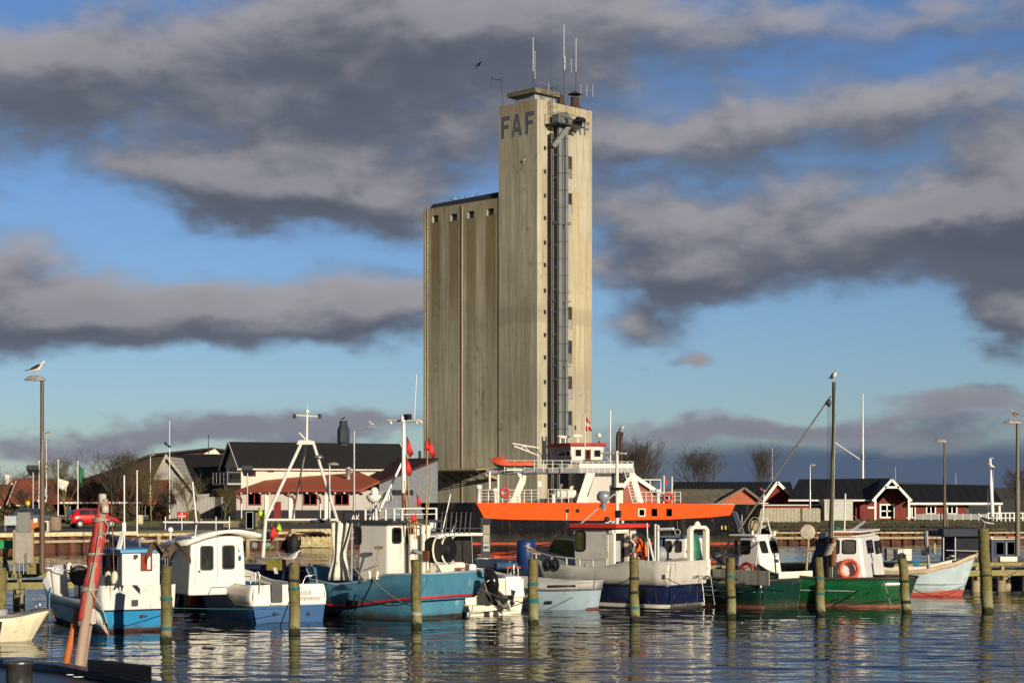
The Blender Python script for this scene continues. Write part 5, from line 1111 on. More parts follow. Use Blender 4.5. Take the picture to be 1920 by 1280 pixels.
# --- boat 3: cream cabin with curved roof
b = Boat('motor_boat', 'white and navy motor boat with cream cabin and curved roof, lettered stern', 541, 54.0, H1, 7.0, 2.55, [(0,.90),(.03,.95),(.3,1),(.55,.98),(.75,.8),(.9,.42),(1,.02)], [(0,1.10),(.16,1.10),(.28,1.0),(.6,1.04),(1,1.55)], rake=.7, srake=-.1)
TZ = lambda t: .50 if t < .16 else (.50+.36*min(1,(t-.16)/.12) if t < .28 else .86+.45*max(0,t-.6))
nav = mat('royal_blue_hull', (.008,.08,.24), .4, var=.25, vs=1.2, dirt=(.16,.12,.03), damt=.06, bump=.03, spec=.6)
b.band('lower_hull', mat('navy_hull_scuffed', (.010,.075,.22), .4, var=.25, vs=1.0, dirt=(.20,.15,.04), damt=.14, bump=.03, spec=.25), (TZ,.99,.96), (-.2,.88,.5), rows=4)
gel3 = mat('cream_white_gelcoat', (.76,.73,.66), .3, var=.08, vs=2, dirt=(.45,.4,.32), damt=.1, bump=.03)
m_ = grime(gel3, -1, .62, (.40,.34,.24), .35, (.42,.28,.16)); b.band('topside', gel3, (('s',0),.95,.97), (TZ,.99,.96), solid=.04, n=60, rows=4); b.rail('rubbing_strake', mat('grey_strake', (.35,.35,.33), .6), TZ, .025, wf=1.0, wb=.97, n=60)
b.deck('deck', gel3, .75, wf=.95, wb=.95)
F_ = b.F
xA = 1.75; pr = F_.onx(462, 1090, xA); pl = F_.onx(353, 1090, xA); y0, y1 = pr.y, pl.y; z0 = F_.onx(400,1093,xA).z; zt = F_.onx(420,1004,xA).z
xB = xA+2.0; cab = b.cabin('cabin', gel3, xA, xB, y0, y1, .75, zt, fr=.5, tum=.10, bevel=.05)
# curved roof
m = M(); n = 14; vs = []
for i in range(n+1):
    f = i/n; y = y1+.22-(y1-y0+.52)*f; zc = zt+.03+.20*sin(pi*min(1,f*1.0))**.8-.16*f
    zc = F_.onx(345+128*f, 1019-24*sin(pi/2*min(1,f/.66))+9*max(0,(f-.66)/.34)**1.5, xA-.3).z
    for x in (xA-.48, xB+.1): vs.append((x, y, zc-(.0 if x < xB else .12)))
m.add(vs, [(2*i,2*i+1,2*i+3,2*i+2) for i in range(n)], 0, True); rf_ = m.obj('cabin_roof', gel3, cab, solid=.10)
for (a, b_) in ((375,400),(416,440)):
    w_ = b.fwin('aft', cab, a, b_, 1022 if a<400 else 1021, 1069 if a<400 else 1067, r=.08, fw=.03, fm=darkg, gm=glass('cabin_glass', (.045,.055,.05), .1))
m = M(); py = F_.onx(407.5,1050,xA).y; m.box(xA-.012, xA-.002, py-.008, py+.008, z0, zt); m.box(xA-.014, xA-.002, y1-.22, y1-.205, z0, zt); m.obj('door_gap', greyp, cab)
pf = F_.onx(369,1075,xA); 
M().box(xA-.05,xA-.01,F_.onx(374,0,xA).y-.02,F_.onx(374,0,xA).y+.05,F_.onx(373,1072,xA).z,F_.onx(373,1069,xA).z).obj('door_handle', black, cab)
for (px, py_) in ((450,1030),(450,1046)): p = F_.onx(px,py_,xA-.06); m = M(); m.lathe([(.01,.09),(.035,.07),(.04,-.04),(.01,-.07)], (xA-.06,p.y,p.z), 10); m.obj('float_fender', white if py_<1040 else mat('blue_float', (.03,.10,.25), .5), cab)
# dark spray hood at the port side / front
m = M(); q0 = F_.ony(318,1040,y1); n = 10; vs = []
for i in range(n+1):
    a = pi*i/n; 
    for x, r, zc in ((xB-.45,1.0,zt-.02),(xB+.9,.75,zt-.55)): vs.append((x, (y0+y1)/2+(y1-y0)/2*r*1.02*cos(a), zc-.6+.62*r*sin(a)**.6))
m.add(vs, [(2*i,2*i+1,2*i+3,2*i+2) for i in range(n)], 0, True); m.obj('spray_hood', mat('grey_canvas', (.10,.11,.13), .8, var=.3), b.root, solid=.03)
m = M(); m.ball((xB+.3,y1-.2,zt+.15), .09, n=10); m.tube([(xB+.3,y1-.2,zt-.15),(xB+.3,y1-.2,zt+.1)], .03, 6); m.obj('dome_aerial', white, b.root)
pa = F_.ony(370,995,y1-.1); pb = F_.ony(361,903,y1-.1); m = M(); m.tube([F_.ony(365,1010,y1-.1), F_.ony(369,978,y1-.1), F_.ony(368,975,y1-.1), pb], [.02,.02,.03,.022], 6); m.tube([F_.ony(368,983,y1-.1), F_.ony(361,973,y1-.1)], .015, 5); m.tube([F_.ony(369,983,y1-.1), F_.ony(378,973,y1-.1)], .015, 5); m.obj('aerial', white, cab)
# stern: boarding notch, rails, lettering, exhausts
q0, q1 = F_.onx(507,1131,-.13), F_.onx(531,1097,-.13); m = M(); m.box(-.16,.3,q1.y,q0.y,q0.z-.03,q0.z+.0); m.obj('notch_sill', gel3, b.root)
M().box(-.155,-.125,F_.onx(529,0,-.13).y,F_.onx(509,0,-.13).y,q0.z+.03,q1.z+.12).obj('stern_notch', darkg, b.root)
for px in (514, 577): p = F_.onx(px,1150,-.05); M().lathe([(.055,-.1),(.055,.1)], (p.x,p.y,p.z), 12, axis='x').obj('exhaust_port', black, b.root)
for (a, b__) in ((428,470),(567,594)):
    m = M(); pts = [F_.onx(a,1094,.1), F_.onx(a+6,1080,.1), F_.onx(b__,1080 if a<500 else 1076,.1), F_.onx(b__,1094,.1)]; m.tube(pts, .017, 6)
    m.obj('hand_rail', chrome, b.root)
m = M(); pts = [F_.onx(479,1093,.0), F_.onx(479,1073,.0), F_.onx(483,1070,.0), F_.onx(487,1076,.0), F_.onx(487,1112,-.15)]; m.tube(pts, .016, 6); m.obj('boarding_rail', chrome, b.root)
lt = mat('faded_letters', (.42,.38,.33), .7)
p = F_.onx(575,1113,-.14); text('JULIE', 'boat_name', .17, lt, b.root, (-.16,p.y,p.z), (pi/2,0,-pi/2), align='CENTER', ext=.004)
p = F_.onx(577,1124,-.14); text('KERTEMINDE', 'home_port', .145, lt, b.root, (-.165,p.y,p.z), (pi/2,0,-pi/2), align='CENTER', ext=.004)
m = M(); m.ball(tuple(b.pt(.82,1,.45)+Vector((0,.2,0))), .2, .2, .28, 12); m.obj('fender', mat('red_fender', (.55,.03,.02), .5), b.root)
# --- boat 4: dark blue trawler behind, with white A frame mast
b = Boat('trawler', 'dark blue fishing boat with a tall white A-frame mast behind the cream cabin boat', 650, 61.5, radians(158), 9.5, 2.9, PLAN_TR, [(0,1.15),(.5,1.25),(.75,1.5),(1,2.3)], rake=.9)
dn = mat('dark_navy_hull', (.018,.032,.075), .45, var=.3, vs=1.5, dirt=(.06,.07,.1), damt=.2)
b.band('hull', dn, (('s',0),1,1), (-.2,.8,.4), rows=4, solid=.04); b.rail('gunwale', dn, ('s',-.02), .05); b.deck('deck', mat('dark_deck', (.10,.09,.08), .8), .7)
m = M(); Y_ = 60.5; F_ = b.F
def W3(px, py, Y): return F_.loc(V(px, py, Y))
wm_ = mat('mast_white', (.66,.64,.60), .4, var=.12, vs=4, dirt=(.4,.33,.25), damt=.2)
L0, L1, L2, TA, TB = W3(493,1045,59), W3(498,974,59.6), W3(567,826,61), W3(574,826,61), W3(632,974,61.5)
m.tube([L0, L1], .06, 10); m.tube([L1, L2], .055, 10); m.tube([W3(586,826,61), TB, W3(637,990,61.7)], .055, 10); m.tube([W3(548,975,66), W3(575,830,61.2)], .035, 8)
m.obj('mast_leg', wm_, b.root)
m = M(); m.tube([L1, TB], .045, 8); m.obj('cross_bar', wm_, b.root); M().tube([W3(583,977,60.6), W3(612,977,61)], .052, 8).obj('canvas_wrap', mat('navy_canvas',(.03,.04,.09),.8), b.root)
m = M(); c = W3(574,829,61); m.prism([W3(559,833,61),W3(589,833,61),W3(584,825,61),W3(564,825,61)], (0,.12,.0)); m.obj('mast_head', wm_, b.root)
m = M(); m.tube([W3(575,826,61), W3(576,770,61)], [.05,.035], 8); m.tube([W3(552,778,61), W3(600,781,61)], .03, 6); m.lathe([(.08,-.04),(.08,.04)], tuple(W3(576,771,61)), 12); m.tube([W3(576,770,61), W3(576,761,61)], .012, 5); m.tube([W3(561,811,61), W3(572,823,61)], .03, 6); m.obj('top_mast', wm_, b.root)
for px in (552.5, 599.5): M().tube([W3(px,776,61), W3(px,784,61)], .06, 8).obj('mast_light', black, b.root)
m = M(); m.lathe([(.03,.12),(.14,.06),(.16,-.02),(.03,-.04)], tuple(W3(598,858,61.1)), 12); m.obj('deck_lamp', chrome, b.root)
m = M(); pts = [W3(563,860,61), W3(565,905,61), W3(568,975,61)]; m.tube(pts, .01, 4); m.obj('halyard', ropeb, b.root)
# deck clutter of boat 4
for k, (px, py, r, c_) in enumerate(((487,1003,.14,(.10,.16,.22)),(502,1003,.15,(.12,.22,.32)),(476,1022,.13,(.2,.2,.2)),(500,1022,.12,(.3,.3,.3)),(512,1006,.10,(.25,.22,.15)))):
    m = M(); m.ball(tuple(W3(px,py,60.6)), r, n=12); o = m.obj('net_float', mat('float%d' % k, c_, .5), b.root)
flgg = mat('lime_pennant', (.42,.62,.03), .7, var=.2); flrd = mat('red_pennant', (.60,.03,.025), .7, var=.25, vs=6)
def pennant(px, py, Y, pts, m_, par, fr, base):
    m = M(); m.tube([fr.loc(V(*base)), fr.loc(V(px, py, Y))], .014, 5); o = m.obj('flag_stick', woodl, par)
    m = M(); q = [fr.loc(V(a, c, Y)) for a, c in pts]; k = len(q); cc = sum(q, Vector())/k; cc = cc+Vector((.05,.10,0)); m.add(q+[cc], [(i,(i+1)%k,k) for i in range(k)], 0, True); f_ = m.obj('flag', m_, o, solid=.012); return o
pennant(485,950,60.2, [(485,950),(491,957),(497,968),(497,973),(490,970),(485,968)], flgg, b.root, F_, (485,1010,60.2))
pennant(510,975,60.0, [(512,984),(517,992),(521,1002),(514,1007),(508,1016),(506,1006),(508,995)], flrd, b.root, F_, (506,1045,60.4))
pennant(521,975,60.0, [(522,982),(525,981),(528,992),(527,997),(521,996),(519,990)], flgg, b.root, F_, (520,1030,60.4))
m = M(); m.box(0,.30,0,.2,0,.08); o = m.obj('green_box', mat('green_plastic', (.03,.42,.14), .5), b.root); o.location = W3(513,1027,60.5)
m = M(); m.box(-.25,.25,-.2,.2,0,.35); o = m.obj('olive_crate', mat('olive_canvas', (.22,.19,.03), .8, var=.3), b.root); o.location = W3(518,1068,60); m = M(); m.tube([(-.2,0,.35),(-.05,0,.62),(.15,0,.35)], .02, 5); m.obj('handle', rope, o)
m = M(); m.prism([W3(512,1063,58.8),W3(519,1063,58.8),W3(522,1075,58.8),W3(516,1075,58.8)], (0,.03,0)); m.obj('hatch', alu, b.root)
# --- boat 5: big pale blue fishing boat
b = Boat('fishing_boat', 'turquoise blue fishing boat with red line, big wheelhouse and a flared square stern', 824, 55.2, radians(140), 5.6, 2.65, [(0,.92),(.1,.98),(.3,1),(.6,1),(.78,.84),(.92,.45),(1,.04)], [(0,1.42),(.15,1.36),(.35,1.12),(.55,1.0),(.8,1.1),(1,1.5)], rake=.6, srake=.0)
F_ = b.F
tq = mat('turquoise_hull', (.07,.225,.34), .3, var=.22, vs=1.4, dirt=(.26,.38,.42), damt=.18, bump=.06, spec=.5)
LZ = lambda t: .64-.34*min(1,t/.45)
grime(tq, .02, .30, GR, .85, (.10,.06,.035)); b.band('lower_hull', tq, (lambda t: LZ(t)-.03,.96,.9), (-.2,.72,.4), rows=4, t0=.0); b.band('antifouling', mat('dark_bottom_paint', (.035,.025,.02), .8, var=.4, vs=4, dirt=(.12,.06,.04)), (.13,.80,.5), (-.3,.68,.3), inset=-.045)
m = M(); ts = [i/40 for i in range(41)]
# flared upper strake overhanging the stern
def up(t, sd, z, off): q = b.pt(t, sd, z, 1, 1); q.x -= .62*max(0, 1-t/.12)*(1 if off else .55); q.y += sd*(.10 if off else .0)*max(0,1-t/.5); return q
for sd in (1,-1):
    vs = []
    for t in ts:
        vs += [up(t,sd,('s',0),1), up(t,sd,('s',.25),1), up(t,sd,LZ(t),0)]
    m.add(vs, [(3*i+r,3*i+3+r,3*i+4+r,3*i+1+r) for i in range(40) for r in (0,1)], 0, True)
m.add([up(0,1,('s',0),1), up(0,-1,('s',0),1), up(0,-1,LZ(0),0), up(0,1,LZ(0),0)], [(0,1,2,3)])
m.add([up(0,1,LZ(0),0), up(0,-1,LZ(0),0), b.pt(.12,-1,LZ(.12)-.03,.96,.9), b.pt(.12,1,LZ(.12)-.03,.96,.9)], [(0,1,2,3)])
ust = m.obj('upper_strake', tq, b.root, solid=.04)
m = M(); rr_ = [up(t,1,LZ(t)+.06,0)+Vector((-.06 if t==0 else 0,.035,0)) for t in ts][::-1]+[up(t,-1,LZ(t)+.06,0)-Vector((.06 if t==0 else 0,.035,0)) for t in ts]; m.tube(rr_, .038, 5); m.obj('red_line', mat('signal_red_line', (.55,.02,.03), .5), b.root)
m = M(); m.tube([up(t,1,('s',0),1) for t in ts][::-1]+[up(t,-1,('s',0),1) for t in ts], .035, 6); m.obj('gunwale', mat('pale_blue_gunwale', (.32,.42,.46), .5), b.root)
b.deck('deck', greyp, .72)
q = up(.42,1,.45,0); M().box(q.x-.3, q.x+.2, q.y+.03, q.y+.10, .36, .54).obj('freeing_port', black, b.root)
wh5 = mat('wheelhouse_white', (.70,.67,.62), .35, var=.12, vs=1.5, dirt=(.42,.36,.28), damt=.22, streak=True, bump=.03)
y1 = 1.0; x0 = F_.ony(727,1060,y1).x; x1 = F_.ony(668,1060,y1).x; zt = F_.ony(700,980,y1).z; y0 = -.95
grime(wh5, .6, 1.2, (.32,.26,.18), .4, (.33,.18,.09)); cab = b.cabin('wheelhouse', wh5, x0, x1, y0, y1, .73, zt, fr=.15, bevel=.07)
rf_ = M().box(x0-.35, x1+.55, y0-.15, y1+.15, zt+.003, zt+.09).obj('wheelhouse_roof', darkg, cab, bevel=.02)
b.fwin('port', cab, 664.5, 678.5, 988, 1021, r=.1, fw=.05, fm=rubber, gm=glass('cabin_glass'))
cbs = b.cb
p0 = F_.onx(736,1019,x0); 
for (a, b__) in ((734.5,752),(760,774)): b.fwin('aft', cab, a, b__, 988, 1019, r=.1, fw=.05, fm=rubber, gm=glass('black_glass',(.008,.008,.01),.15))
m = M(); m.box(x0-.02,x0-.003,F_.onx(775,0,x0).y,F_.onx(757,0,x0).y,.8,zt-.6); m.obj('aft_door', greyp, cab)
# roof railing
m = M(); pts = [F_.ony(px,979,y1) for px in (683,703,721,737,752)]; zr = zt+.09
railing(m, [(p.x,y1-.05,zr) for p in pts]+[(x0-.2,y0,zr)], F_.ony(700,953,y1).z-zr, 2, .024, .035); m.obj('roof_railing', white, cab)
# radar dome / satellite dishes
m = M(); c = F_.ony(702,935,.3); m.lathe([(.02,-.12),(.16,-.10),(.26,.05),(.24,.12),(.02,.14)], tuple(c), 16); m.ball((c.x-.35,.1,c.z+.05), .16, .2, .17, 12); m.lathe([(.10,.14),(.12,.3),(.05,.36)], tuple(c), 12); m.obj('radar_dome', white, cab)
m = M(); 
for dx_ in (-.12, .05, .2): m.tube([(c.x+dx_, .3, zr), (c.x+dx_*.4, .3, c.z-.1)], .035, 6)
m.obj('radar_stand', white, cab)
# main mast with cross tree
yb = -.15; m = M(); mt_ = F_.ony(757,798,yb); ml = F_.ony(757,905,yb); x_ = F_.ony(757,905,yb).x
m.tube([(x_,yb,.7),(x_,yb,ml.z)], .065, 10); m.obj('mast_post', mat('brown_mast', (.22,.08,.05), .45, .2, var=.3), b.root)
m = M(); m.tube([ml-Vector((0,0,.3)), mt_], [.07,.055], 10); m.tube([F_.ony(726,788,yb), F_.ony(789,790,yb)], .035, 6); m.lathe([(.10,-.1),(.12,.05),(.08,.12)], tuple(F_.ony(757,785,yb)), 10); m.tube([F_.ony(757,798,yb), F_.ony(757,786,yb)], .05, 8)
m.tube([F_.ony(777,788,yb), F_.ony(781,702,yb)], .014, 5); m.obj('mast', white, b.root)
M().tube([F_.ony(753,868,yb), F_.ony(711,958,.6)], .04, 8).obj('mast_stay', white, b.root)
for px in (733, 782): M().ball(tuple(F_.ony(px,792,yb)), .05, n=8).obj('mast_light', white, b.root)
M().box(-.1,.1,-.08,.08,0,.16).obj('camera_box', black, b.root).location = F_.ony(764,786,yb)
# rear gantry: white posts, flag poles with red flags, net hauler
for (px, pb_, pt_, r) in ((773,1100,1001,.11),(778,1085,1012,.08),(795,1085,1000,.09)):
    p = F_.onx(px, pb_, .9); m = M(); m.tube([(p.x,p.y,.73),(p.x,p.y,F_.onx(px,pt_,.9).z)], r, 10); m.obj('gantry_post', cream, b.root)
for (a0, b0, a1, b1, pts) in (((770,1000),0,(763,818),0,[(763,818),(768,828),(775,850),(768,858),(762,845)]), ((777,1010),0,(761,850),0,[(760,853),(768,868),(772,885),(768,893),(762,888)]), ((799,1080),0,(802,820),0,[(798,824),(802,832),(806,846),(800,842),(796,846)]), ((800,1000),0,(803,818),0,[(803,819),(809,833),(816,853),(811,860),(803,845)]), ((781,1010),0,(785,905),0,[(781,925),(787,935),(789,947),(783,950)]), ((776,1010),0,(780,940),0,[(772,965),(779,962),(782,975),(775,980),(770,975)])):
    m = M(); A_, B_ = F_.onx(*a0, .8), F_.onx(*a1, .8); m.tube([A_, A_.lerp(B_,.5)+Vector((0,.03,0)), B_], [.022,.02,.014], 5); o = m.obj('flag_pole', mat('bamboo', (.36,.24,.11), .7, var=.4, vs=12), b.root)
    q = [F_.onx(a, c, .78) for a, c in pts]; k = len(q); cc = sum(q, Vector())/k+Vector((-.10,0,0)); m = M(); m.add(q+[cc], [(i,(i+1)%k,k) for i in range(k)], 0, True); m.obj('flag', flrd, o, solid=.012)
for (a0, a1) in (((787,1060),(764,910)),((792,1050),(810,890)),((770,1050),(758,900))):
    M().tube([F_.onx(*a0,.9), F_.onx(*a1,.9)], .016, 5).obj('pole_rod', woodl, b.root)
M().tube([F_.onx(800,985,.8), F_.onx(764,975,.8)], .02, 5).obj('rail_bar', woodl, b.root)
# net hauler drum (black) with white cheeks
c = F_.onx(825,1030,.5); m = M(); m.lathe([(.02,-.34),(.40,-.34),(.40,-.30),(.2,-.26),(.2,.26),(.40,.30),(.40,.34),(.02,.34)], tuple(c), 20, axis='y', smooth=False); m.obj('net_drum', black, b.root)
m = M()
for yy in (-.38,0,.38): pts = [c+Vector((.30*cos(a),yy,.45*sin(a))) for a in [radians(d) for d in range(-80,100,20)]]; m.tube([p-Vector((.35,0,0)) for p in pts], .035, 6)
m.obj('drum_cheek', cream, b.root); m = M(); m.prism([c+Vector((-.3,-.42,-.45)),c+Vector((-.3,.42,-.45)),c+Vector((-.3,.12,-.85)),c+Vector((-.3,-.12,-.85))], (.12,0,0)); m.tube([c+Vector((-.25,0,-.6)), (c.x-.25,c.y,.73)], .10, 10); m.obj('drum_stand', cream, b.root)
M().box(-.1,.1,-.1,.1,0,.3).obj('winch_box', rust, b.root).location = F_.onx(801,1050,.7)
M().tube([F_.onx(790,1082,-.1),F_.onx(806,1070,-.1)], .05, 8).obj('yellow_roller', mat('amber_plastic', (.5,.28,.06), .5), b.root)
# draped white tarpaulin at the front of the wheelhouse
m = M(); n, k = 20, 10; vs = []; yb_ = y1+.10
for i in range(n+1):
    for j in range(k+1):
        u, v = i/n, j/k; pinch = 1-.55*(1-abs(v-.55)/.55)**2 if v > 0 else 1
        pxx = 619+(659-619)*(.15+.85*u)*1.0; pxx = 640+(pxx-640)*(.85+.25*abs(v-.5)*2)*pinch; pyy = 982+(1087-982)*v-6*sin(u*pi)*(1-v)
        q = F_.ony(pxx-6*v*(1-u), pyy, yb_); q.y += .09*sin(u*19+v*2)+.05*sin(u*7); vs.append(q)
m.add(vs, [(i*(k+1)+j,(i+1)*(k+1)+j,(i+1)*(k+1)+j+1,i*(k+1)+j+1) for i in range(n) for j in range(k)], 0, True)
tp = m.obj('tarpaulin', mat('white_tarpaulin', (.70,.67,.60), .6, var=.25, vs=3, dirt=(.3,.28,.25), damt=.2), None, solid=.01); tp.location = b.o; tp.rotation_euler = (0,0,b.F.a); tag(tp, 'bundled white tarpaulin hanging at the front of the turquoise wheelhouse', 'tarpaulin')
M().tube([F_.ony(660,980,y1+.12), F_.ony(659,1088,y1+.12)], .03, 8).obj('awning_post', greyp, b.root)
# broom leaning at the wheelhouse, two little pipes on the rail
m = M(); m.tube([F_.ony(700,1085,y1+.45), F_.ony(711,1026,y1+.35)], .022, 6); o = m.obj('broom', woodl); o.location = b.o; o.rotation_euler = (0,0,b.F.a); tag(o, 'long handled broom leaning on the turquoise boat wheelhouse', 'broom'); m = M(); q = F_.ony(712,1027,y1+.35); m.box(q.x-.18,q.x+.18,q.y-.05,q.y+.05,q.z-.03,q.z+.06); m.obj('broom_head', woodl, o)
m = M(); m.tube([F_.ony(684,1068,y1+.02),F_.ony(710,1058,y1+.02)], .02, 6); m.obj('grab_rail', steel, cab)
for px in (694, 706): m = M(); m.tube([F_.ony(px,1085,y1+.4), F_.ony(px+(2 if px>700 else -2),1070,y1+.4)], .045, 8); m.obj('rod_holder', cream, b.root)
m = M(); m.tube([F_.ony(663,1063,y1+.3), F_.ony(684,1088,y1+.5)], .025, 6); m.obj('boat_hook', woodl, b.root)
# --- boat 6: white motor boat with large black outboard
b = Boat('motor_boat', 'white motor boat with a rod rack on its hardtop and a large black outboard engine', 925, 57.6, H1, 6.5, 2.5, PLAN_TR, [(0,1.05),(.3,1.1),(.7,1.3),(1,1.5)], rake=.6)
F_ = b.F; b.band('hull', mat('cream_hull', (.72,.69,.56), .35, var=.12, vs=1.6, dirt=(.42,.36,.24), damt=.2), (('s',0),1,1), (-.2,.85,.4), rows=4, solid=.04); b.deck('deck', gelw, .55); b.rail('gunwale', gelw, ('s',-.02), .05)
# swim platform lower part
m = M(); q0, q1 = F_.onx(858,1150,-.55), F_.onx(973,1150,-.55); m.box(-.6,.0,q1.y+.1,q0.y-.1,.12,.32); m.box(-.5,.0,q1.y+.25,q0.y-.3,-.2,.118); m.obj('swim_platform', mat('cream_hull', (.72,.69,.56)), b.root, bevel=.04)
m = M(); q = F_.onx(966,1100,-.1); m.prism([F_.onx(950,1120,-.1),F_.onx(985,1118,-.1),F_.onx(978,1080,-.1),F_.onx(948,1080,-.1)], (.35,0,0)); m.obj('stern_quarter', gelw, b.root, bevel=.04)
m = M(); m.prism([F_.onx(877,1120,-.1),F_.onx(899,1118,-.1),F_.onx(893,1057,-.1),F_.onx(881,1057,-.1)], (.35,0,0)); m.obj('stern_quarter', gelw, b.root, bevel=.04)
# outboard
m = M(); oc = F_.onx(921,1095,-.75); n = 10; rings = []
for (dx_, dz_, rx, rz_) in ((.05,-.52,.10,.12),(.0,-.30,.22,.2),(-.03,0,.30,.30),(.0,.28,.30,.24),(.10,.46,.2,.12),(.14,.52,.02,.02)):
    rings.append([(oc.x+dx_+rx*cos(a)*1.05, oc.y+rx*.72*sin(a)-.0+.25*dz_*.6, oc.z+dz_) for a in [2*pi*j/14 for j in range(14)]])
vs = [v for r in rings for v in r]; m.add(vs, [(i*14+j,i*14+(j+1)%14,(i+1)*14+(j+1)%14,(i+1)*14+j) for i in range(5) for j in range(14)], 0, True); ob = m.obj('engine_cowling', mat('gloss_black', (.010,.010,.011), .18, var=.05, bump=0, coat=.6), None)
ob.name = 'outboard_engine'; ob.location = b.o; ob.rotation_euler = (0,0,b.F.a); tag(ob, 'big glossy black outboard engine tilted on the white motor boat', 'outboard')
m = M(); a_ = F_.onx(925,1118,-.7); m.bar(a_+Vector((0,0,.2)), F_.onx(950,1128,-.95), .26, .2); m.obj('engine_leg', black, ob, bevel=.03)
m = M(); c_ = F_.onx(957,1120,-1.0)
for a in (0, 2.1, 4.2): m.prism([c_+Vector((0,.08*cos(a),.08*sin(a))), c_+Vector((.04,.26*cos(a-.35),.26*sin(a-.35))), c_+Vector((.06,.30*cos(a+.3),.30*sin(a+.3))), c_+Vector((.0,.14*cos(a+.7),.14*sin(a+.7)))], (.02,0,0))
m.lathe([(.02,-.15),(.08,-.1),(.09,.1),(.02,.15)], tuple(c_), 10, axis='x'); m.prism([F_.onx(930,1125,-.9),F_.onx(945,1140,-.95),F_.onx(958,1146,-1.0),F_.onx(950,1122,-.95)], (.04,0,0)); m.obj('propeller', black, ob)
m = M(); m.bar(F_.onx(913,1110,-.55), (F_.onx(913,0,-.5).x, F_.onx(913,1150,-.55).y, -.1), .16, .14); m.bar(F_.onx(928,1120,-.5), (-.55, F_.onx(930,1150,-.55).y, -.1), .14, .12); m.obj('engine_bracket', black, ob)
m = M(); m.tube([F_.onx(913,1090,-1.1),F_.onx(917,1087,-1.1)], .015, 5); m.obj('engine_badge', white, ob)
# hardtop with rod rack, windscreen frame
zh = F_.onx(850,1000,2.2).z; ya, yb = F_.onx(798,1000,2.2).y, F_.onx(892,1000,2.2).y; m = M(); n = 12; vs = []
for i in range(n+1):
    f = i/n; y = ya+(yb-ya)*f; z = zh-.02-.28*max(0,.35-f)**1.3*2
    for x in (1.7, 3.4): vs.append((x, y, z))
m.add(vs, [(2*i,2*i+1,2*i+3,2*i+2) for i in range(n)], 0, True); ht = m.obj('hardtop', gelw, b.root, solid=.09)
m = M(); m.tube([(1.7,ya+.05,zh+.18),(1.7,yb+.05,zh+.18)], .02, 6); zh2 = zh+.18
for k in range(8): y = F_.onx(818+k*9,0,1.7).y; m.tube([(1.7,y+.04,zh),(1.72,y-.01,zh2+.06),(1.80,y-.09,zh2+.52)], .025, 6)
m.obj('rod_rack', darkg, ht)
m = M(); m.tube([F_.onx(829,997,1.8), F_.onx(845,926,1.8)], .02, 5); m.tube([F_.onx(847,997,1.8), F_.onx(856,975,1.8)], .022, 5); m.obj('aerial', white, ht)
M().box(1.9,2.5,F_.onx(817,0,2).y,F_.onx(797,0,2).y,zh+.1,zh+.42).obj('roof_box', gelw, ht, bevel=.04)
m = M(); x_ = 1.75; m.tube([F_.onx(884,999,x_), F_.onx(886,1057,x_)], .02, 6); m.obj('top_support', chrome, b.root); m = M(); m.tube([F_.onx(812,1008,x_), F_.onx(814,1060,x_)], .025, 6); m.obj('top_support', chrome, b.root)
m = M(); m.box(2.4,2.43,F_.onx(884,0,2.4).y,F_.onx(852,0,2.4).y,F_.onx(870,1056,2.4).z,zh-.08); m.obj('windscreen', mat('smoked_glass', (.035,.033,.03), .12), b.root)
m = M(); m.box(2.2,2.5,F_.onx(880,0,2.2).y,F_.onx(842,0,2.2).y,.6,F_.onx(870,1056,2.2).z); m.obj('console', gelw, b.root, bevel=.05)
m = M(); q0, q1 = F_.onx(842,1078,1.0), F_.onx(871,1053,1.0); m.box(.9,1.3,q1.y,q0.y,q0.z-.3,q1.z); m.obj('seat', cream, b.root, bevel=.08)
for (a, c) in ((829,883),(949,976)): m = M(); m.tube([F_.onx(a,1065 if a<900 else 1063,.15), F_.onx(c,1065 if a<900 else 1063,.15)], .035, 6); m.obj('wooden_rail', mat('varnished_rail', (.38,.10,.03), .35), b.root)
for px in (952, 972): M().tube([F_.onx(px,1063,.15), F_.onx(px,1082,.15)], .018, 6).obj('rail_post', chrome, b.root)
m = M(); m.tube([F_.onx(964,1082,0), F_.onx(963,1060,0), F_.onx(967,1055,0), F_.onx(971,1060,0), F_.onx(971,1082,0)], .016, 6); m.obj('ladder_hoop', chrome, b.root)
M().tube([F_.onx(929,1060,3.5), F_.onx(968,1060,3.5)], .12, 8).obj('rolled_cover', mat('blue_canvas', (.03,.07,.17), .8), b.root)
# --- boat 7: small pale blue boat with rounded stern
b = Boat('wooden_boat', 'small pale blue wooden boat with rounded stern and grey coaming, between two poles', 1128, 60.0, radians(160), 5.2, 1.9, PLAN_RD, [(0,.70),(.3,.66),(.6,.74),(1,1.15)], rake=.5, srake=.12)
F_ = b.F; b.band('hull', mat('pale_blue_hull', (.27,.37,.43), .35, var=.15, vs=2, dirt=(.25,.32,.33), damt=.22, bump=.06), (('s',.05),1,1), (-.2,.72,.35), rows=4)
b.band('antifouling', mat('rust_red_bottom', (.16,.05,.025), .8, var=.4, vs=5), (.08,.80,.5), (-.3,.66,.3), inset=-.045)
b.band('coaming', mat('grey_coaming', (.33,.33,.32), .5, var=.15, dirt=(.5,.48,.42), damt=.2), (('s',-.24),.92,.92), (('s',.04),.97,.97), solid=.03); b.rail('gunwale', mat('dark_gunwale', (.10,.10,.10), .6), ('s',.03), .035); b.rail('coaming_cap', alu, ('s',-.25), .022, wf=.92, wb=.92)
b.deck('deck', greyp, .4)
m = M(); q = b.pt(.30,1,('s',-.1),.95,.95); q2 = b.pt(.13,1,('s',-.1),.95,.95); m.tube([q+Vector((0,.02,0)), q2+Vector((0,.02,0))], .045, 8); m.obj('side_slot', black, b.root)
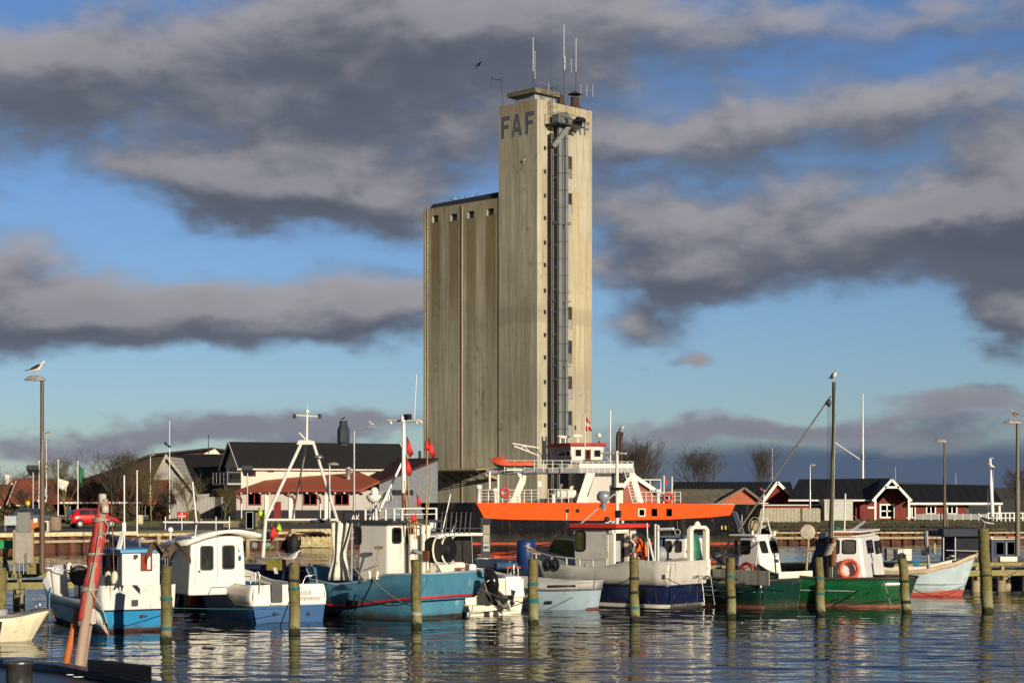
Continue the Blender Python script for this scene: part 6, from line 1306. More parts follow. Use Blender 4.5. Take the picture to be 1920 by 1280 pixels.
m = M(); q = b.pt(.05,1,('s',-.1)); m.tube([b.pt(.03,1,('s',.0)), b.pt(.03,1,('s',-.5))], .02, 6); m.tube([b.pt(.03,1,('s',-.47)), b.pt(.2,1,('s',-.47))], .015, 6); m.obj('stern_rail', chrome, b.root)
p = F_.ony(1028,1129,.93); M().box(p.x-.12,p.x+.08,p.y-.05,p.y+.02,p.z-.04,p.z+.05).obj('side_port', black, b.root)
# --- boat 8: grey and navy work boat with red roofed wheelhouse
b = Boat('work_boat', 'grey and navy work boat with red roofed wheelhouse and cream stern gallows', 1292, 60.3, radians(141), 7.0, 2.7, [(0,.80),(.06,.94),(.25,1),(.55,1),(.75,.88),(.9,.5),(1,.02)], [(0,1.58),(.16,1.62),(.38,1.36),(.44,1.34),(.7,1.42),(1,1.85)], rake=.7, srake=.1)
F_ = b.F; nv = mat('deep_navy_hull', (.008,.014,.05), .25, var=.25, vs=1.2, dirt=(.03,.05,.12), damt=.15, bump=.04, spec=.6)
grime(nv, .0, .3, GR, .6, (.10,.06,.04)); b.band('lower_hull', nv, (.78,.98,.92), (-.2,.85,.45), rows=4); b.band('boot_stripe', mat('white_boot_stripe', (.62,.60,.54), .5, var=.2), (.17,.89,.60), (.05,.87,.56), inset=-.06)
wk = mat('light_grey_bulwark', (.50,.49,.44), .4, var=.14, vs=1.6, dirt=(.33,.30,.24), damt=.22, bump=.04)
grime(wk, .6, 1.1, (.26,.20,.13), .45, (.30,.15,.07)); b.band('bulwark', wk, (('s',0),1,1), (.78,.98,.92), solid=.04, n=60, rows=3); b.rail('rubbing_strake', nv, .78, .04, wf=.99, wb=.93); b.deck('deck', greyp, .8)
xb_ = F_.ony(1213,1098,1.3).x; 
y1 = .85; x0 = F_.ony(1142,1060,y1).x; x1 = F_.ony(1079,1060,y1).x; zt = F_.ony(1110,991,y1).z; y0 = -.75
cab = b.cabin('wheelhouse', mat('grey_white_cabin', (.55,.54,.50), .4, var=.1, dirt=(.4,.36,.28), damt=.15), x0, x1, y0, y1, .82, zt, fr=-.12, bevel=.04)
b.fwin('port', cab, 1079.5, 1099, 994, 1033, r=.14, fw=.04, fm=rubber, gm=mat('yellowish_glass', (.13,.13,.04), .15, var=.6, vs=3))
m = M(); n = 12; vs = []; ztr = zt+.04
m.prism([(x0-.45,y0-.15,ztr),(x0-.45,y1+.2,ztr),(x1+.1,y1+.25,ztr),(x1+.35,0,ztr),(x1+.1,y0-.2,ztr)], (0,0,.13)); m.obj('wheelhouse_roof', mat('red_roof_paint', (.55,.035,.02), .4, var=.15), cab, bevel=.02)
# door frame at the aft side
q = lambda px, py, x: F_.onx(px, py, x)
m = M(); a0, a1 = q(1146,0,x0-.02), q(1178,0,x0-.02); zb_, zt_ = .85, zt
for yy in (q(1149,0,x0-.1).y, q(1176,0,x0-.1).y): m.box(x0-.18, x0-.02, yy-.06, yy+.06, zb_, zt_-.02)
m.box(x0-.18,x0-.02,q(1176,0,x0-.1).y-.06,q(1147,0,x0-.1).y+.06,zt_-.14,zt_-.021); m.obj('door_frame', cream, cab)
M().box(x0-.01,x0-.003,q(1173,0,x0).y,q(1152,0,x0).y,.9,zt-.15).obj('doorway', black, cab)
M().box(x0-.03,x0-.012,q(1162,0,x0).y,q(1153,0,x0).y,zt-1.1,zt-.4).obj('chart', mat('pale_pink_blue', (.42,.40,.45), .7), cab)
for k, (c0, c1) in enumerate(((1003,1008),(1010,1020),(1022,1034))):
    m = M(); p0, p1 = F_.ony(1136,c1,y1), F_.ony(1141,c0,y1); m.box(p1.x,p0.x,y1+.003,y1+.012,p0.z,p1.z); m.obj('side_marking', cream, cab)
# fore deck house with portholes
xf0 = x1; xf1 = F_.ony(1003,1080,.95).x; m = M(); zf = F_.ony(1040,1046,.95).z
m.hexa([(xf0-.5,-.95,.85),(xf1,-.55,.85),(xf1,.55,.85),(xf0-.5,.95,.85),(xf0-.5,-.85,zf),(xf1-.25,-.4,zf-.05),(xf1-.25,.4,zf-.05),(xf0-.5,.85,zf)]); m.obj('fore_cabin', mat('mid_grey_cabin', (.42,.43,.44), .45, var=.12), b.root, bevel=.05)
for px in (1028, 1044): p = b.F.ony(px,1058,1.22); t_ = p.x/b.L; q_ = b.pt(t_,1,p.z); m = M(); nrm = Vector((.15,1,0)); m.torus(q_+Vector((0,.04,0)), .19 if px<1040 else .2, .03, nrm, 20, 6); o = m.obj('porthole_rim', darkg, b.root); m = M(); m.lathe([(.01,-.01),(.18,-.01),(.18,.02),(.01,.02)], (q_.x,q_.y+.03,q_.z), 18, axis='y'); m.obj('porthole_glass', winG, o)
# rail on the bulwark, stanchions
m = M(); pts = [b.pt(t,1,('s',-.02)) for t in (.34,.42,.5,.58,.68,.8,.92)]
railing(m, pts, .22, 1, .028, .035); m.obj('bow_rail', wk, b.root)
# mast, with lamp and stay
p = F_.ony(1157,985,0); m = M(); m.tube([(p.x,0,ztr+.1),(p.x,0,F_.ony(1157,845,0).z)], [.07,.05], 10); m.tube([F_.ony(1126,849,0),F_.ony(1174,850,0)], .035, 6); m.tube([F_.ony(1090,980,0),F_.ony(1152,925,0)], .03, 6); m.tube([F_.ony(1136,857,0),F_.ony(1152,872,0)], .02, 5); mo = m.obj('mast', wm_, b.root)
M().box(-.08,.08,-.08,.08,-.12,.12).obj('mast_light', black, mo).location = F_.ony(1159,963,0)
M().box(-.2,.2,-.08,.08,-.05,.05).obj('mast_lamp', black, mo).location = F_.ony(1158,916,0)
m = M(); c = F_.ony(1132,933,0); m.lathe([(.02,.24),(.16,.22),(.24,.12),(.24,-.06),(.10,-.14),(.08,-.42)], tuple(c), 14, mat=0); m.obj('searchlight', mat('blue_grey_metal', (.25,.30,.34), .35, .2), mo)
m = M(); m.ball(tuple(F_.ony(1138,973,0)), .10, n=10); m.obj('black_ball', black, mo)
# gallows at the stern
xg = .12; m = M(); A_ = [F_.onx(px,py,xg) for px,py in ((1291,1066),(1291,992),(1297,985),(1321,985),(1327,992),(1327,1066))]; B__ = [F_.onx(px,py,xg) for px,py in ((1297,1060),(1297,994),(1300,991),(1318,991),(1321,994),(1321,1060))]
# frame ring, wide in real width since it stands across the stern
gy0, gy1 = A_[0].y, A_[5].y
for i in range(5): m.hexa([A_[i]+Vector((-.07,0,0)),A_[i+1]+Vector((-.07,0,0)),B__[i+1]+Vector((-.07,0,0)),B__[i]+Vector((-.07,0,0)),A_[i]+Vector((.07,0,0)),A_[i+1]+Vector((.07,0,0)),B__[i+1]+Vector((.07,0,0)),B__[i]+Vector((.07,0,0))])
m.prism([F_.onx(1303,986,xg),F_.onx(1315,986,xg),F_.onx(1311.5,978,xg),F_.onx(1309,976.5,xg),F_.onx(1306.5,978,xg)], (.06,0,0)); m.obj('gallows', cream, b.root, bevel=.01)
m = M(); m.prism([F_.onx(1290,1085,xg),F_.onx(1333,1085,xg),F_.onx(1332,1048,xg),F_.onx(1327.5,1048,xg),F_.onx(1327.5,1066,xg),F_.onx(1290,1066,xg)], (.08,0,0)); m.obj('gallows_base', cream, b.root)
# ladder
m = M(); xl_ = -.12
for (a, c) in ((1315,1321),(1332,1340)): m.tube([F_.onx(a,1077,xl_), F_.onx(c,1134,xl_-.1)], .022, 6)
for py in (1084,1099,1115): m.tube([F_.onx(1316+(py-1077)*.1,py,xl_), F_.onx(1332+(py-1077)*.13,py,xl_)], .016, 6)
for px in (1308,1326): m.box(F_.onx(px,0,xl_).x, F_.onx(px,0,xl_).x+.15, F_.onx(px,0,xl_).y-.12, F_.onx(px,0,xl_).y+.12, F_.onx(px,1082,xl_).z, F_.onx(px,1078,xl_).z)
m.obj('stern_ladder', chrome, b.root)
p = F_.ony(1238,1081,1.32); qb = b.pt(p.x/b.L,1,p.z); m = M(); m.box(qb.x-.20,qb.x+.20,qb.y-.01,qb.y+.03,qb.z-.11,qb.z+.11); o = m.obj('side_port_frame', cream, b.root); M().box(qb.x-.15,qb.x+.15,qb.y+.031,qb.y+.038,qb.z-.07,qb.z+.07).obj('side_port', black, o)
# davit posts midships
for (x_px, pt_, pb_) in ((1229,982,1055),(1234,984,1060),(1217,980,1060)):
    p = F_.ony(x_px,pb_,.3); M().tube([(p.x,.3,.9),(F_.ony(x_px-(4 if x_px==1217 else 0),pt_,.3).x,.3,F_.ony(x_px,pt_,.3).z)], .045 if x_px>1220 else .03, 8).obj('davit_post', wm_ if x_px>1220 else steel, b.root)
M().tube([F_.ony(1216,1010,.5),F_.ony(1226,1052,.9)], .04, 8).obj('white_spar', white, b.root); M().tube([F_.ony(1233,992,.3),F_.ony(1263,991,.3)], .05, 8).obj('cross_spar', white, b.root)
m = M(); m.ball(tuple(F_.ony(1238,1040,-.6)), .30, n=14); m.obj('buoy_ball', greyp, b.root); m = M(); m.tube([F_.ony(1232,1035,.2),F_.ony(1233,1056,.2)], .05, 6); m.obj('yellow_grip', mat('amber_plastic', (.5,.28,.06)), b.root)
m = M(); m.torus(F_.ony(1209,1042,-.2), .14, .03, (1,.3,0)); m.obj('hose_reel', darkg, b.root); m = M(); m.lathe([(.10,-.1),(.14,0),(.10,.1)], tuple(F_.ony(1184,1027,.15)), 12, axis='x', smooth=False); m.obj('winch', darkg, b.root)
# life raft drum / green oilskins hanging in the gallows
m = M(); n = 14; rings = []; cgx = F_.onx(1303,1040,1.6)
for (f, wd_) in ((0,.10),(.1,.20),(.35,.26),(.7,.32),(1,.36)):
    z = F_.onx(1300,1000,1.6).z-f*(F_.onx(1300,1000,1.6).z-F_.onx(1300,1058,1.6).z); rings.append([(1.6+wd_*.6*cos(a)*(1+.15*sin(3*a)), cgx.y+wd_*sin(a)*(1+.12*sin(4*a+f)), z) for a in [2*pi*j/n for j in range(n)]])
vs = [v for r in rings for v in r]; m.add(vs, [(i*n+j,i*n+(j+1)%n,(i+1)*n+(j+1)%n,(i+1)*n+j) for i in range(4) for j in range(n)], 0, True); m.add(rings[0], [tuple(range(n))]); gc = m.obj('oilskin', mat('green_oilskin', (.02,.14,.10), .5, var=.4, vs=4)); gc.location = b.o; gc.rotation_euler = (0,0,b.F.a); tag(gc, 'dark green oilskin cover hanging inside the cream gallows', 'cover')
WB = b
# --- boat 9: small white cabin boat behind the work boat
b = Boat('cabin_boat', 'small white cabin boat with blue front behind the work boat', 1300, 66.5, radians(150), 5.5, 2.1, PLAN_TR, [(0,1.0),(.6,1.1),(1,1.5)])
F_ = b.F; b.band('hull', nav, (('s',0),1,1), (-.2,.8,.4), rows=3, solid=.03); b.deck('deck', gelw, .6)
y1 = .8; x0 = F_.ony(1262,1030,y1).x; xx1 = F_.ony(1242,1030,y1).x; zt = F_.ony(1260,1008,y1).z
x1 = F_.ony(1240,1030,y1).x; x0 = F_.ony(1285,1030,y1).x; cab = b.cabin('cabin', gelw, x0, x1, -.8, y1, .62, zt, tum=.06, fr=.1, bevel=.05)
for (a, c) in ((1247,1259),(1266,1278)): b.fwin('port', cab, a, c, 1013, 1035, r=.07, fw=.03, fm=darkg, gm=glass('brown_glass', (.10,.075,.065), .15))
m = M(); m.box(x0-.05,x1+.1,-.85,y1+.05,zt+.003,zt+.08); m.obj('cabin_roof', mat('blue_grey_roof', (.14,.18,.25), .5), cab, bevel=.02)
m = M(); m.hexa([(x1+.01,-.8,.62),(x1+1.0,-.6,.62),(x1+1.0,.6,.62),(x1+.01,.8,.62),(x1+.01,-.74,zt),(x1+.35,-.6,zt-.02),(x1+.35,.6,zt-.02),(x1+.01,.74,zt)]); m.obj('cabin_front', mat('blue_cabin_front', (.05,.10,.2), .5), b.root, bevel=.04)
# --- boats 10 and 11: green boats with white cabins
def green_boat(label, px, Y, ang, L, Bm, hull_m, plan, sheer, rake, srake):
    b = Boat('fishing_boat', label, px, Y, ang, L, Bm, plan, sheer, rake=rake, srake=srake)
    b.band('hull', hull_m, (('s',0),1,1), (-.2,.80,.5), rows=4, solid=.02); b.rail('gunwale', mat('dark_brown_gunwale', (.06,.045,.04), .6, var=.3), ('s',-.01), .045, out=.02)
    b.band('antifouling', mat('pale_red_bottom', (.22,.085,.055), .8, var=.3, vs=3), (.10,.865,.6), (-.3,.78,.45), inset=-.045); b.deck('deck', greyp, .55); return b
gA = mat('dark_green_hull', (.004,.032,.024), .28, var=.3, vs=1.5, dirt=(.02,.05,.04), damt=.2, bump=.05, spec=.6)
b = green_boat('dark green fishing boat with white cabin, grey side board and tyre-like red ring', 1466, 60.8, radians(133), 6.4, 2.5, gA, [(0,.84),(.05,.92),(.3,1),(.6,1),(.8,.8),(.93,.4),(1,.02)], [(0,.92),(.5,.98),(.75,1.15),(1,1.7)], .6, .05)
F_ = b.F; xA = 1.5
y1 = F_.onx(1430,1070,xA).y; y0 = F_.onx(1472,1070,xA).y; xB = F_.ony(1378,1070,y1).x; zt = F_.onx(1440,1005,xA+.4).z
cw = mat('cabin_white', (.74,.73,.71), .35, var=.08, vs=2, dirt=(.5,.45,.38), damt=.1, bump=.03)
cab = b.cabin('cabin', cw, xA, xB, y0, y1, .55, zt, ar=.30, fr=.12, tum=.10, bevel=.07)
for (a, c) in ((1430.5,1443),(1449.5,1462)): b.fwin('aft', cab, a, c, 1012, 1036, r=.07, fw=.025, fm=rubber, gm=winD, shear=-.22)
b.fwin('port', cab, 1386, 1405, 1012, 1038, r=.08, fw=.04, fm=rubber, gm=winG); b.fwin('port', cab, 1374, 1381, 1012, 1038, r=.05, fw=.03, fm=rubber, gm=winD)
M().box(xA+.35,xB+.3,y0+.05,y1-.02,zt+.003,zt+.07).obj('cabin_roof', cw, cab, bevel=.03)
m = M(); pA = F_.ony(1404,1057,y1+.02); pB = F_.ony(1421,1057,y1+.02); m.tube([pA, pA+Vector((0,.14,0)), pB+Vector((0,.14,0)), pB], .016, 6); m.obj('grab_rail', chrome, cab)
M().ball((F_.ony(1411,1013,y1+.05).x,y1+.02,F_.ony(1411,1013,y1).z), .06, n=10).obj('deck_light', white, cab)
ap_ = F_.onx(1430,972,xA+.5); m = M()
for (px, py) in ((1420,1004),(1447,1004)): m.tube([F_.onx(px,py,xA+.5), ap_+Vector((0,(1430-px)*.0,0)) if px<1430 else F_.onx(1438,972,xA+.5)], .03, 6)
m.tube([F_.onx(1417,1060,xA-.3), F_.onx(1424,1004,xA+.4), ap_], .022, 6); m.tube([ap_, F_.onx(1433,918,xA+.5)], .03, 6); m.tube([F_.onx(1422,943,xA+.5), F_.onx(1440,943,xA+.5)], .02, 6); m.tube([ap_, F_.onx(1438,972,xA+.5)], .02, 6); m.obj('tripod_mast', wm_, cab)
m = M(); m.ball(tuple(F_.onx(1427,917,xA+.5)), .06, n=8); m.obj('mast_light', redp, cab)
for px in (1411, 1452): m = M(); p = F_.onx(px,1004,xA+.5); m.tube([p, p+Vector((0,0,.17))], .05, 8); m.obj('roof_stub', cream, cab)
m = M(); c = F_.onx(1414,985,xA+1); m.lathe([(.02,-.05),(.20,-.05),(.2,.05),(.02,.05)], tuple(c), 16, axis='x'); m.torus(c, .30, .015, (1,0,.1)); m.obj('hauler_wheel', woodl, cab)
m = M(); 
for k in range(3): m.tube([F_.ony(1374+k*3,958+k,y1-.3), F_.ony(1389+k*3,1000,y1-.3)], .04, 6)
m.tube([F_.ony(1391,964,y1-.3), F_.ony(1391,1005,y1-.3)], .025, 6); m.obj('tube_rack', chrome, b.root)
# raised side boards
def board(b, px0, px1, py0, py1, m_, y, nm='side_board', plane='y'):
    if plane == 'y': p0, p1 = b.F.ony(px0,py1,y), b.F.ony(px1,py0,y); m = M(); m.prism([(p0.x,y,p0.z),(p1.x,y,p0.z),(p1.x,y,p1.z),(p0.x,y,p1.z)], (0,-.05,0))
    else: p0, p1 = b.F.onx(px0,py1,y), b.F.onx(px1,py0,y); m = M(); m.prism([(y,p0.y,p0.z),(y,p1.y,p0.z),(y,p1.y,p1.z),(y,p0.y,p1.z)], (.05,0,0))
    return m.obj(nm, m_, b.root, bevel=.02)
board(b, 1336, 1442, 1070, 1093, mat('stained_grey_board', (.30,.30,.26), .8, var=.4, vs=3, dirt=(.14,.13,.09), damt=.4, streak=True), b.B/2*.99)
board(b, 1461, 1524, 1069, 1092, cream, .02, plane='x')
m = M(); c = F_.ony(1400,1070,y1+.12); m.torus(c, .26, .06, (0,1,0), 24, 8); lr = m.obj('life_ring', mat('dark_red_ring', (.33,.02,.02), .5)); lr.location = b.o; lr.rotation_euler = (0,0,b.F.a); tag(lr, 'dark red life ring half hidden behind the grey side board', 'life ring')
m = M(); m.bar(F_.ony(1350,1045,.3), F_.ony(1370,1012,.3), .06); m.ball(tuple(F_.ony(1348,1042,.3)), .22, .3, .14); m.lathe([(.16,-.1),(.18,0),(.16,.1)], tuple(F_.ony(1358,1050,.4)), 12, axis='x'); m.obj('deck_winch', darkg, b.root)
grime(gA, .0, .35, GR, .7, (.10,.05,.03))
gB = mat('bright_green_hull', (.006,.09,.03), .28, var=.25, vs=1.3, dirt=(.02,.10,.05), damt=.2, bump=.05, spec=.6)
grime(gB, .0, .35, GR, .75, (.16,.07,.03))
b = green_boat('bright green fishing boat with tall dark mast, white cabin and orange life ring', 1718, 61.4, radians(161), 5.7, 2.4, gB, [(0,.30),(.06,.62),(.18,.88),(.4,1),(.65,.98),(.85,.7),(1,.05)], [(0,.98),(.5,.94),(.8,1.05),(1,1.5)], .5, .35)
F_ = b.F; y1 = .80; x0 = F_.ony(1626,1080,y1).x; xB = F_.ony(1563,1080,y1).x; zt = F_.ony(1600,1007,y1).z; y0 = F_.onx(1662,1080,x0).y
cab = b.cabin('cabin', cw, x0, xB, y0, y1, .55, zt, ar=.24, fr=.05, tum=.10, bevel=.08)
b.fwin('port', cab, 1579, 1605, 1011, 1038, r=.08, fw=.035, fm=rubber, gm=mat('curtained_glass', (.17,.16,.13), .2, var=.6, vs=2)); b.fwin('port', cab, 1565, 1574, 1011, 1038, r=.06, fw=.03, fm=rubber, gm=winG)
def afw(a, c, d0, d1): return b.fwin('aft', cab, a, c, d0, d1, r=.09, fw=.025, fm=rubber, gm=winD)
b.fwin('aft', cab, 1629, 1640, 1010, 1037, r=.08, fw=.025, fm=rubber, gm=winD, shear=-.1); b.fwin('aft', cab, 1643.5, 1655, 1011, 1038, r=.08, fw=.025, fm=rubber, gm=winD, shear=-.1)
m = M(); m.box(x0+.35,xB+.15,y0+.1,y1-.08,zt+.003,zt+.06); m.obj('cabin_roof', cw, cab, bevel=.03); M().box(x0+.5,xB+.1,y0+.3,y1-.02,zt+.062,zt+.16).obj('roof_trim', mat('rust_trim', (.28,.09,.04), .7), cab); M().box(x0+.2,xB+.1,y0+.28,y1+.0,zt+.162,zt+.22).obj('roof_board', cream, cab)
m = M(); pA, pB = F_.ony(1590,1000,.3), F_.ony(1622,977,.3); m.bar(pA, pB, .22, .08); m.obj('solar_panel', alu, cab); M().tube([F_.ony(1583,1003,.4), F_.ony(1585,925,.4)], .03, 6).obj('roof_post', wm_, cab); M().tube([F_.ony(1590,958,.4), F_.ony(1612,977,.35)], .008, 4).obj('stay_wire', steel, cab)
M().ball(tuple(F_.ony(1569,991,.3)), .16, .2, .1, 10).obj('green_net', mat('green_net', (.03,.12,.07), .9), cab)
# mast, gaff and rigging
mb = F_.ony(1555,1088,.9); mk = mat('dark_mast', (.07,.05,.035), .6, var=.4, vs=4, dirt=(.25,.3,.22), damt=.3, streak=True)
mtop = F_.ony(1563.5,716,.9); m = M(); m.tube([(mb.x,.9,.6), mtop-Vector((0,0,1.6)), mtop], [.085,.07,.06], 10); ms = m.obj('mast', mk, b.root)
m = M(); m.tube([(mb.x-.10,.95,.6), mtop-Vector((.06,-.05,.3))], .025, 6); m.obj('mast_rope', mat('pale_green_rope', (.25,.32,.26), .8), ms)
m = M(); m.tube([F_.ony(1558,742,.9), F_.ony(1384,995,1.0)], [.028,.036], 8); m.obj('boom', mat('grey_boom', (.16,.15,.14), .6, var=.3, vs=5), ms)
m = M(); pA = F_.ony(1554,755,.95); m.ball(tuple(pA), .09, .06, .14, 8); m.obj('block', darkg, ms)
m = M(); 
for dx_ in (-.04,.03): m.tube([pA+Vector((dx_,0,0)), F_.ony(1554,962,.95)+Vector((dx_,0,0))], .010, 4)
m.obj('block_rope', ropeb, ms)
m = M(); m.tube([F_.ony(1562,827,.9), F_.ony(1612,861,.9)], .02, 6); m.obj('white_spreader', white, ms)
m = M(); c = F_.ony(1556,1038,1.0)
for k in range(8): m.torus(c+Vector((.02*k-.08,.02*(k%3),-.05*k+.35)), .13+.01*(k%3), .018, (.3,.2,1), 16, 5)
m.obj('rope_coil', rope, ms); m = M(); m.tube([F_.ony(1563,1007,1.0), F_.ony(1562,1060,1.0)], .09, 8); m.obj('tan_sail_roll', mat('tan_sail', (.18,.07,.03), .8, var=.4), ms)
# net hauler wheel at the left of the mast
c = F_.ony(1514,997,.9); m = M(); m.lathe([(.02,-.04),(.23,-.04),(.26,0),(.23,.04),(.02,.04)], tuple(c), 20, axis='y', smooth=False); m.obj('hauler_wheel', mat('worn_cream', (.55,.50,.38), .6, var=.3), b.root)
m = M(); m.torus(F_.ony(1510,1000,.85), .40, .018, (.2,1,0), 28, 5); m.obj('hauler_hoop', rust, b.root); m = M(); m.tube([F_.ony(1516,1010,.95), F_.ony(1512,1068,.95)], .04, 8); m.tube([F_.ony(1513,1030,.95), F_.ony(1528,1028,.95)], .06, 6); m.obj('hauler_post', woodl, b.root)
m = M(); c = F_.ony(1592,1067,y1+.14); m.torus(c, .295, .068, (0,1,0), 30, 10); lr = m.obj('life_ring', mat('orange_life_ring', (.72,.12,.045), .5, var=.15, vs=5, dirt=(.5,.12,.06), damt=.2)); lr.location = b.o; lr.rotation_euler = (0,0,b.F.a); tag(lr, 'bright orange life ring hanging on the white cabin of the green boat', 'life ring')
for k, ch_ in enumerate('ETRA'):
    a = radians(2+k*20); text(ch_, 'ring_letter', .10, black, lr, (c.x-.295*cos(a)+.02, c.y+.075, c.z+.295*sin(a)), (pi/2,0,pi), ext=.003, align='CENTER')
m = M(); m.lathe([(.22,0),(.22,.16),(.05,.2)], tuple(F_.onx(1655,1088,-.2)), 8) if False else None
# blue-grey cabin boat seen behind, left of the mast
b = Boat('cabin_boat', 'dark blue cabin boat half hidden behind the mast of the green boat', 1560, 67.5, radians(135), 5.5, 2.2, PLAN_TR, [(0,1.0),(.6,1.1),(1,1.5)])
F_ = b.F; b.band('hull', dn, (('s',0),1,1), (-.2,.8,.4), rows=3, solid=.03); b.deck('deck', gelw, .6); y1 = .8; x0 = F_.ony(1547,1030,y1).x; x1 = F_.ony(1509,1060,y1).x; zt = F_.ony(1530,997,y1).z
cab = b.cabin('cabin', mat('slate_blue_cabin', (.06,.085,.14), .5, var=.15), x0, x1, -.8, y1, .62, zt, fr=.6, tum=.08, bevel=.04); b.fwin('port', cab, 1520, 1530, 1008, 1022, fw=.02, fm=darkg, gm=winG); b.fwin('port', cab, 1533, 1545, 1008, 1022, fw=.02, fm=darkg, gm=winG)
# --- boat 12: pale blue clinker boat, bow to the right
b = Boat('fishing_boat', 'pale blue wooden fishing boat with red bottom, its bow pointing right', 1619, 69.4, radians(-20), 4.15, 1.8, PLAN_RD, [(0,1.0),(.3,.88),(.55,.96),(.8,1.2),(1,1.52)], rake=.5, srake=.3)
b.root.location; F_ = b.F
pb = mat('ice_blue_hull', (.45,.56,.60), .35, var=.14, vs=2, dirt=(.40,.46,.46), damt=.2, bump=.08); grime(pb, .1, .4, (.25,.16,.11), .5, (.3,.16,.08)); b.band('hull', pb, (('s',.10),1,1), (-.2,.66,.3), rows=5)
b.band('antifouling', mat('red_antifouling', (.42,.075,.05), .7, var=.2), (.24,.80,.55), (-.3,.62,.25), inset=-.02, rows=3); b.band('wale', mat('ochre_wale', (.52,.42,.27), .6, var=.25, vs=3), (('s',-.04),1,1), (('s',.14),1,1), inset=-.02, solid=.04)
b.band('coaming', cream, (('s',-.14),.84,.80), (('s',.04),.84,.80), t0=.1, t1=.80, ends=False, solid=.03); b.deck('foredeck', mat('slate_deck', (.13,.14,.18), .6), ('s',.0), t0=.76, t1=1, inset=.02); b.deck('deck', greyp, .45)
m = M(); q = b.pt(1,1,('s',0)); m.tube([q-Vector((0,0,.1)), q+Vector((.05,0,.10))], .06, 8); m.obj('stem_head', woodl, b.root)
m = M(); pA = F_.ony(1742,1068,-.75); pB = F_.ony(1737,990,-.75); m.tube([pA,pB], [.05,.045], 8); m.obj('hauler_post', greyp, b.root); m = M(); m.bar(F_.ony(1733,992,-.75), F_.ony(1759,992,-.75), .1, .1); m.tube([F_.ony(1734,992,-.75), F_.ony(1736,1035,-.75)], .05, 6); m.lathe([(.10,-.1),(.12,.1)], tuple(F_.ony(1733,1035,-.75)), 10, axis='x'); m.obj('hauler_arm', darkg, b.root)
m = M(); m.lathe([(.02,-.05),(.20,-.05),(.24,0),(.20,.05),(.02,.05)], tuple(F_.ony(1752,1028,-.8)), 16, axis='x', smooth=False); m.obj('hauler_wheel', woodl, b.root); m = M(); m.tube([F_.ony(1748,996,-.78), F_.ony(1750,1022,-.78)], .01, 4); m.tube([F_.ony(1756,996,-.78), F_.ony(1756,1022,-.78)], .01, 4); m.obj('chain', ropeb, b.root)
m = M(); p = F_.ony(1686,1088,-.75); p = F_.ony(1715,1118,-b.hw(.45)*.9); qb = b.pt(.30,-1,.52,.9,.6); M().box(qb.x-.1,qb.x+.1,qb.y-.03,qb.y,.36,.46).obj('side_port', black, b.root)
m = M()
for k in range(6): m.tube([F_.ony(1714+k*1.6,1050,-.5), F_.ony(1713+k*2,1063,-.5)], .03, 5)
m.obj('blue_rope_heap', mat('bright_blue_rope', (.03,.22,.42), .8), b.root); m = M(); m.ball(tuple(F_.ony(1785,1042,-.2)), .12,.1,.06); m.tube([F_.ony(1776,1046,-.2), F_.ony(1788,1041,-.2)], .03, 6); m.obj('anchor', steel, b.root)
# fish boxes behind
for r_ in range(2):
    for k in range(3):
        Y_ = 69.3; m = M(); x0_, x1_ = XX(1663+k*15.6,Y_), XX(1663+k*15.6+15,Y_); z0_ = ZZ(1050-11*r_,Y_); m.box(x0_,x1_,Y_,Y_+.5,z0_,z0_+.20); m.box(x0_-.01,x1_+.01,Y_-.02,Y_+.52,z0_+.16,z0_+.205)
        col_ = cream if k else mat('grey_fish_box', (.2,.2,.18), .7, var=.5, vs=6)
        tag(m.obj('fish_box', col_), ['dark grey','middle pale','right pale'][k]+' fish box in the '+['lower','upper'][r_]+' row on the jetty behind the green boat', 'fish box', 'fish boxes stacked on the jetty')
# ------------------------------------------------------------------ ferry
YF = 141.0; FO = Vector((XX(1110,YF), YF, 0)); fer = thing('ferry', 'orange and black car ferry with white superstructure lying in front of the silo', 'ferry', FO, 0); FF = Frame(FO, 0)
def fx(px, y=0.0): return FF.ony(px, 930, y).x
def fz(py, y=0.0): return FF.ony(1110, py, y).z
blk_h = mat('black_ship_hull', (.006,.007,.010), .7, spec=.1, var=.4, vs=.6, dirt=(.05,.04,.035), damt=.25, streak=True, bump=.05)
org = mat('signal_orange', (.82,.085,.006), .6, spec=.15, var=.10, vs=.8, dirt=(.50,.08,.02), damt=.16, streak=True, bump=.03)
shw = mat('ship_white', (.74,.72,.66), .45, var=.10, vs=1.5, dirt=(.45,.33,.2), damt=.14, streak=True, bump=.03); shg = mat('ship_grey', (.33,.33,.34), .5, var=.1)
st = [(785,2.6),(800,1.8),(840,.7),(885,0),(1000,0),(1150,0),(1300,0),(1378,.0),(1405,.6),(1425,1.7),(1438,2.8)]
def ztop(px): return fz(942.5)+.0 if px < 1378 else fz(946)
grime(blk_h, .1, 1.0, (.05,.045,.03), .7, (.12,.055,.03)); grime(org, 1.0, 2.3, (.55,.10,.03), .25, (.30,.09,.03))
m = M(); rows = []
def sidept(px, yy, z): # below the deck the ends are raked inwards
    f = (ztop(px)-z)/3.2; c = 1110; k = max(0, (abs(px-1110)-230)/100); return Vector((fx(px)-(1 if px > c else -1)*k**1.5*f*.7, yy+max(0,f-.55)*.5+.9*k*f, z))
for sd in (0, 1):
    vs = []
    for (px, yy) in st:
        for z in (ztop(px), 2.0, 1.1, .13, -.6):
            q = sidept(px, yy, z); vs.append((q.x, q.y if sd == 0 else 8-q.y, q.z))
    k = 5; m.add(vs, [(i*k+r,(i+1)*k+r,(i+1)*k+r+1,i*k+r+1) for i in range(len(st)-1) for r in range(3)], 0, False); m.add(vs, [(i*k+3,(i+1)*k+3,(i+1)*k+4,i*k+4) for i in range(len(st)-1)], 1, False)
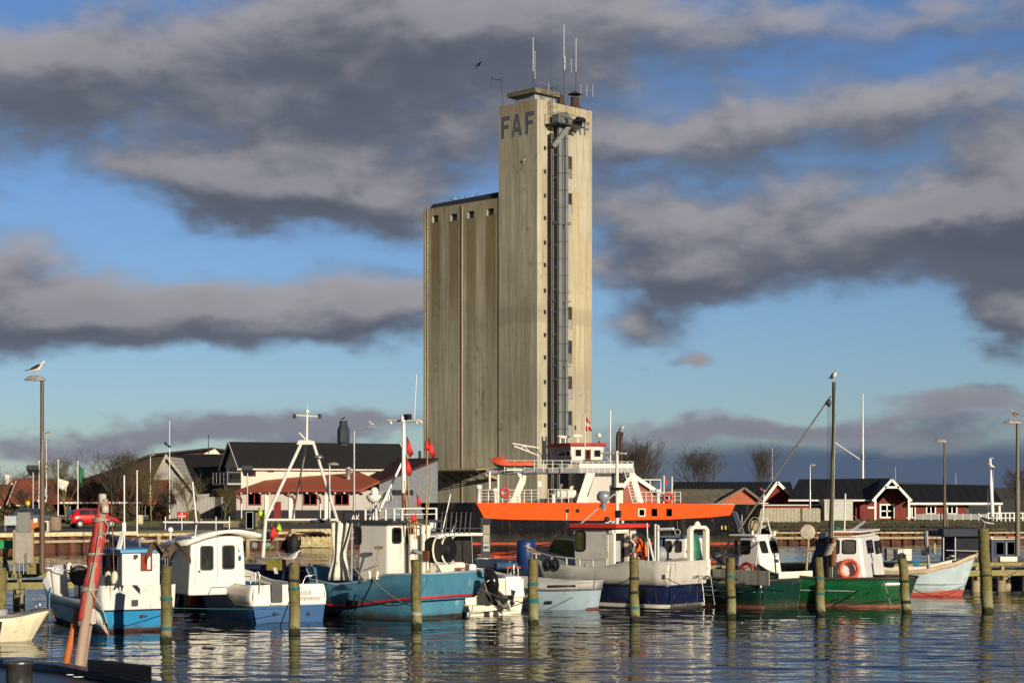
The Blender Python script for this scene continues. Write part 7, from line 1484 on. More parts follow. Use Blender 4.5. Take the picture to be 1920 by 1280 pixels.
for i in (0, len(st)-1):
    a = [sidept(st[i][0], st[i][1], z) for z in (ztop(st[i][0]),2.0,1.1,.13,-.6)]; m.add(a+[Vector((q.x, 8-q.y, q.z)) for q in a], [(r,r+1,6+r,5+r) for r in range(4)])
m.add([Vector((fx(px), yy, ztop(px)-.9)) for px, yy in st]+[Vector((fx(px), 8-yy, ztop(px)-.9)) for px, yy in st], [(i,i+1,12+i,11+i) for i in range(10)])
m.obj('hull', [blk_h, mat('red_boot_top', (.48,.06,.025), .6, var=.3, dirt=(.2,.05,.03))], fer)
m = M(); bot = [(908,971),(960,973.5),(1100,975.5),(1250,973.5),(1330,969.5),(1369,965.5)]; top = [(893,942.3),(960,942.3),(1100,942.3),(1250,942.8),(1330,944),(1378,946.3)]
a = [Vector((fx(p),-.022,fz(q))) for p,q in top]; c = [Vector((fx(p),-.022,fz(q))) for p,q in bot]
m.add(a+c, [(i,i+1,7+i,6+i) for i in range(5)]); m.add([v+Vector((0,.02,0)) for v in a+c], [(i,i+1,7+i,6+i) for i in range(5)]); ob_ = m.obj('orange_band', org, fer)
for px in (940,985,1028,1118,1160,1180,1236,1290,1330): M().box(fx(px),fx(px)+.025,-.029,-.0235,fz(973 if px<1300 else 969),fz(944)).obj('plate_seam', mat('orange_seam', (.45,.06,.01), .6), ob_)
M().box(fx(1062),fx(1063.2),-.03,-.024,fz(974),fz(952)).obj('plate_seam', cream, ob_)
for (p0, p1, fm_) in ((1196.5,1210.5,cream),(1221,1233,org),(1249,1260.5,org)):
    window(fer, (0,-.024,0), (1,0,0), (0,0,1), fx(p0), fx(p1), fz(968), fz(952.5), r=.1 if p0<1200 else 0, fw=.09 if p0<1200 else .03, fm=fm_, gm=winD)
for px in (1064, 1083): M().lathe([(.01,-.01),(.16,-.01),(.16,.01),(.01,.01)], (fx(px),-.036,fz(957)), 16, axis='y').obj('porthole', winD, fer)
text('POS', 'ship_name', .50, white, fer, (fx(1134.5),-.03,fz(984)), (pi/2,0,0), sx=.9, bold=.01); text('JL', 'ship_name', .50, white, fer, (fx(1165),-.03,fz(984)), (pi/2,0,0), sx=.9, bold=.01)
for (px, py, r) in ((1189,1003,.19),(1270,997,.21)):
    m = M(); m.torus((fx(px),-.12,fz(py)), r, .045, (0,1,0), 18, 6); m.tube([(fx(px),-.12,fz(py)+r),(fx(px),-.03,fz(976))], .015, 4); tag(m.obj('tyre_fender', mat('pale_tyre', (.28,.28,.24), .8)), ('left' if px<1200 else 'right')+' small round fender hanging on the black ferry hull', 'fender'); bpy.context.scene.collection.objects[-1].location = FO
for px in (1352,1359): M().box(fx(px),fx(px)+.12,-.03,-.0245,fz(992),fz(985)).obj('draught_mark', mat('gold_marks', (.5,.38,.12), .5), fer)
# decks and superstructure
def poly(pts, z, t, m_, nm, par=fer, bevel=0): mm = M(); mm.prism([(x, y, z-t) for x, y in pts], (0,0,t)); return mm.obj(nm, m_, par, bevel=bevel)
poly([(fx(893),.02),(fx(1378),.02),(fx(1378),7.98),(fx(893),7.98)], fz(943)-.02, .1, shg, 'main_deck')
zd = fz(868.5); poly([(fx(912,3.2),3.2),(fx(1085),.05),(fx(1190),.05),(fx(1190),7.9),(fx(912,3.2),7.9)], zd-.35, .38, shg, 'bridge_deck')
poly([(fx(1086),-.0),(fx(1186),-.0),(fx(1186),.5),(fx(1086),.5)], zd-.0, .36, shw, 'deck_fascia')
m = M(); yk = 1.0
def legp(pts, y0, y1, nm, m_=shw): mm = M(); mm.prism([FF.ony(p, q, y0) for p, q in pts], (0, y1-y0, 0)); return mm.obj(nm, m_, fer)
legp([(970,886),(987,892),(985,905),(976,925),(977,942),(952,942),(960,933),(967,915),(975,897)][::-1], 2.0, 2.5, 'slanted_leg', cream)
legp([(1100,884),(1117,884),(1096,942),(1081,942)], .06, .6, 'slanted_leg'); legp([(1180,884),(1190,884),(1207,942),(1197,942)], .06, .6, 'slanted_leg')
legp([(1117,884),(1152,884),(1152,942),(1099,942)], 1.0, 6.5, 'casing', mat('warm_grey_casing', (.52,.50,.45), .6, var=.1)); legp([(1062,887),(1095,887),(1095,925),(1068,925)], 3.6, 3.7, 'inner_panel', cream)
m = M(); m.box(fx(1050,3), fx(1066,3), 3, 3.8, fz(942), zd-.7); m.obj('inner_funnel', mat('inner_funnel_grey', (.16,.16,.16), .6), fer)  # plain mid grey inner funnel
for (px, a, c, w_) in ((918,942,884,.09),(934,942,884,.09)): M().tube([(fx(px,3),3,fz(a,3)),(fx(px,3),3,fz(c,3))], w_, 8).obj('deck_post', shw, fer)
for (px, a, c, r, yy) in ((898,943,916,.17,.3),(928,943,922,.17,2.5),(1234,945,924,.17,.5)):
    m = M(); m.lathe([(r,fz(a,yy)),(r,fz(c,yy)),(r*1.45,fz(c,yy)+.02),(r*1.45,fz(c,yy)+.25),(r,fz(c,yy)+.3)], (fx(px,yy),yy,0), 12); m.obj('ventilator', shw, fer)
def rails(p0, p1, yb, yt, n, bars, yy, nm='railing', z0=None):
    m = M(); pts = [(fx(p0+(p1-p0)*i/n,yy),yy,fz(yb,yy)) for i in range(n+1)]; railing(m, pts, fz(yt,yy)-fz(yb,yy), bars, .022, .032); return m.obj(nm, shw, fer)
rails(902, 1010, 942, 918, 8, 4, .15); rails(1028, 1066, 942, 917, 3, 3, .4); rails(1190, 1276, 944, 922, 8, 3, .15)
rails(946, 1002, 884, 863, 3, 3, 2.0); rails(1002, 1088, 884, 863, 5, 3, .4); rails(1090, 1187, 887, 865, 9, 4, .05)
rails(793, 892, 942, 921, 6, 2, 6.5) if False else None
m = M(); m.box(fx(1094),fx(1172),.9,3.5,zd+.04,fz(866)); m.obj('funnel_housing', mat('brown_housing', (.10,.055,.04), .7, var=.2), fer)
# wheelhouse
zb, zw, zr = zd+.03, fz(862,1), fz(836,1)
poly([(fx(1032,3.4),3.4),(fx(1070,1),1),(fx(1093,1),1),(fx(1093,1),6.4),(fx(1032,3.4),6.4)], zw, zw-zb, shg, 'bridge_base')
m = M(); P0 = [(fx(1036,3.4),3.4),(fx(1072,1),1),(fx(1129,1),1),(fx(1129,1),6.4),(fx(1036,3.4),6.4)]; P1 = [(fx(1031,3.2),3.2),(fx(1070,.8),.8),(fx(1133,.8),.8),(fx(1133,.8),6.5),(fx(1031,3.2),6.5)]
vs = [(x,y,zw+.002) for x,y in P0]+[(x,y,zr) for x,y in P1]; m.add(vs, [(0,1,6,5)], 1); m.add(vs, [(1,2,7,6),(2,3,8,7),(3,4,9,8),(4,0,5,9),(5,6,7,8,9),(4,3,2,1,0)], 0); wh = m.obj('wheelhouse', [shw, mat('front_shade_grey', (.42,.42,.42), .5)], fer)  # grey on the front face puts its shade into the colour
poly([(fx(1027,3.1),3.0),(fx(1069,.7),.6),(fx(1137,.6),.6),(fx(1137,.6),6.8),(fx(1027,3.1),6.8)], zr+.24, .235, mat('dark_red_roof_edge', (.35,.02,.02), .5), 'wheelhouse_roof', wh)
A_, B_ = Vector(vs[0]), Vector(vs[1]); U = (B_-A_); L_ = U.length; Vv = Vector((-.02,-.2,zr-zw)).normalized()
for (f0, f1) in ((.06,.28),(.34,.68),(.74,.96)): window(wh, A_+U.cross(Vv).normalized()*.03, U, Vv, f0*L_, f1*L_, .30, .80, fw=.04, fm=shw, gm=mat('bridge_glass', (.05,.045,.03), .15, var=.6, vs=2), mu=1 if f0==.34 else 0)
A2 = Vector((0,1,zw)); 
for (p0, p1, q0, q1, nm, fm_) in ((1078,1091,856,841,'window',shw),(1097,1108,862,842,'bridge_door',mat('brown_door', (.20,.06,.04), .5)),(1113,1127,857,842,'window',shw)):
    z0_, z1_ = max(.02,fz(q0,1)-zw), fz(q1,1)-zw; window(wh, (0,.985,zw), (1,0,0), Vector((0,-.2,zr-zw)).normalized(), fx(p0,1), fx(p1,1), z0_, z1_, fw=.10 if nm=='bridge_door' else .05, fm=fm_, gm=winD, name=nm)
for (px, hh_, kind) in ((1050,.5,0),(1060,.45,1),(1083,.55,1),(1123,.5,2)):
    m = M(); x = fx(px,3); z = zr+.24; m.tube([(x,3,z),(x,3,z+hh_)], .06, 6)
    if kind == 1: m.box(x-.35,x+.35,2.85,3.15,z+hh_,z+hh_+.16)
    elif kind == 2: m.ball((x,3,z+hh_+.15), .2, n=10)
    else: m.lathe([(.02,-.1),(.28,.05),(.3,.15)], (x,3,z+hh_), 12)
    m.obj('radar', shw, wh)
m = M(); x = fx(1097,.6); m.tube([(x,.6,zr+.0),(x,.6,fz(775,.6))], [.045,.03], 8); fp = m.obj('flag_staff', shw, wh)
m = M(); n = 8; vs = []; zt = fz(780,.6); cols = []
for i in range(n+1):
    for j in range(9):
        u, v = i/n, j/8; vs.append((x+.04+.52*u*(.5+.45*v)+.05*sin(v*7), .6+.09*sin(u*8+v*3), zt-1.15*v-.35*u*(1-v)))
for i in range(n):
    for j in range(8): wc = 1 if (i == 3 or j in (3,4)) else 0; m.add([vs[i*9+j],vs[(i+1)*9+j],vs[(i+1)*9+j+1],vs[i*9+j+1]], [(0,1,2,3)], wc, True)
m.obj('flag', [mat('danish_red', (.50,.012,.02), .7), flw], fp, solid=.01)
# crane, mast, lifeboat
wt_ = 2.2; m = M(); P = lambda px, py, y=wt_: FF.ony(px, py, y)
for a, c, r in (((961,831),(1013,840),.06),((964,836),(1003,851),.06),((975,840),(984,836),.035),((984,836),(993,847),.035),((1003,851),(1015,856),.04)): m.tube([P(*a), P(*c)], r, 6)
m.obj('crane_jib', shw, fer); m = M(); m.box(P(1016,0).x,P(1025,0).x,2,2.4,zd,fz(826,2.2)); m.tube([P(1017,830),P(1017,818)], .06, 6); m.tube([P(1024,830),P(1024,818)], .06, 6); m.ball(tuple(P(1021,854)), .22, n=10); m.tube([P(1005,840),P(1017,858)], .03, 5); m.obj('crane_mast', black, fer); m = M(); m.tube([P(961,833),P(961,842)], .03, 5); m.obj('crane_hook', darkg, fer)
m = M(); vs = []; n = 14; k = 8
for i in range(n+1):
    t = i/n; hw_ = .75*(1-max(0,(.4-t)/.4)**2.2)*(1-max(0,(t-.9)/.1)*.3)+.02; x = fx(916,2.5)+(fx(1000,2.5)-fx(916,2.5))*t
    zk = fz(880,2.5)+.9*max(0,(.35-t)/.35)**2; zg = fz(867,2.5); zc = zg+(.42 if .1<t<.4 else (.42*t/.1 if t<=.1 else .12))
    for (yy, zz) in ((0,zk),(-.6,zk+.15),(-1,(zk+zg)/2+.05),(-1,zg),(-.45,zc),(.45,zc),(1,zg),(.6,zk+.15)): vs.append((x, 2.5+hw_*yy, zz if zz > zk else zk+.01))
fs0, fs1 = [], []
for i in range(n):
    for j in range(k): (fs1 if j in (0,1,7) else fs0).append((i*k+j,i*k+(j+1)%k,(i+1)*k+(j+1)%k,(i+1)*k+j))
m.add(vs, fs0, 0, True); m.add(vs, fs1, 1, True); m.add(vs[-k:], [tuple(range(k))]); lb = m.obj('lifeboat', [mat('lifeboat_orange', (.66,.09,.035), .5, var=.1), mat('lifeboat_green', (.03,.17,.12), .6)]); lb.location = FO; tag(lb, 'orange lifeboat with green bottom on the upper deck of the ferry', 'lifeboat')
M().box(fx(950,2),fx(990,2),1.9,2.0,fz(882,2),fz(879,2)).obj('cradle', shw, fer)
m = M(); y_ = .5; m.tube([(fx(1159,y_),y_,fz(905,y_)),(fx(1159,y_),y_,fz(818,y_)),(fx(1160,y_),y_,fz(812,y_)),(fx(1164,y_),y_,fz(809,y_))], [.18,.18,.17,.15], 10); ex = m.obj('exhaust_pipe', mat('sooty_brown', (.045,.022,.016), .6, var=.3), fer); m = M(); m.tube([(fx(1164.5,y_),y_-.1,fz(905,y_)),(fx(1164.5,y_),y_-.1,fz(820,y_)),(fx(1166,y_),y_,fz(813,y_)),(fx(1168,y_),y_,fz(811,y_))], .13, 8); m.obj('exhaust_pipe', mat('sooty_brown', (.045,.022,.016)), fer)
m = M(); m.box(fx(1155,.3),fx(1168,.3),.2,.9,fz(944),fz(905)); m.obj('exhaust_trunk', cream, fer); M().tube([(fx(1144.5,1),1,fz(866)),(fx(1144.5,1),1,fz(768))], .05, 6).obj('aerial', white, fer)
m = M(); m.lathe([(.33,-.75),(.36,-.6),(.36,.6),(.33,.75)], (fx(1063),.9,fz(926)), 14, axis='x'); tag_ = m.obj('raft_canister', shw, fer)
m = M(); 
for a, c in (((1171,884),(1186,942)),((1180,884),(1195,942))): m.tube([P(a[0],a[1],-.1), P(c[0],c[1],-.1)], .035, 6)
for i in range(11): f = i/10; m.tube([P(1171+15*f,884+58*f,-.1), P(1180+15*f,884+58*f,-.1)], .025, 5)
m.obj('stairs', shw, fer)
for (px, py) in ((947,923),(1253,932)): m = M(); m.torus((fx(px),.05,fz(py)), .32, .10, (0,1,0), 20, 8); lr = m.obj('life_ring', mat('ship_ring_red', (.60,.06,.04), .5)); lr.location = FO; tag(lr, 'red and white life ring on the '+('forward' if px<1000 else 'after')+' railing of the ferry, '+('left' if px<1000 else 'right')+' end', 'life ring'); M().torus((0,0,0), .322, .104, (0,1,0), 5, 6) if False else None
m = M(); m.tube([P(1190,899,1),P(1239,899,1),P(1239,922,1)], .045, 6); m.tube([P(1219,899,1),P(1219,922,1)], .035, 6); m.bar(P(1190,893,1), P(1232,921,1), .10, .22); m.obj('awning_frame', shw, fer)
m = M(); m.tube([P(1245,943,4),P(1245,891,4)], .045, 6); o = m.obj('ensign_staff', shw, fer); m = M(); m.add([P(1246,893,4),P(1250,896,4),P(1252,908,4),P(1250,910,4)], [(0,1,2,3)]); m.obj('flag', flr, o, solid=.02); M().tube([P(1260,943,5),P(1260,893,5)], .05, 6).obj('staff', shw, fer)
# deck clutter
for k, (px, py, w_, h_, m_) in enumerate(((1004,940,1.2,.35,darkg),(1040,938,.9,.55,darkg),(978,941,.5,.2,mat('orange_coil', (.5,.2,.04),.7)),(1034,930,.4,.7,shw),(1090,935,.5,.6,shw),(1130,920,.3,.5,darkg))): M().box(fx(px),fx(px)+w_,.8,1.4,fz(943)+.02,fz(943)+h_).obj('deck_locker', m_, fer, bevel=.03)
# ferry ramp/bicycles on the quay seen above the left black bulwark
t = thing('bicycle', 'bicycle leaning by the quay edge left of the ferry railing', 'bicycle', (XX(885,150),150,GZ), 0); m = M()
for dx_ in (-.5,.5): m.torus((dx_,0,1.0), .33, .02, (0,1,0), 20, 5)
m.obj('wheels', black, t); m = M(); m.tube([(-.5,0,1.0),(0,0,1.0),(.4,0,1.5),(-.2,0,1.5),(0,0,1.0)], .02, 5); m.tube([(-.5,0,1.0),(-.2,0,1.5),(-.22,0,1.65)], .018, 5); m.tube([(.5,0,1.0),(.4,0,1.6),(.3,0,1.7)], .018, 5); m.obj('bike_frame', darkg, t)
t.location.z = GZ+.05

# ------------------------------------------------------------------ jetties
jw = mat('mossy_jetty_wood', (.26,.22,.10), .9, var=.4, vs=4, dirt=(.17,.19,.04), damt=.45, bump=.4); jp = mat('jetty_pile', (.34,.28,.17), .9, var=.45, vs=5, dirt=(.10,.10,.04), damt=.4, streak=True, bump=.4)
J0, J1 = Vector((-21,59.6,0)), Vector((26,73.2,0)); ja = atan2(J1.y-J0.y, J1.x-J0.x); jl = (J1-J0).length
jt = thing('jetty', 'long mossy wooden jetty running behind the moored boats', 'jetty', J0, ja); JZ = 1.14
m = M(); x = 0; rr = random.Random(11)
while x < jl: m.box(x, x+.14, -.02, 1.8, JZ-.05, JZ+rr.uniform(-.008,.008)); x += .155
m.obj('deck_boards', jw, jt)
m = M(); m.box(0,jl,-.10,.0,JZ-.14,JZ-.01); m.box(0,jl,-.12,.04,.62,.84); m.box(0,jl,1.7,1.8,.62,.84); m.obj('stringers', jw, jt)
m = M(); x = .3; 
while x < jl: 
    for yy in (.12, 1.6): m.lathe([(.19,-1),(.18,.60),(.16,.62)], (x,yy,0), 10)
    m.box(x-.07,x+.07,-.02,.10,.845,JZ-.145); m.box(x-.1,x+.1,-.2,.5,.48,.60); x += 1.12
m.obj('piles', jp, jt)['kind'] = 'stuff'
# metal notice board on posts and green box on the left jetty
YJ = 60.2; Fj = lambda px, py: V(px, py, YJ)
t = thing('notice_board', 'tall bare aluminium board on posts beside the left lamp', 'board', (XX(44,YJ),YJ,JZ), 0); q = lambda px, py: V(px, py, YJ)-t.location
m = M(); m.box(q(33,0).x,q(56.5,0).x,0,.06,q(0,996).z,q(0,960).z); m.obj('upper_panel', mat('dull_zinc', (.24,.24,.23), .6, .2, var=.15, vs=6), t)
m = M(); x0_, x1_ = q(29,0).x, q(60,0).x
for k in range(9): m.box(x0_+(x1_-x0_)*k/9, x0_+(x1_-x0_)*(k+1)/9-.004, -.05, -.01, q(0,1055).z, q(0,997).z)
m.obj('lower_panel', mat('bare_aluminium', (.44,.40,.35), .5, .3, var=.2, vs=5), t)
for px, a, c in ((26.5,1090,993),(60,1060,993)): M().box(q(px,0).x-.04,q(px,0).x+.04,-.0,.09,q(0,a).z if a<1080 else 0,q(0,c).z).obj('post', woodl, t)
for px in (36,44): M().tube([q(px,1055), (q(px,0).x,0,0)], .018, 6).obj('leg', steel, t)
m = M(); m.box(XX(-10,YJ+1),XX(24,YJ+1),YJ+1,YJ+1.4,ZZ(1028,YJ+1),ZZ(1013,YJ+1)); m2 = m.obj('green_box', mat('bright_green_plastic', (.02,.30,.11), .5)); tag(m2, 'bright green box on crossed timber legs at the left edge', 'box')
m = M(); a_ = V(5,1028,YJ+1.2); m.bar(a_, V(16,1075,YJ+1.2), .09); m.bar(V(14,1028,YJ+1.2), V(4,1075,YJ+1.2), .09); m.bar(V(-8,1046,YJ+1.2), V(82,1046,YJ+1.2), .12); m.obj('timber_legs', jw, m2)
m = M(); m.box(XX(53,60.5),XX(77,60.5),60.3,60.9,JZ,ZZ(1056,60.5)); tag(m.obj('lamp_block', jw), 'mossy timber block at the foot of the left lamp', 'block')
# houseboat at the right behind the jetty
YH = 75.5; t = thing('houseboat', 'dark covered boat with navy canopy behind the right jetty', 'boat', (XX(1815,YH),YH,0), 0); q = lambda px, py, y=0: V(px, py, YH+y)-t.location
cnv = mat('navy_canopy', (.030,.034,.055), .75, var=.25, vs=2); m = M(); m.box(q(1790,0).x,q(1925,0).x,0,2.5,-.2,q(0,1046).z); m.obj('hull', dn, t)
m = M(); m.box(q(1767,0).x,q(1851,0).x,-.1,2.6,q(0,1006).z,q(0,990.5).z); m.obj('canopy', cnv, t, bevel=.05); m = M(); m.box(q(1791,0).x,q(1852,0).x,.2,2.4,q(0,1046).z+.002,q(0,1006).z-.002); m.obj('canopy_side', mat('black_canvas', (.012,.012,.022), .8), t)
for px in (1769,1791,1853): M().tube([q(px,1050,-.05), q(px,1007,-.05)], .03, 6).obj('canopy_post', alu, t)
m = M(); m.box(q(1853,0).x,q(1862,0).x,-.06,.0,q(0,1008).z,q(0,1005).z); m.tube([q(1774,1031,-.1),q(1855,1033,-.1)], .02, 5); m.obj('white_rail', alu, t)
m = M(); m.box(q(1860,0).x,q(1912,0).x,.1,2.2,q(0,1046).z+.002,q(0,1011).z); hb_ = m.obj('deckhouse', mat('navy_doors', (.012,.028,.085), .45, var=.2), t); M().box(q(1858,0).x,q(1913,0).x,.0,2.3,q(0,1011).z+.002,q(0,1009.5).z).obj('deckhouse_roof', cream, hb_)
for a, c in ((1867,1885),(1888,1905)): window(hb_, (0,.095,0), (1,0,0), (0,0,1), q(a,0).x, q(c,0).x, q(0,1041).z, q(0,1014).z, fw=.05, fm=mat('navy_doors', (.012,.028,.085)), gm=mat('navy_panel', (.018,.04,.11), .5), name='cupboard_door', pane='door_panel')
M().tube([q(1887,1040,-.02), q(1887,1016,-.02)], .02, 6).obj('door_bar', alu, hb_); M().box(q(1888,0).x,q(1925,0).x,-.15,.1,q(0,1008).z,q(0,1005.5).z).obj('red_plank', mat('salmon_plank', (.5,.2,.15), .7), t)
m = M(); m.box(XX(1875,71.6),XX(1908,71.6),71.6,72.1,ZZ(1052.5,71.6),ZZ(1043,71.6)); tag(m.obj('polystyrene_block', cream, None, bevel=.03), 'long cream block lying on the right jetty before the navy doors', 'block')
m = M(); m.box(XX(1860,71.7),XX(1873,71.7),71.7,72.1,ZZ(1052.5,71.7),ZZ(1044,71.7)); tag(m.obj('dark_crate', darkg), 'dark crate at the left end of the cream block', 'crate')
# white pole with perched gull right of the clubhouse
m = M(); m.tube([V(1861,968,143), V(1858,905,143), V(1858,880,143)], [.16,.14,.05], 8); m.tube([V(1853,955,143.2),V(1852,915,143.2)], .05, 6); tag(m.obj('white_post', white), 'thick white post with a gull landing on its tip', 'post')
# masts of yachts beyond the clubhouse
for (px, pt_, pb_, Y_, r_, lb_) in ((1618,738,897,240,.13,'tall white yacht mast with crosstree above the clubhouse roof'),(1448,840,905,250,.10,'thin grey mast behind the narrow bare tree'),(1679,875,905,260,.06,'thin mast just right of the porch gable'),(1792,886,912,260,.06,'thin mast above the middle of the right black roof'),(1862,880,935,170,.05,'thin pale pole at the right beside the white post')):
    m = M(); z0_ = 1.3; m.tube([(XX(px,Y_),Y_,z0_), V(px,pt_,Y_)], [r_*1.4,r_*.5], 8); o = m.obj('mast', white if r_>.1 else steel)
    if r_ > .12:
        c = M(); c.tube([V(1598,859,Y_),V(1642,858,Y_)], .05, 5); c.tube([V(1598,862,Y_), V(1618,830,Y_)], .012, 4); c.obj('crosstree', darkg, o); c = M(); c.lathe([(.2,-.3),(.2,.3)], tuple(V(1618,856,Y_)), 8); c.obj('mast_collar', steel, o)
    tag(o, lb_, 'mast')
# service pedestal in the water in front of the ferry
YP = 68; m = M(); m.box(XX(902,YP),XX(919,YP),YP,YP+.35,.9,ZZ(971,YP)); o = m.obj('service_pedestal', darkg); tag(o, 'tall dark service pedestal with pale panels on the jetty before the ferry', 'pedestal')
for (a, c, m_, nm) in ((972,983,black,'meter_panel'),(984,1000,mat('beige_panel', (.36,.33,.22), .6),'beige_panel'),(1001,1017,mat('beige_panel2', (.38,.36,.28), .6),'beige_panel'),(1018,1033,alu,'socket_panel')): M().box(XX(906,YP),XX(918,YP),YP-.03,YP-.002,ZZ(c,YP),ZZ(a,YP)).obj(nm, m_, o)
for k in range(4): M().box(XX(907+k*2.6,YP),XX(908.6+k*2.6,YP),YP-.05,YP-.032,ZZ(1028,YP),ZZ(1023,YP)).obj('socket', winD, o)
# tarps and barrel behind the grey boat
m = M(); m.lathe([(.30,-.5),(.33,-.45),(.33,.4),(.30,.5),(.1,.55)], tuple(V(986,1040,63.5)), 16); tag(m.obj('barrel', mat('blue_plastic_drum', (.012,.035,.14), .4, var=.2)), 'dark blue plastic drum behind the pole with the brown gull', 'barrel'); 
b = Boat('covered_boat', 'white open boat under an olive tarpaulin behind the grey work boat', 1075, 66, radians(170), 3.6, 1.7, PLAN_TR, [(0,1.25),(1,1.45)]); b.band('hull', gelw, (('s',0),1,1), (-.2,.8,.4), rows=2, solid=.03)
m = M(); F_ = b.F; m.prism([F_.ony(1028,1040,.7),F_.ony(1080,1044,.7),F_.ony(1080,1014,.7),F_.ony(1040,1010,.7),F_.ony(1031,1020,.7)], (0,-1.2,0)); m.obj('olive_cover', mat('olive_tarp', (.20,.19,.05), .8, var=.35, vs=2, dirt=(.10,.10,.03)), b.root, bevel=.06); m = M(); m.tube([F_.ony(1005,1022,.75),F_.ony(1040,1018,.75),F_.ony(1062,1040,.75),F_.ony(1080,1045,.75)], .02, 5); m.obj('cover_rail', steel, b.root)

# ------------------------------------------------------------------ mooring poles
def pole_mat():
    m = mat('mooring_pole_wood', (.15,.125,.05), .9, var=.4, vs=5, dirt=(.07,.075,.015), damt=.5, streak=False, bump=.7, bs=22)
    t = m.node_tree; n, l = t.nodes, t.links; p = n['Principled BSDF']; src = p.inputs['Base Color'].links[0].from_socket
    co = n.new('ShaderNodeTexCoord'); s = n.new('ShaderNodeSeparateXYZ'); l.new(co.outputs['Object'], s.inputs[0]); r = n.new('ShaderNodeMapRange'); l.new(s.outputs[2], r.inputs[0])
    nz = n.new('ShaderNodeTexNoise'); nz.inputs['Scale'].default_value = 9; l.new(co.outputs['Object'], nz.inputs[0]); a = n.new('ShaderNodeMath'); a.operation = 'MULTIPLY_ADD'; l.new(nz.outputs[0], a.inputs[0]); a.inputs[1].default_value = -.22; l.new(s.outputs[2], a.inputs[2]); l.new(a.outputs[0], r.inputs[0])
    r.inputs[1].default_value = .0; r.inputs[2].default_value = .10; mx = n.new('ShaderNodeMix'); mx.data_type = 'RGBA'; l.new(r.outputs[0], mx.inputs[0]); mx.inputs[6].default_value = (.018,.020,.008,1); l.new(src, mx.inputs[7])
    r2 = n.new('ShaderNodeMapRange'); l.new(a.outputs[0], r2.inputs[0]); r2.inputs[1].default_value = .2; r2.inputs[2].default_value = .75; r2.inputs[3].default_value = .75; r2.inputs[4].default_value = 0; m2 = n.new('ShaderNodeMix'); m2.data_type = 'RGBA'; l.new(r2.outputs[0], m2.inputs[0]); l.new(mx.outputs[2], m2.inputs[6]); m2.inputs[7].default_value = (.21,.21,.11,1)
    m3 = n.new('ShaderNodeMix'); m3.data_type = 'RGBA'; l.new(r.outputs[0], m3.inputs[0]); m3.inputs[6].default_value = (.018,.020,.008,1); l.new(m2.outputs[2], m3.inputs[7]); oi = n.new('ShaderNodeObjectInfo'); r4 = n.new('ShaderNodeMapRange'); l.new(oi.outputs['Random'], r4.inputs[0]); r4.inputs[3].default_value = .7; r4.inputs[4].default_value = 1.25; m4 = n.new('ShaderNodeMix'); m4.data_type = 'RGBA'; m4.blend_type = 'MULTIPLY'; m4.inputs[0].default_value = 1; l.new(m3.outputs[2], m4.inputs[6]); l.new(r4.outputs[0], m4.inputs[7]); l.new(m4.outputs[2], p.inputs['Base Color']); return m
pm = pole_mat(); PX = {}
plab = {0:'mooring pole cut by the left edge with a grey band',312:'mooring pole with a brown gull spreading its wings on top',551:'mooring pole with a grey gull in front of the lettered stern',779:'mooring pole before the turquoise hull, a grey gull preening on it',999:'mooring pole with a brown speckled gull between two pale boats',1188:'mooring pole with a hunched gull before the red roofed wheelhouse',1369:'mooring pole without bird in front of the grey side board',1535:'mooring pole without bird at the left end of the bright green hull',1692:'slightly leaning mooring pole at the right end of the bright green hull',1845:'tallest mooring pole at the right with a black backed gull'}
for (px, pxb, pt_, pw, wd, ropes) in ((1,-1,1065,1200,24,((1150,.6,greyp),)),(312,312,1060,1203,21,((1122,1,ropet),(1178,1,ropet))),(551,553,1056,1187,21,((1088,1,ropeb),(1103,1,ropet))),(779,781,1049,1176,19,((1150,1,rope),)),(999,1000,1047,1170,19,((1094,1,ropet),(1125,2.4,ropet))),(1188,1190,1045,1163,18,((1084,1,ropeb),(1110,1,ropeb),(1139,1,ropet))),(1369,1371,1045,1158,18,((1080,1,ropet),(1119,1,ropeb))),(1535,1539,1044,1153,17,((1082,1.3,ropet),(1112,1.3,ropet))),(1692,1700,1045,1150,17,((1089,1.2,ropeb),(1128,1.6,ropeb))),(1843,1852,990,1147,21,((1078,.8,ropeb),))):
    Y_ = F*H/(pw-HY); r = wd/2/F*Y_; a = V(pxb, pw, Y_); tp_ = V(px, pt_, Y_); d = tp_-a; rr = random.Random(px); o = thing('mooring_pole', plab[px if px != 1 else 0] if px != 1843 else plab[1845], 'mooring pole', (a.x,a.y,0), 0, 'mooring poles in front of the boats')
    m = M(); pts = [Vector((-d.x*.8,0,-1.6))]+[Vector((d.x*k/8, .01*sin(k*2.1+px), d.z*k/8)) for k in range(9)]; m.tube(pts, [r*1.05]+[r*(1.05-.012*k+.035*rr.uniform(-1,1)) for k in range(9)], 18); m.v = [(v[0]+.012*sin(v[2]*5+px), v[1], v[2]+(rr.uniform(-.02,.015)+v[0]*.12*sin(px) if v[2] > d.z*.99 else 0)) for v in m.v]; m.obj('shaft', pm, o, bevel=.012); PX[px] = (o, tp_, Y_, r)
    for (py, h_, mm_) in ropes:
        z = ZZ(py, Y_); c = M(); cx_ = d.x*z/d.z
        if mm_ is greyp: c.lathe([(r*1.02,z-.12),(r*1.18,z-.11),(r*1.18,z+.11),(r*1.02,z+.12)], (cx_,0,0), 18); c.obj('metal_band', greyp, o); continue
        for k in range(int(2*h_+1)): c.torus((cx_,0,z+.028*k-.028*h_), r*1.06, .014, (.05*rr.uniform(-1,1),.06,1), 22, 5)
        c.obj('rope_turns', mm_, o)
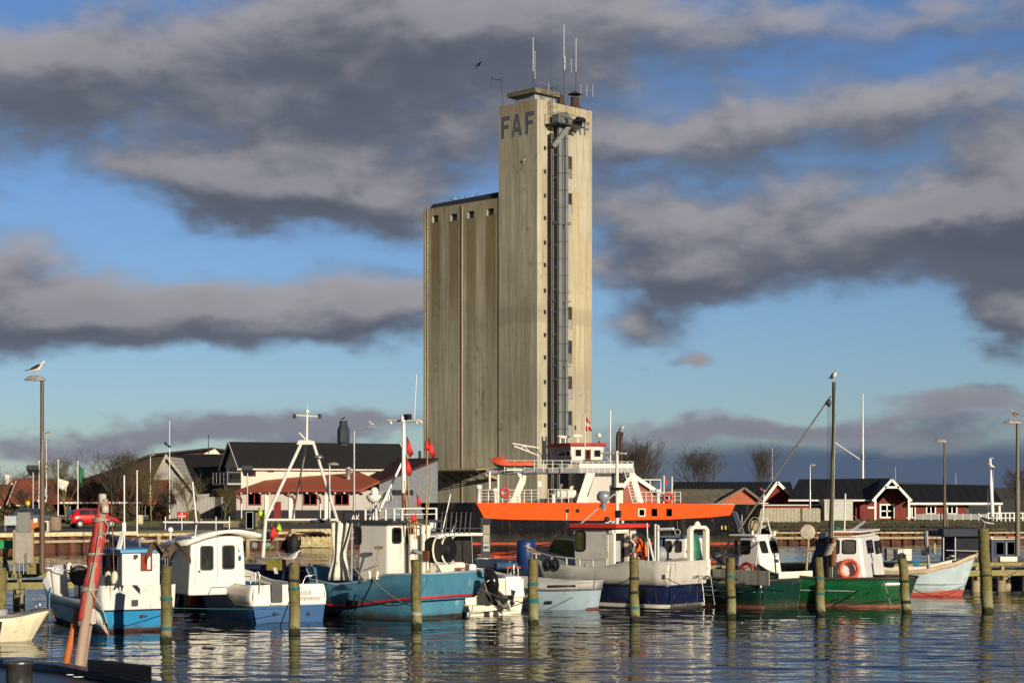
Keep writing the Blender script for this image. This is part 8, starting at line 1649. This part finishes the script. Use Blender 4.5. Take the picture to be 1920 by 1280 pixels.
# mooring lines
def pt(px, py, Y): return V(px, py, Y)
for (a, c, sag, r_, m_, lb) in (((312,1123,46.3),(331,1140,50.5),.05,.012,ropet,'short teal line from the winged gull pole to the blue hull'),((320,1139,46.5),(548,1140,53.0),.02,.010,ropet,'long taut pale teal line along the navy hull with curved roof'),((551,1105,49.2),(523,1180,52.5),-.02,.016,ropeb,'dark slack line from the grey gull pole down into the water'),((775,1137,51.8),(690,1075,55.5),.15,.016,rope,'grey mooring line crossing the turquoise hull'),((779,1125,51.8),(660,1110,55.8),.25,.014,ropeb,'thin dark line slung along the turquoise hull'),((991,1130,53.4),(880,1093,57.0),.10,.014,rope,'pale line from the brown gull pole to the white motor boat'),((991,1125,53.4),(860,1150,57.2),.12,.014,ropeb,'dark line hanging low under the outboard'),((1184,1083,54.6),(1130,1098,58),.06,.014,ropeb,'short dark line at the hunched gull pole'),((1365,1120,55.6),(1240,1079,58.8),.10,.014,rope,'pale line from bare pole to the port hole of the grey boat'),((1371,1118,55.6),(1335,1088,58.5),.12,.014,ropeb,'dark line curving below the stern ladder'),((1539,1060,56.8),(1524,1090,59.5),.02,.014,ropeb,'short line tying the dark green boat to its pole'),((1541,1098,56.9),(1640,1100,59.6),.45,.016,ropeb,'dark line sagging across the bright green hull'),((1658,1092,59.8),(1671,1138,57.2),.0,.022,rope,'pale rope hanging over the bright green hull into the water'),((1697,1092,57.6),(1800,1103,66),.35,.014,ropeb,'dark line from leaning pole to the pale blue bow'),((1847,1078,58.8),(1920,1058,68),.25,.014,ropeb,'dark line from the tallest pole to the right jetty')):
    ropeline(pt(*a), pt(*c), sag, r_, m_, lb)

# ------------------------------------------------------------------ gulls
gw_ = mat('gull_white', (.72,.68,.62), .8, var=.1, vs=12, bump=0); gg = mat('gull_grey', (.30,.30,.32), .8, var=.15, vs=15, bump=0); gk = mat('gull_black', (.025,.022,.022), .75, var=.2, vs=20, bump=0); gb = mat('gull_brown', (.17,.12,.085), .85, var=.5, vs=40, dirt=(.07,.045,.03), damt=.5, bump=0); gbl = mat('gull_speckled', (.52,.45,.37), .85, var=.35, vs=45, dirt=(.28,.2,.14), damt=.4, bump=0); beak = mat('gull_beak', (.55,.36,.08), .5, bump=0); gleg = mat('gull_leg', (.55,.38,.32), .6, bump=0)
def gull(label, p, face, size, body, wing, tail=None, pitch=.25, head='up', wings='fold', legs=True, grp='gulls perched around the harbour'):
    """p: where the feet stand; face: heading; size: body length"""
    t = thing('gull', label, 'gull', p, face, grp); s = size; lh = .24*s if legs else 0
    # spine from tail to beak in the x-z plane
    if head == 'up': sp = [(-.50,.02,.012,.03),(-.36,.07,.04,.07),(-.22,.12,.11,.13),(0,.20,.15,.185),(.14,.27,.135,.18),(.22,.37,.085,.10),(.255,.45,.066,.07),(.30,.50,.070,.072),(.36,.50,.050,.05),(.39,.49,.018,.02)]
    else: sp = [(-.50,.16,.012,.03),(-.36,.17,.03,.06),(-.22,.18,.09,.10),(0,.20,.125,.13),(.16,.20,.11,.12),(.27,.17,.07,.08),(.33,.12,.055,.06),(.38,.08,.055,.055),(.42,.06,.04,.04),(.44,.05,.018,.02)]
    if wings == 'open': sp = [(x, z*.6+.08, a, b_) for x, z, a, b_ in sp]
    n = 12; vs = []
    for (x, z, hw_, hh_) in sp:
        for j in range(n): a = 2*pi*j/n; vs.append((x*s, hw_*s*cos(a), lh+(z+hh_*sin(a)*1.0)*s))
    m = M(); fs = [(i*n+j,i*n+(j+1)%n,(i+1)*n+(j+1)%n,(i+1)*n+j) for i in range(len(sp)-1) for j in range(n)]; m.add(vs, fs, 0, True); m.add(vs[:n], [tuple(range(n))[::-1]], 2); m.add(vs[-n:], [tuple(range(n))])
    zb_ = lh+sp[-1][1]*s; xb = sp[-1][0]*s; m.tube([(xb-.01*s,0,zb_),(xb+.08*s,0,zb_-.012*s),(xb+.10*s,0,zb_-.03*s)], [.018*s,.014*s,.004*s], 6, 1)
    for sd in (-1,1): m.ball((sp[-3][0]*s+.03*s,sd*.058*s,lh+(sp[-3][1]+.015)*s), .009*s, n=6, mat=2)
    m.obj('body', [body, beak, gk], t)
    if wings == 'fold':
        for sd in (-1,1):
            m = M(); W_ = [(-.58,.03,.02,.015),(-.42,.08,.045,.035),(-.24,.15,.05,.085),(-.02,.23,.05,.12),(.12,.29,.035,.09),(.18,.32,.008,.03)]; vs = []; n2 = 8
            for i,(x,z,hw_,hh_) in enumerate(W_):
                yo = [.02,.045,.10,.135,.125,.11][i]
                for j in range(n2): a = 2*pi*j/n2; vs.append((x*s, sd*(yo+hw_*.5*cos(a))*s, lh+(z+.012+hh_*sin(a)*.9)*s))
            m.add(vs, [(i*n2+j,i*n2+(j+1)%n2,(i+1)*n2+(j+1)%n2,(i+1)*n2+j) for i in range(5) for j in range(n2)], 0, True); m.add(vs[:n2], [tuple(range(n2))], 0); m.obj('wing', wing, t)
    else:
        up, span, droop, tilt = (wings+(0,))[:4] if isinstance(wings, tuple) else (.25, .95, .5, 0)
        for sd in (-1,1):
            m = M(); vs = []; k = 7
            for i in range(k+1):
                f = i/k; yy = sd*(.06+span*f)*s; zz = lh+(.20+up*sin(min(1,f/.45)*pi/2)-droop*max(0,f-.45)**1.2*2)*s; ch = (.20*(1-.25*f)-(.12*f**3))*s; xo = (.05+.16*sin(f*pi)-.25*f*f)*s
                vs += [(xo+ch*.5,yy,zz),(xo,yy,zz+.03*s*(1-f)),(xo-ch*.9*(1-tilt*.5),yy,zz-(.05+tilt*.34*(1-.35*f))*s)]
            m.add(vs, [(3*i+r,3*i+3+r,3*i+4+r,3*i+1+r) for i in range(k) for r in (0,1)], 0, True); m.obj('wing', wing, t, solid=.02*s)
    if tail: 
        m = M(); m.prism([(-.46*s,-.05*s,lh+.08*s),(-.46*s,.05*s,lh+.08*s),(-.68*s,.07*s,lh+.03*s),(-.68*s,-.07*s,lh+.03*s)], (0,0,.02*s)); m.obj('tail', tail, t)
    if legs:
        for sd in (-1,1):
            m = M(); m.tube([(.0,sd*.05*s,lh+.09*s),(-.01*s,sd*.05*s,lh*.5),(.0,sd*.05*s,.01)], .012*s, 6)
            for a in (-.5,0,.5): m.tube([(0,sd*.05*s,.008),(.09*s*cos(a),sd*.05*s+.09*s*sin(a),.006)], .008*s, 5)
            m.obj('leg', gleg, t)
    return t
R_ = lambda d: radians(d)
LH = ZZ(712,60)+.13
gull('great black backed gull standing on the tall left street lamp', (XX(71,60),60,LH), R_(0), .62, gw_, gk, gk)
gull('brown and white gull on the street lamp at the right edge', (XX(1903,74),74,ZZ(793,74)+.14), R_(172), .50, gbl, gb, gb)
gull('white gull facing forward on top of the tall dark mast', (mtop.x*cos(radians(166))-mtop.y*sin(radians(166))+XX(1712,61.4), 0, 0), R_(-70), .48, gw_, gg, gk)
g3 = bpy.context.scene.collection.objects
# place the gull of the mast head in the frame of the green boat
bF = Frame((XX(1718,61.4),61.4,0), radians(161)); c_, s_ = cos(bF.a), sin(bF.a)
for o in bpy.data.objects:
    if o.get('label') == 'white gull facing forward on top of the tall dark mast':
        o.location = (bF.o.x+mtop.x*c_-mtop.y*s_, bF.o.y+mtop.x*s_+mtop.y*c_, mtop.z+.01)
gull('small white gull on the end of the ferry exhaust pipe', (XX(1166,141.5),141.3,ZZ(812,141.3)+.12), R_(-40), .62, gw_, gg, gk)
gull('white gull on the arm of the bracket street lamp', (XX(664,150)+1.4,150,ZZ(803,150)+.19), R_(200), .55, gw_, gg)
def top(px, dz=.0): o, tp_, Y_, r = PX[px]; return (tp_.x, Y_, tp_.z+dz)
gull('brown gull with both wings spread wide on a mooring pole', top(312), R_(262), .66, gb, gb, gk, head='down', wings=(.50,.86,.66,.9))
gull('white and grey gull facing right on the pole at the lettered stern', top(551), R_(-10), .46, gw_, gg, gw_)
gull('grey gull with its head tucked away on the pole before the turquoise hull', top(779), R_(150), .50, gg, gg, gk, head='down')
gull('speckled brown gull facing left on the pole between two pale boats', (lambda q: (q[0]-.02,q[1],q[2]))(top(999)), R_(172), .50, gbl, gb, gb)
gull('hunched brownish gull seen from behind on the pole by the orange clad person', top(1188), R_(80), .46, gg, gb, gb)
gull('great black backed gull standing on the tallest mooring pole', (lambda q: (q[0]+.05,q[1],q[2]))(top(1843)), R_(165), .60, gw_, gk, gk)
gull('brown gull on the blue cabin roof with lowered head', V(262,1024,52.4), R_(-15), .50, gbl, gb, gb, head='down')
gull('white gull raising its wings on the tip of the white post', V(1858,879,143), R_(180), .60, gw_, gw_, None, wings=(.85,.40,-.2))
gull('gull gliding high in the sky left of the silo top', V(898,124,150), R_(20), .7, gk, gk, None, legs=False, wings=(.25,.6,.7))
gull('left gull of two flying above the dark hall', V(311,835,180), R_(200), .6, gk, gk, None, legs=False, wings=(.35,.8,.3))
gull('right gull of two flying above the dark hall', V(317,839,182), R_(160), .55, gk, gk, None, legs=False, wings=(.3,.8,.3))
gull('white gull flying at the left edge of the silo', V(786,793,150), R_(160), .7, gw_, gw_, None, legs=False, wings=(.25,.6,.3))
cq = F1.o+Vector((cos(A1)*cx.x-sin(A1)*3.4, sin(A1)*cx.x+cos(A1)*3.4, 10.6))
gull('dark bird sitting on the slate coloured kitchen flue', cq, R_(20), .6, gk, gk, gk)
for i, (px, m_) in enumerate(((844,gk),(853,gw_),(859,gk),(870,gk),(893,gk))):
    y0 = SF.onx(px, 378, .6).y; zz_ = BH+.62+.24*(BL-.95-y0)/(BL-.95-WL)
    wp = SO+Vector((cos(SA)*.7-sin(SA)*y0, sin(SA)*.7+cos(SA)*y0, zz_+.03))
    gull('%s bird on the silo block roof, %s from the left' % ('white' if m_ is gw_ else 'small dark', ['first','second','third','fourth','last'][i]), wp, R_(200-40*i), .42, m_, m_, None, grp='birds along the silo roof')

# ------------------------------------------------------------------ people
skin = mat('skin', (.50,.27,.19), .6, var=.1, bump=0)
def skinned(name, verts, edges, radii, m_, par, sub=2, root=0):
    me = bpy.data.meshes.new(name); me.from_pydata(verts, edges, []); o = bpy.data.objects.new(name, me); COL.objects.link(o); me.materials.append(m_)
    md = o.modifiers.new('sk', 'SKIN'); me.skin_vertices.new() if not me.skin_vertices else None
    for i, r in enumerate(radii): me.skin_vertices[0].data[i].radius = (r, r) if not isinstance(r, tuple) else r; me.skin_vertices[0].data[i].use_root = (i == root)
    md.use_smooth_shade = True; s = o.modifiers.new('ss', 'SUBSURF'); s.levels = s.render_levels = sub; o.parent = par; return o
def head_mesh(c, yaw, nod, s, hair_m, par, cap=None):
    m = M(); prof = [(-.115,.03,.035),(-.10,.05,.055),(-.06,.062,.078),(-.01,.072,.092),(.04,.076,.098),(.08,.068,.088),(.11,.045,.06),(.122,.012,.02)]; n = 16; vs = []
    for (z, rx, ry) in prof:
        for j in range(n):
            a = 2*pi*j/n; fx_ = ry*cos(a); 
            if cos(a) > .9: fx_ += {-.06:.004,-.01:.022,.04:.004}.get(z, 0)
            vs.append((fx_, rx*sin(a), z))
    m.add(vs, [(i*n+j,i*n+(j+1)%n,(i+1)*n+(j+1)%n,(i+1)*n+j) for i in range(len(prof)-1) for j in range(n)], 0, True); m.add(vs[:n], [tuple(range(n))[::-1]]); m.add(vs[-n:], [tuple(range(n))])
    for sd in (-1,1): m.ball((.0,sd*.078,.0), .02,.01,.032, 8); m.ball((.083,sd*.03,.022), .010,.013,.007, 8, 1)
    m.box(.086,.094,-.022,.022,-.052,-.047, 2)
    o = m.obj('head', [skin, black, mat('lip', (.35,.12,.1), .6, bump=0)], par); o.location = c; o.rotation_euler = (0, nod, yaw); o.scale = (s,s,s)
    h = M(); n = 16; vs = []
    for (z, k) in ((.03,1.06),(.06,1.10),(.10,1.04),(.13,.75),(.142,.2)):
        ry, rx = (.098,.080) if z < .08 else ((.085,.07) if z < .11 else (.07,.06))
        for j in range(n): a = 2*pi*j/n; vs.append((ry*k*cos(a)-.006, rx*k*sin(a), z))
    h.add(vs, [(i*n+j,i*n+(j+1)%n,(i+1)*n+(j+1)%n,(i+1)*n+j) for i in range(4) for j in range(n)], 0, True); h.add(vs[-n:], [tuple(range(n))])
    if cap: h.prism([(.08,-.06,.045),(.16,-.045,.035),(.16,.045,.035),(.08,.06,.045)], (0,0,.012))
    else: h.ball((-.05,0,.01), .06,.082,.09, 12)
    h.obj('cap' if cap else 'hair', cap or hair_m, o); return o
def hand(c, d, par, s=1, side=1):
    """palm and five curled fingers, pointing along d"""
    c = Vector(c); d = Vector(d).normalized(); r = d.cross(Vector((0,0,1))); r = r.normalized() if r.length > .1 else Vector((0,1,0)); u = r.cross(d)
    m = M(); m.ball(tuple(c+d*.045*s), .045*s,.04*s,.022*s, 10)
    for k, L in enumerate((.062,.072,.068,.052)):
        b0 = c+d*.075*s+r*(.028-.019*k)*s; m.tube([b0, b0+d*L*.45*s-u*.008*s, b0+d*L*.8*s-u*.028*s, b0+d*L*.85*s-u*.05*s], [.0095*s,.009*s,.008*s,.006*s], 6)
    b0 = c+d*.03*s+r*side*.035*s; m.tube([b0, b0+d*.03*s+r*side*.025*s, b0+d*.06*s+r*side*.02*s-u*.02*s], [.012*s,.011*s,.008*s], 6); m.obj('hand', skin, par)
# person in the orange jacket, bending forward to the left on the grey work boat
pw0 = V(1206, 1062, 61.6); zdk = .83
t = thing('person', 'person in orange hooded jacket and cap bending forward on the grey work boat', 'person', (pw0.x, pw0.y, zdk), R_(188))
P3 = lambda x, y, z: (x, y, z)
# body: pelvis, spine, neck, arms, legs (facing +x)
vv = [(-.10,0,.86),(-.06,0,1.02),(.03,0,1.20),(.11,0,1.33),(.17,0,1.40), (.10,.18,1.31),(.20,.25,1.08),(.38,.16,.98), (.10,-.18,1.31),(.18,-.26,1.07),(.36,-.17,.95), (-.09,.10,.80),(.02,.12,.46),(-.04,.12,.09),(.08,.12,.04), (-.09,-.10,.80),(.04,-.12,.46),(-.02,-.12,.09),(.10,-.12,.04)]
ee = [(0,1),(1,2),(2,3),(3,4),(3,5),(5,6),(6,7),(3,8),(8,9),(9,10),(0,11),(11,12),(12,13),(13,14),(0,15),(15,16),(16,17),(17,18)]
rrd = [(.15,.17),(.15,.17),(.15,.19),(.12,.15),.07, .085,.07,.05, .085,.07,.05, .11,.08,.065,.05, .11,.08,.065,.05]
bodyo = skinned('body', vv, ee, rrd, orangec, t)
head_mesh((.27,0,1.47), 0, R_(28), 1.12, black, t, cap=mat('grey_cap', (.10,.085,.08), .8))
m = M(); 
for k in range(1): m.torus((.16,0,1.385), .105, .05, (.5,0,.85), 20, 8)
m.obj('hood', orangec, t)
m = M()
for (x, z, rx_, ry_) in ((.045,1.18,.185,.215),):
    m.torus((x-.02,0,z-.10), .185, .018, (.35,0,.94), 24, 6)
for sd in (-1,1): m.tube([(.16,sd*.135,1.36),(.06,sd*.17,1.42),(-.08,sd*.145,1.28),(-.16,sd*.12,1.08)], .016, 6)
m.obj('reflective_strip', mat('reflective_grey', (.38,.38,.36), .4), t)
hand((.40,.15,.965), (1,-.3,-.35), t, 1.05, -1); hand((.38,-.16,.935), (1,.3,-.35), t, 1.05, 1)
# two people on the quay, seen over the black bulwark of the ferry
def bystander(label, px, Y, face, jm, tm_, hm):
    t = thing('person', label, 'person', (XX(px,Y),Y,GZ+.02), face); vv = [(0,0,.92),(0,0,1.1),(0,0,1.28),(0,0,1.42),(.01,0,1.52),(.0,.19,1.40),(.02,.24,1.12),(.12,.21,.90),(.0,-.19,1.40),(.02,-.24,1.12),(.12,-.21,.90),(0,.10,.86),(.02,.11,.48),(-.02,.11,.09),(.1,.11,.04),(0,-.10,.86),(.02,-.11,.48),(-.02,-.11,.09),(.1,-.11,.04)]
    o = skinned('body', vv, ee, [(.13,.16),(.12,.15),(.13,.17),(.10,.13),.06,.07,.055,.04,.07,.055,.04,.10,.075,.06,.045,.10,.075,.06,.045], jm, t, 1); head_mesh((.03,0,1.63), 0, 0, 1.0, hm, t); hand((.13,.21,.88), (.2,0,-1), t); hand((.13,-.21,.88), (.2,0,-1), t, side=-1); return t
bystander('person in black clothes standing on the quay left of the ferry railing', 874, 176, R_(-60), black, black, black); bystander('person in a purple jacket standing on the quay nearer the ferry railing', 890, 174, R_(230), mat('purple_jacket', (.12,.05,.11), .8), darkg, black)

# ------------------------------------------------------------------ near vessel in the bottom left corner
YN = 20; fgm = mat('shade_dark_navy', (.006,.009,.020), .35, var=.4, vs=3, dirt=(.02,.025,.03), damt=.2); z0 = 1.88  # hull navy darkened in the colour to stand for shade on the deck
t = thing('moored_barge', 'navy deck edge, coloured dark for shade, of a near vessel in the bottom left corner', 'boat', (0,0,0), 0)
def onz(px, py, z): Y_ = F*(H-z)/(py-HY); return Vector((XX(px,Y_), Y_, z))
A_, B_, C_ = onz(-60,1226,z0), onz(120,1243,z0), onz(300,1277,z0); D_ = onz(420,1310,z0)
m = M(); poly_ = [A_, B_, C_, D_, D_+Vector((0,-4,0)), A_+Vector((-2,-7,0))]; m.prism([p-Vector((0,0,2.4)) for p in poly_], (0,0,2.32)); m.obj('hull', fgm, t)
m = M(); 
for a, c in ((A_,B_),(B_,C_),(C_,D_)): m.bar(a-Vector((0,.09,.035)), c-Vector((0,.09,.035)), .18, .07)
m.obj('gunwale', mat('navy_gunwale', (.010,.018,.055), .4, var=.3, vs=5), t)
m = M(); q0, q1 = onz(164,1258,z0+.01), onz(283,1280,z0+.01); m.prism([q0, q1, q1+Vector((0,0,.17)), q0+Vector((0,0,.13))], (.0,.05,0)); m.obj('rail_board', black, t, bevel=.02)
c = onz(36,1296,z0-.08); m = M(); m.lathe([(.125,0),(.125,.26),(.15,.27),(.15,.30),(.12,.31)], tuple(c), 24); m.obj('bitt', mat('worn_steel', (.16,.16,.16), .3, .7, var=.5, vs=8), t)
m = M(); 
for (px, py, r) in ((131,1264,.022),(146,1268,.03),(60,1242,.02)): p = onz(px,py,z0+.006); m.ball((p.x,p.y,p.z), r*2, r, .006, 8)
m.obj('bird_droppings', white, t)
# orange pole and furled red sail leaning on it
YN2 = 20.4; m = M(); m.tube([V(122,1250,YN2), V(146,1142,YN2+.3)], [.043,.041], 14); o = m.obj('orange_pole', mat('orange_wood', (.42,.12,.025), .5, var=.35, vs=5, streak=True)); tag(o, 'short orange painted pole beside the furled red sail', 'pole')
t = thing('furled_sail', 'faded red sail lashed round a leaning spar in the left foreground', 'sail', V(150,1250,YN2), 0); q = lambda px, py, dy=0: V(px, py, YN2+dy)-t.location
spm = mat('weathered_spar', (.34,.25,.19), .75, var=.3, vs=6, dirt=(.5,.42,.33), damt=.25, streak=True); m = M(); m.tube([q(147,1252), q(160,1165), q(196,935)], [.062,.058,.045], 14); m.obj('spar', spm, t); m = M(); m.tube([q(153,1250,.12), q(167,1165,.12)], [.05,.045], 12); m.obj('second_spar', spm, t)
m = M(); n, k = 46, 20; vs = []; rr = random.Random(4)
for i in range(n+1):
    f = i/n; px_ = 158+(195-158)*f**1.0+ (3 if .3<f<.5 else 0)*sin((f-.3)*15); py_ = 1162-(1162-942)*f; r0 = (.080 if f<.85 else .080-.12*(f-.85))*(1-.10*max(0,1-abs(sin(f*pi*4.2))*4))+.002*sin(f*40)
    c = q(px_, py_, .03)
    for j in range(k): a = 2*pi*j/k; r_ = r0*(1+.07*sin(3*a+f*9)+.04*sin(7*a-f*14)+.008*rr.uniform(-1,1)); vs.append((c.x+r_*cos(a), c.y+r_*sin(a), c.z))
m.add(vs, [(i*k+j,i*k+(j+1)%k,(i+1)*k+(j+1)%k,(i+1)*k+j) for i in range(n) for j in range(k)], 0, True); m.add(vs[:k], [tuple(range(k))]); m.add(vs[-k:], [tuple(range(k))]); m.obj('sailcloth', mat('faded_red_sail', (.46,.055,.05), .75, var=.3, vs=6, dirt=(.26,.02,.03), damt=.35, bump=.4, bs=18), t)
m = M(); m.lathe([(.02,.03),(.042,.025),(.046,-.02),(.040,-.05),(.046,-.07)], tuple(q(192,930)), 14); m.lathe([(.02,.03),(.04,.025),(.044,-.02),(.038,-.05)], tuple(q(197,952,-.06)), 14); m.obj('spar_cap', mat('old_grey_cap', (.42,.40,.34), .6, var=.3), t)
lash = mat('lashing', (.35,.38,.33), .85, var=.3, vs=30)
for (py, cnt) in ((975,3),(1038,2),(1105,3),(1168,3),(1218,2)):
    f = (1162-py)/220; c = q(158+37*f if py < 1165 else 158-(py-1162)*.13, py, .03); m = M()
    for k_ in range(cnt): m.torus(c+Vector((0,0,.012*k_-.012)), (.094 if py<1165 else .066), .0065, (.12*(k_-1),.1,1), 24, 5)
    m.obj('lashing', lash, t)
m = M(); m.tube([q(196,975,-.08), q(204,985,-.05), q(200,1000,-.05), q(186,1000,-.07)], .006, 5); m.tube([q(170,1108,-.06), q(186,1130,-.08), q(196,1150,-.05), q(200,1168,-.05)], .007, 5); m.tube([q(188,985,-.08), q(180,1040,-.09), q(166,1105,-.09)], .005, 5); m.obj('rope_tails', lash, t)
m = M(); n = 8; vs = []
for i in range(n+1):
    f = i/n; vs += [q(170+34*f**1.2, 1142+50*f**1.4, -.02+.03*sin(f*6)), q(178+26*f, 1170+22*f if f<1 else 1192, .03*sin(f*5))]
m.add([q(168,1141),q(178,1140),q(180,1168),q(172,1170),q(167,1160)], [(0,1,2,3,4)]); m.add([q(178,1141,.04),q(186,1148,.03),q(196,1168,.05),q(205,1191,.03),q(198,1185,.03),q(188,1172,.04),q(178,1168,.04)], [(0,1,2,3,4,5,6)], 0, True); m.obj('loose_cloth', mat('loose_grey_cloth', (.50,.46,.40), .8, var=.2), t, solid=.008)
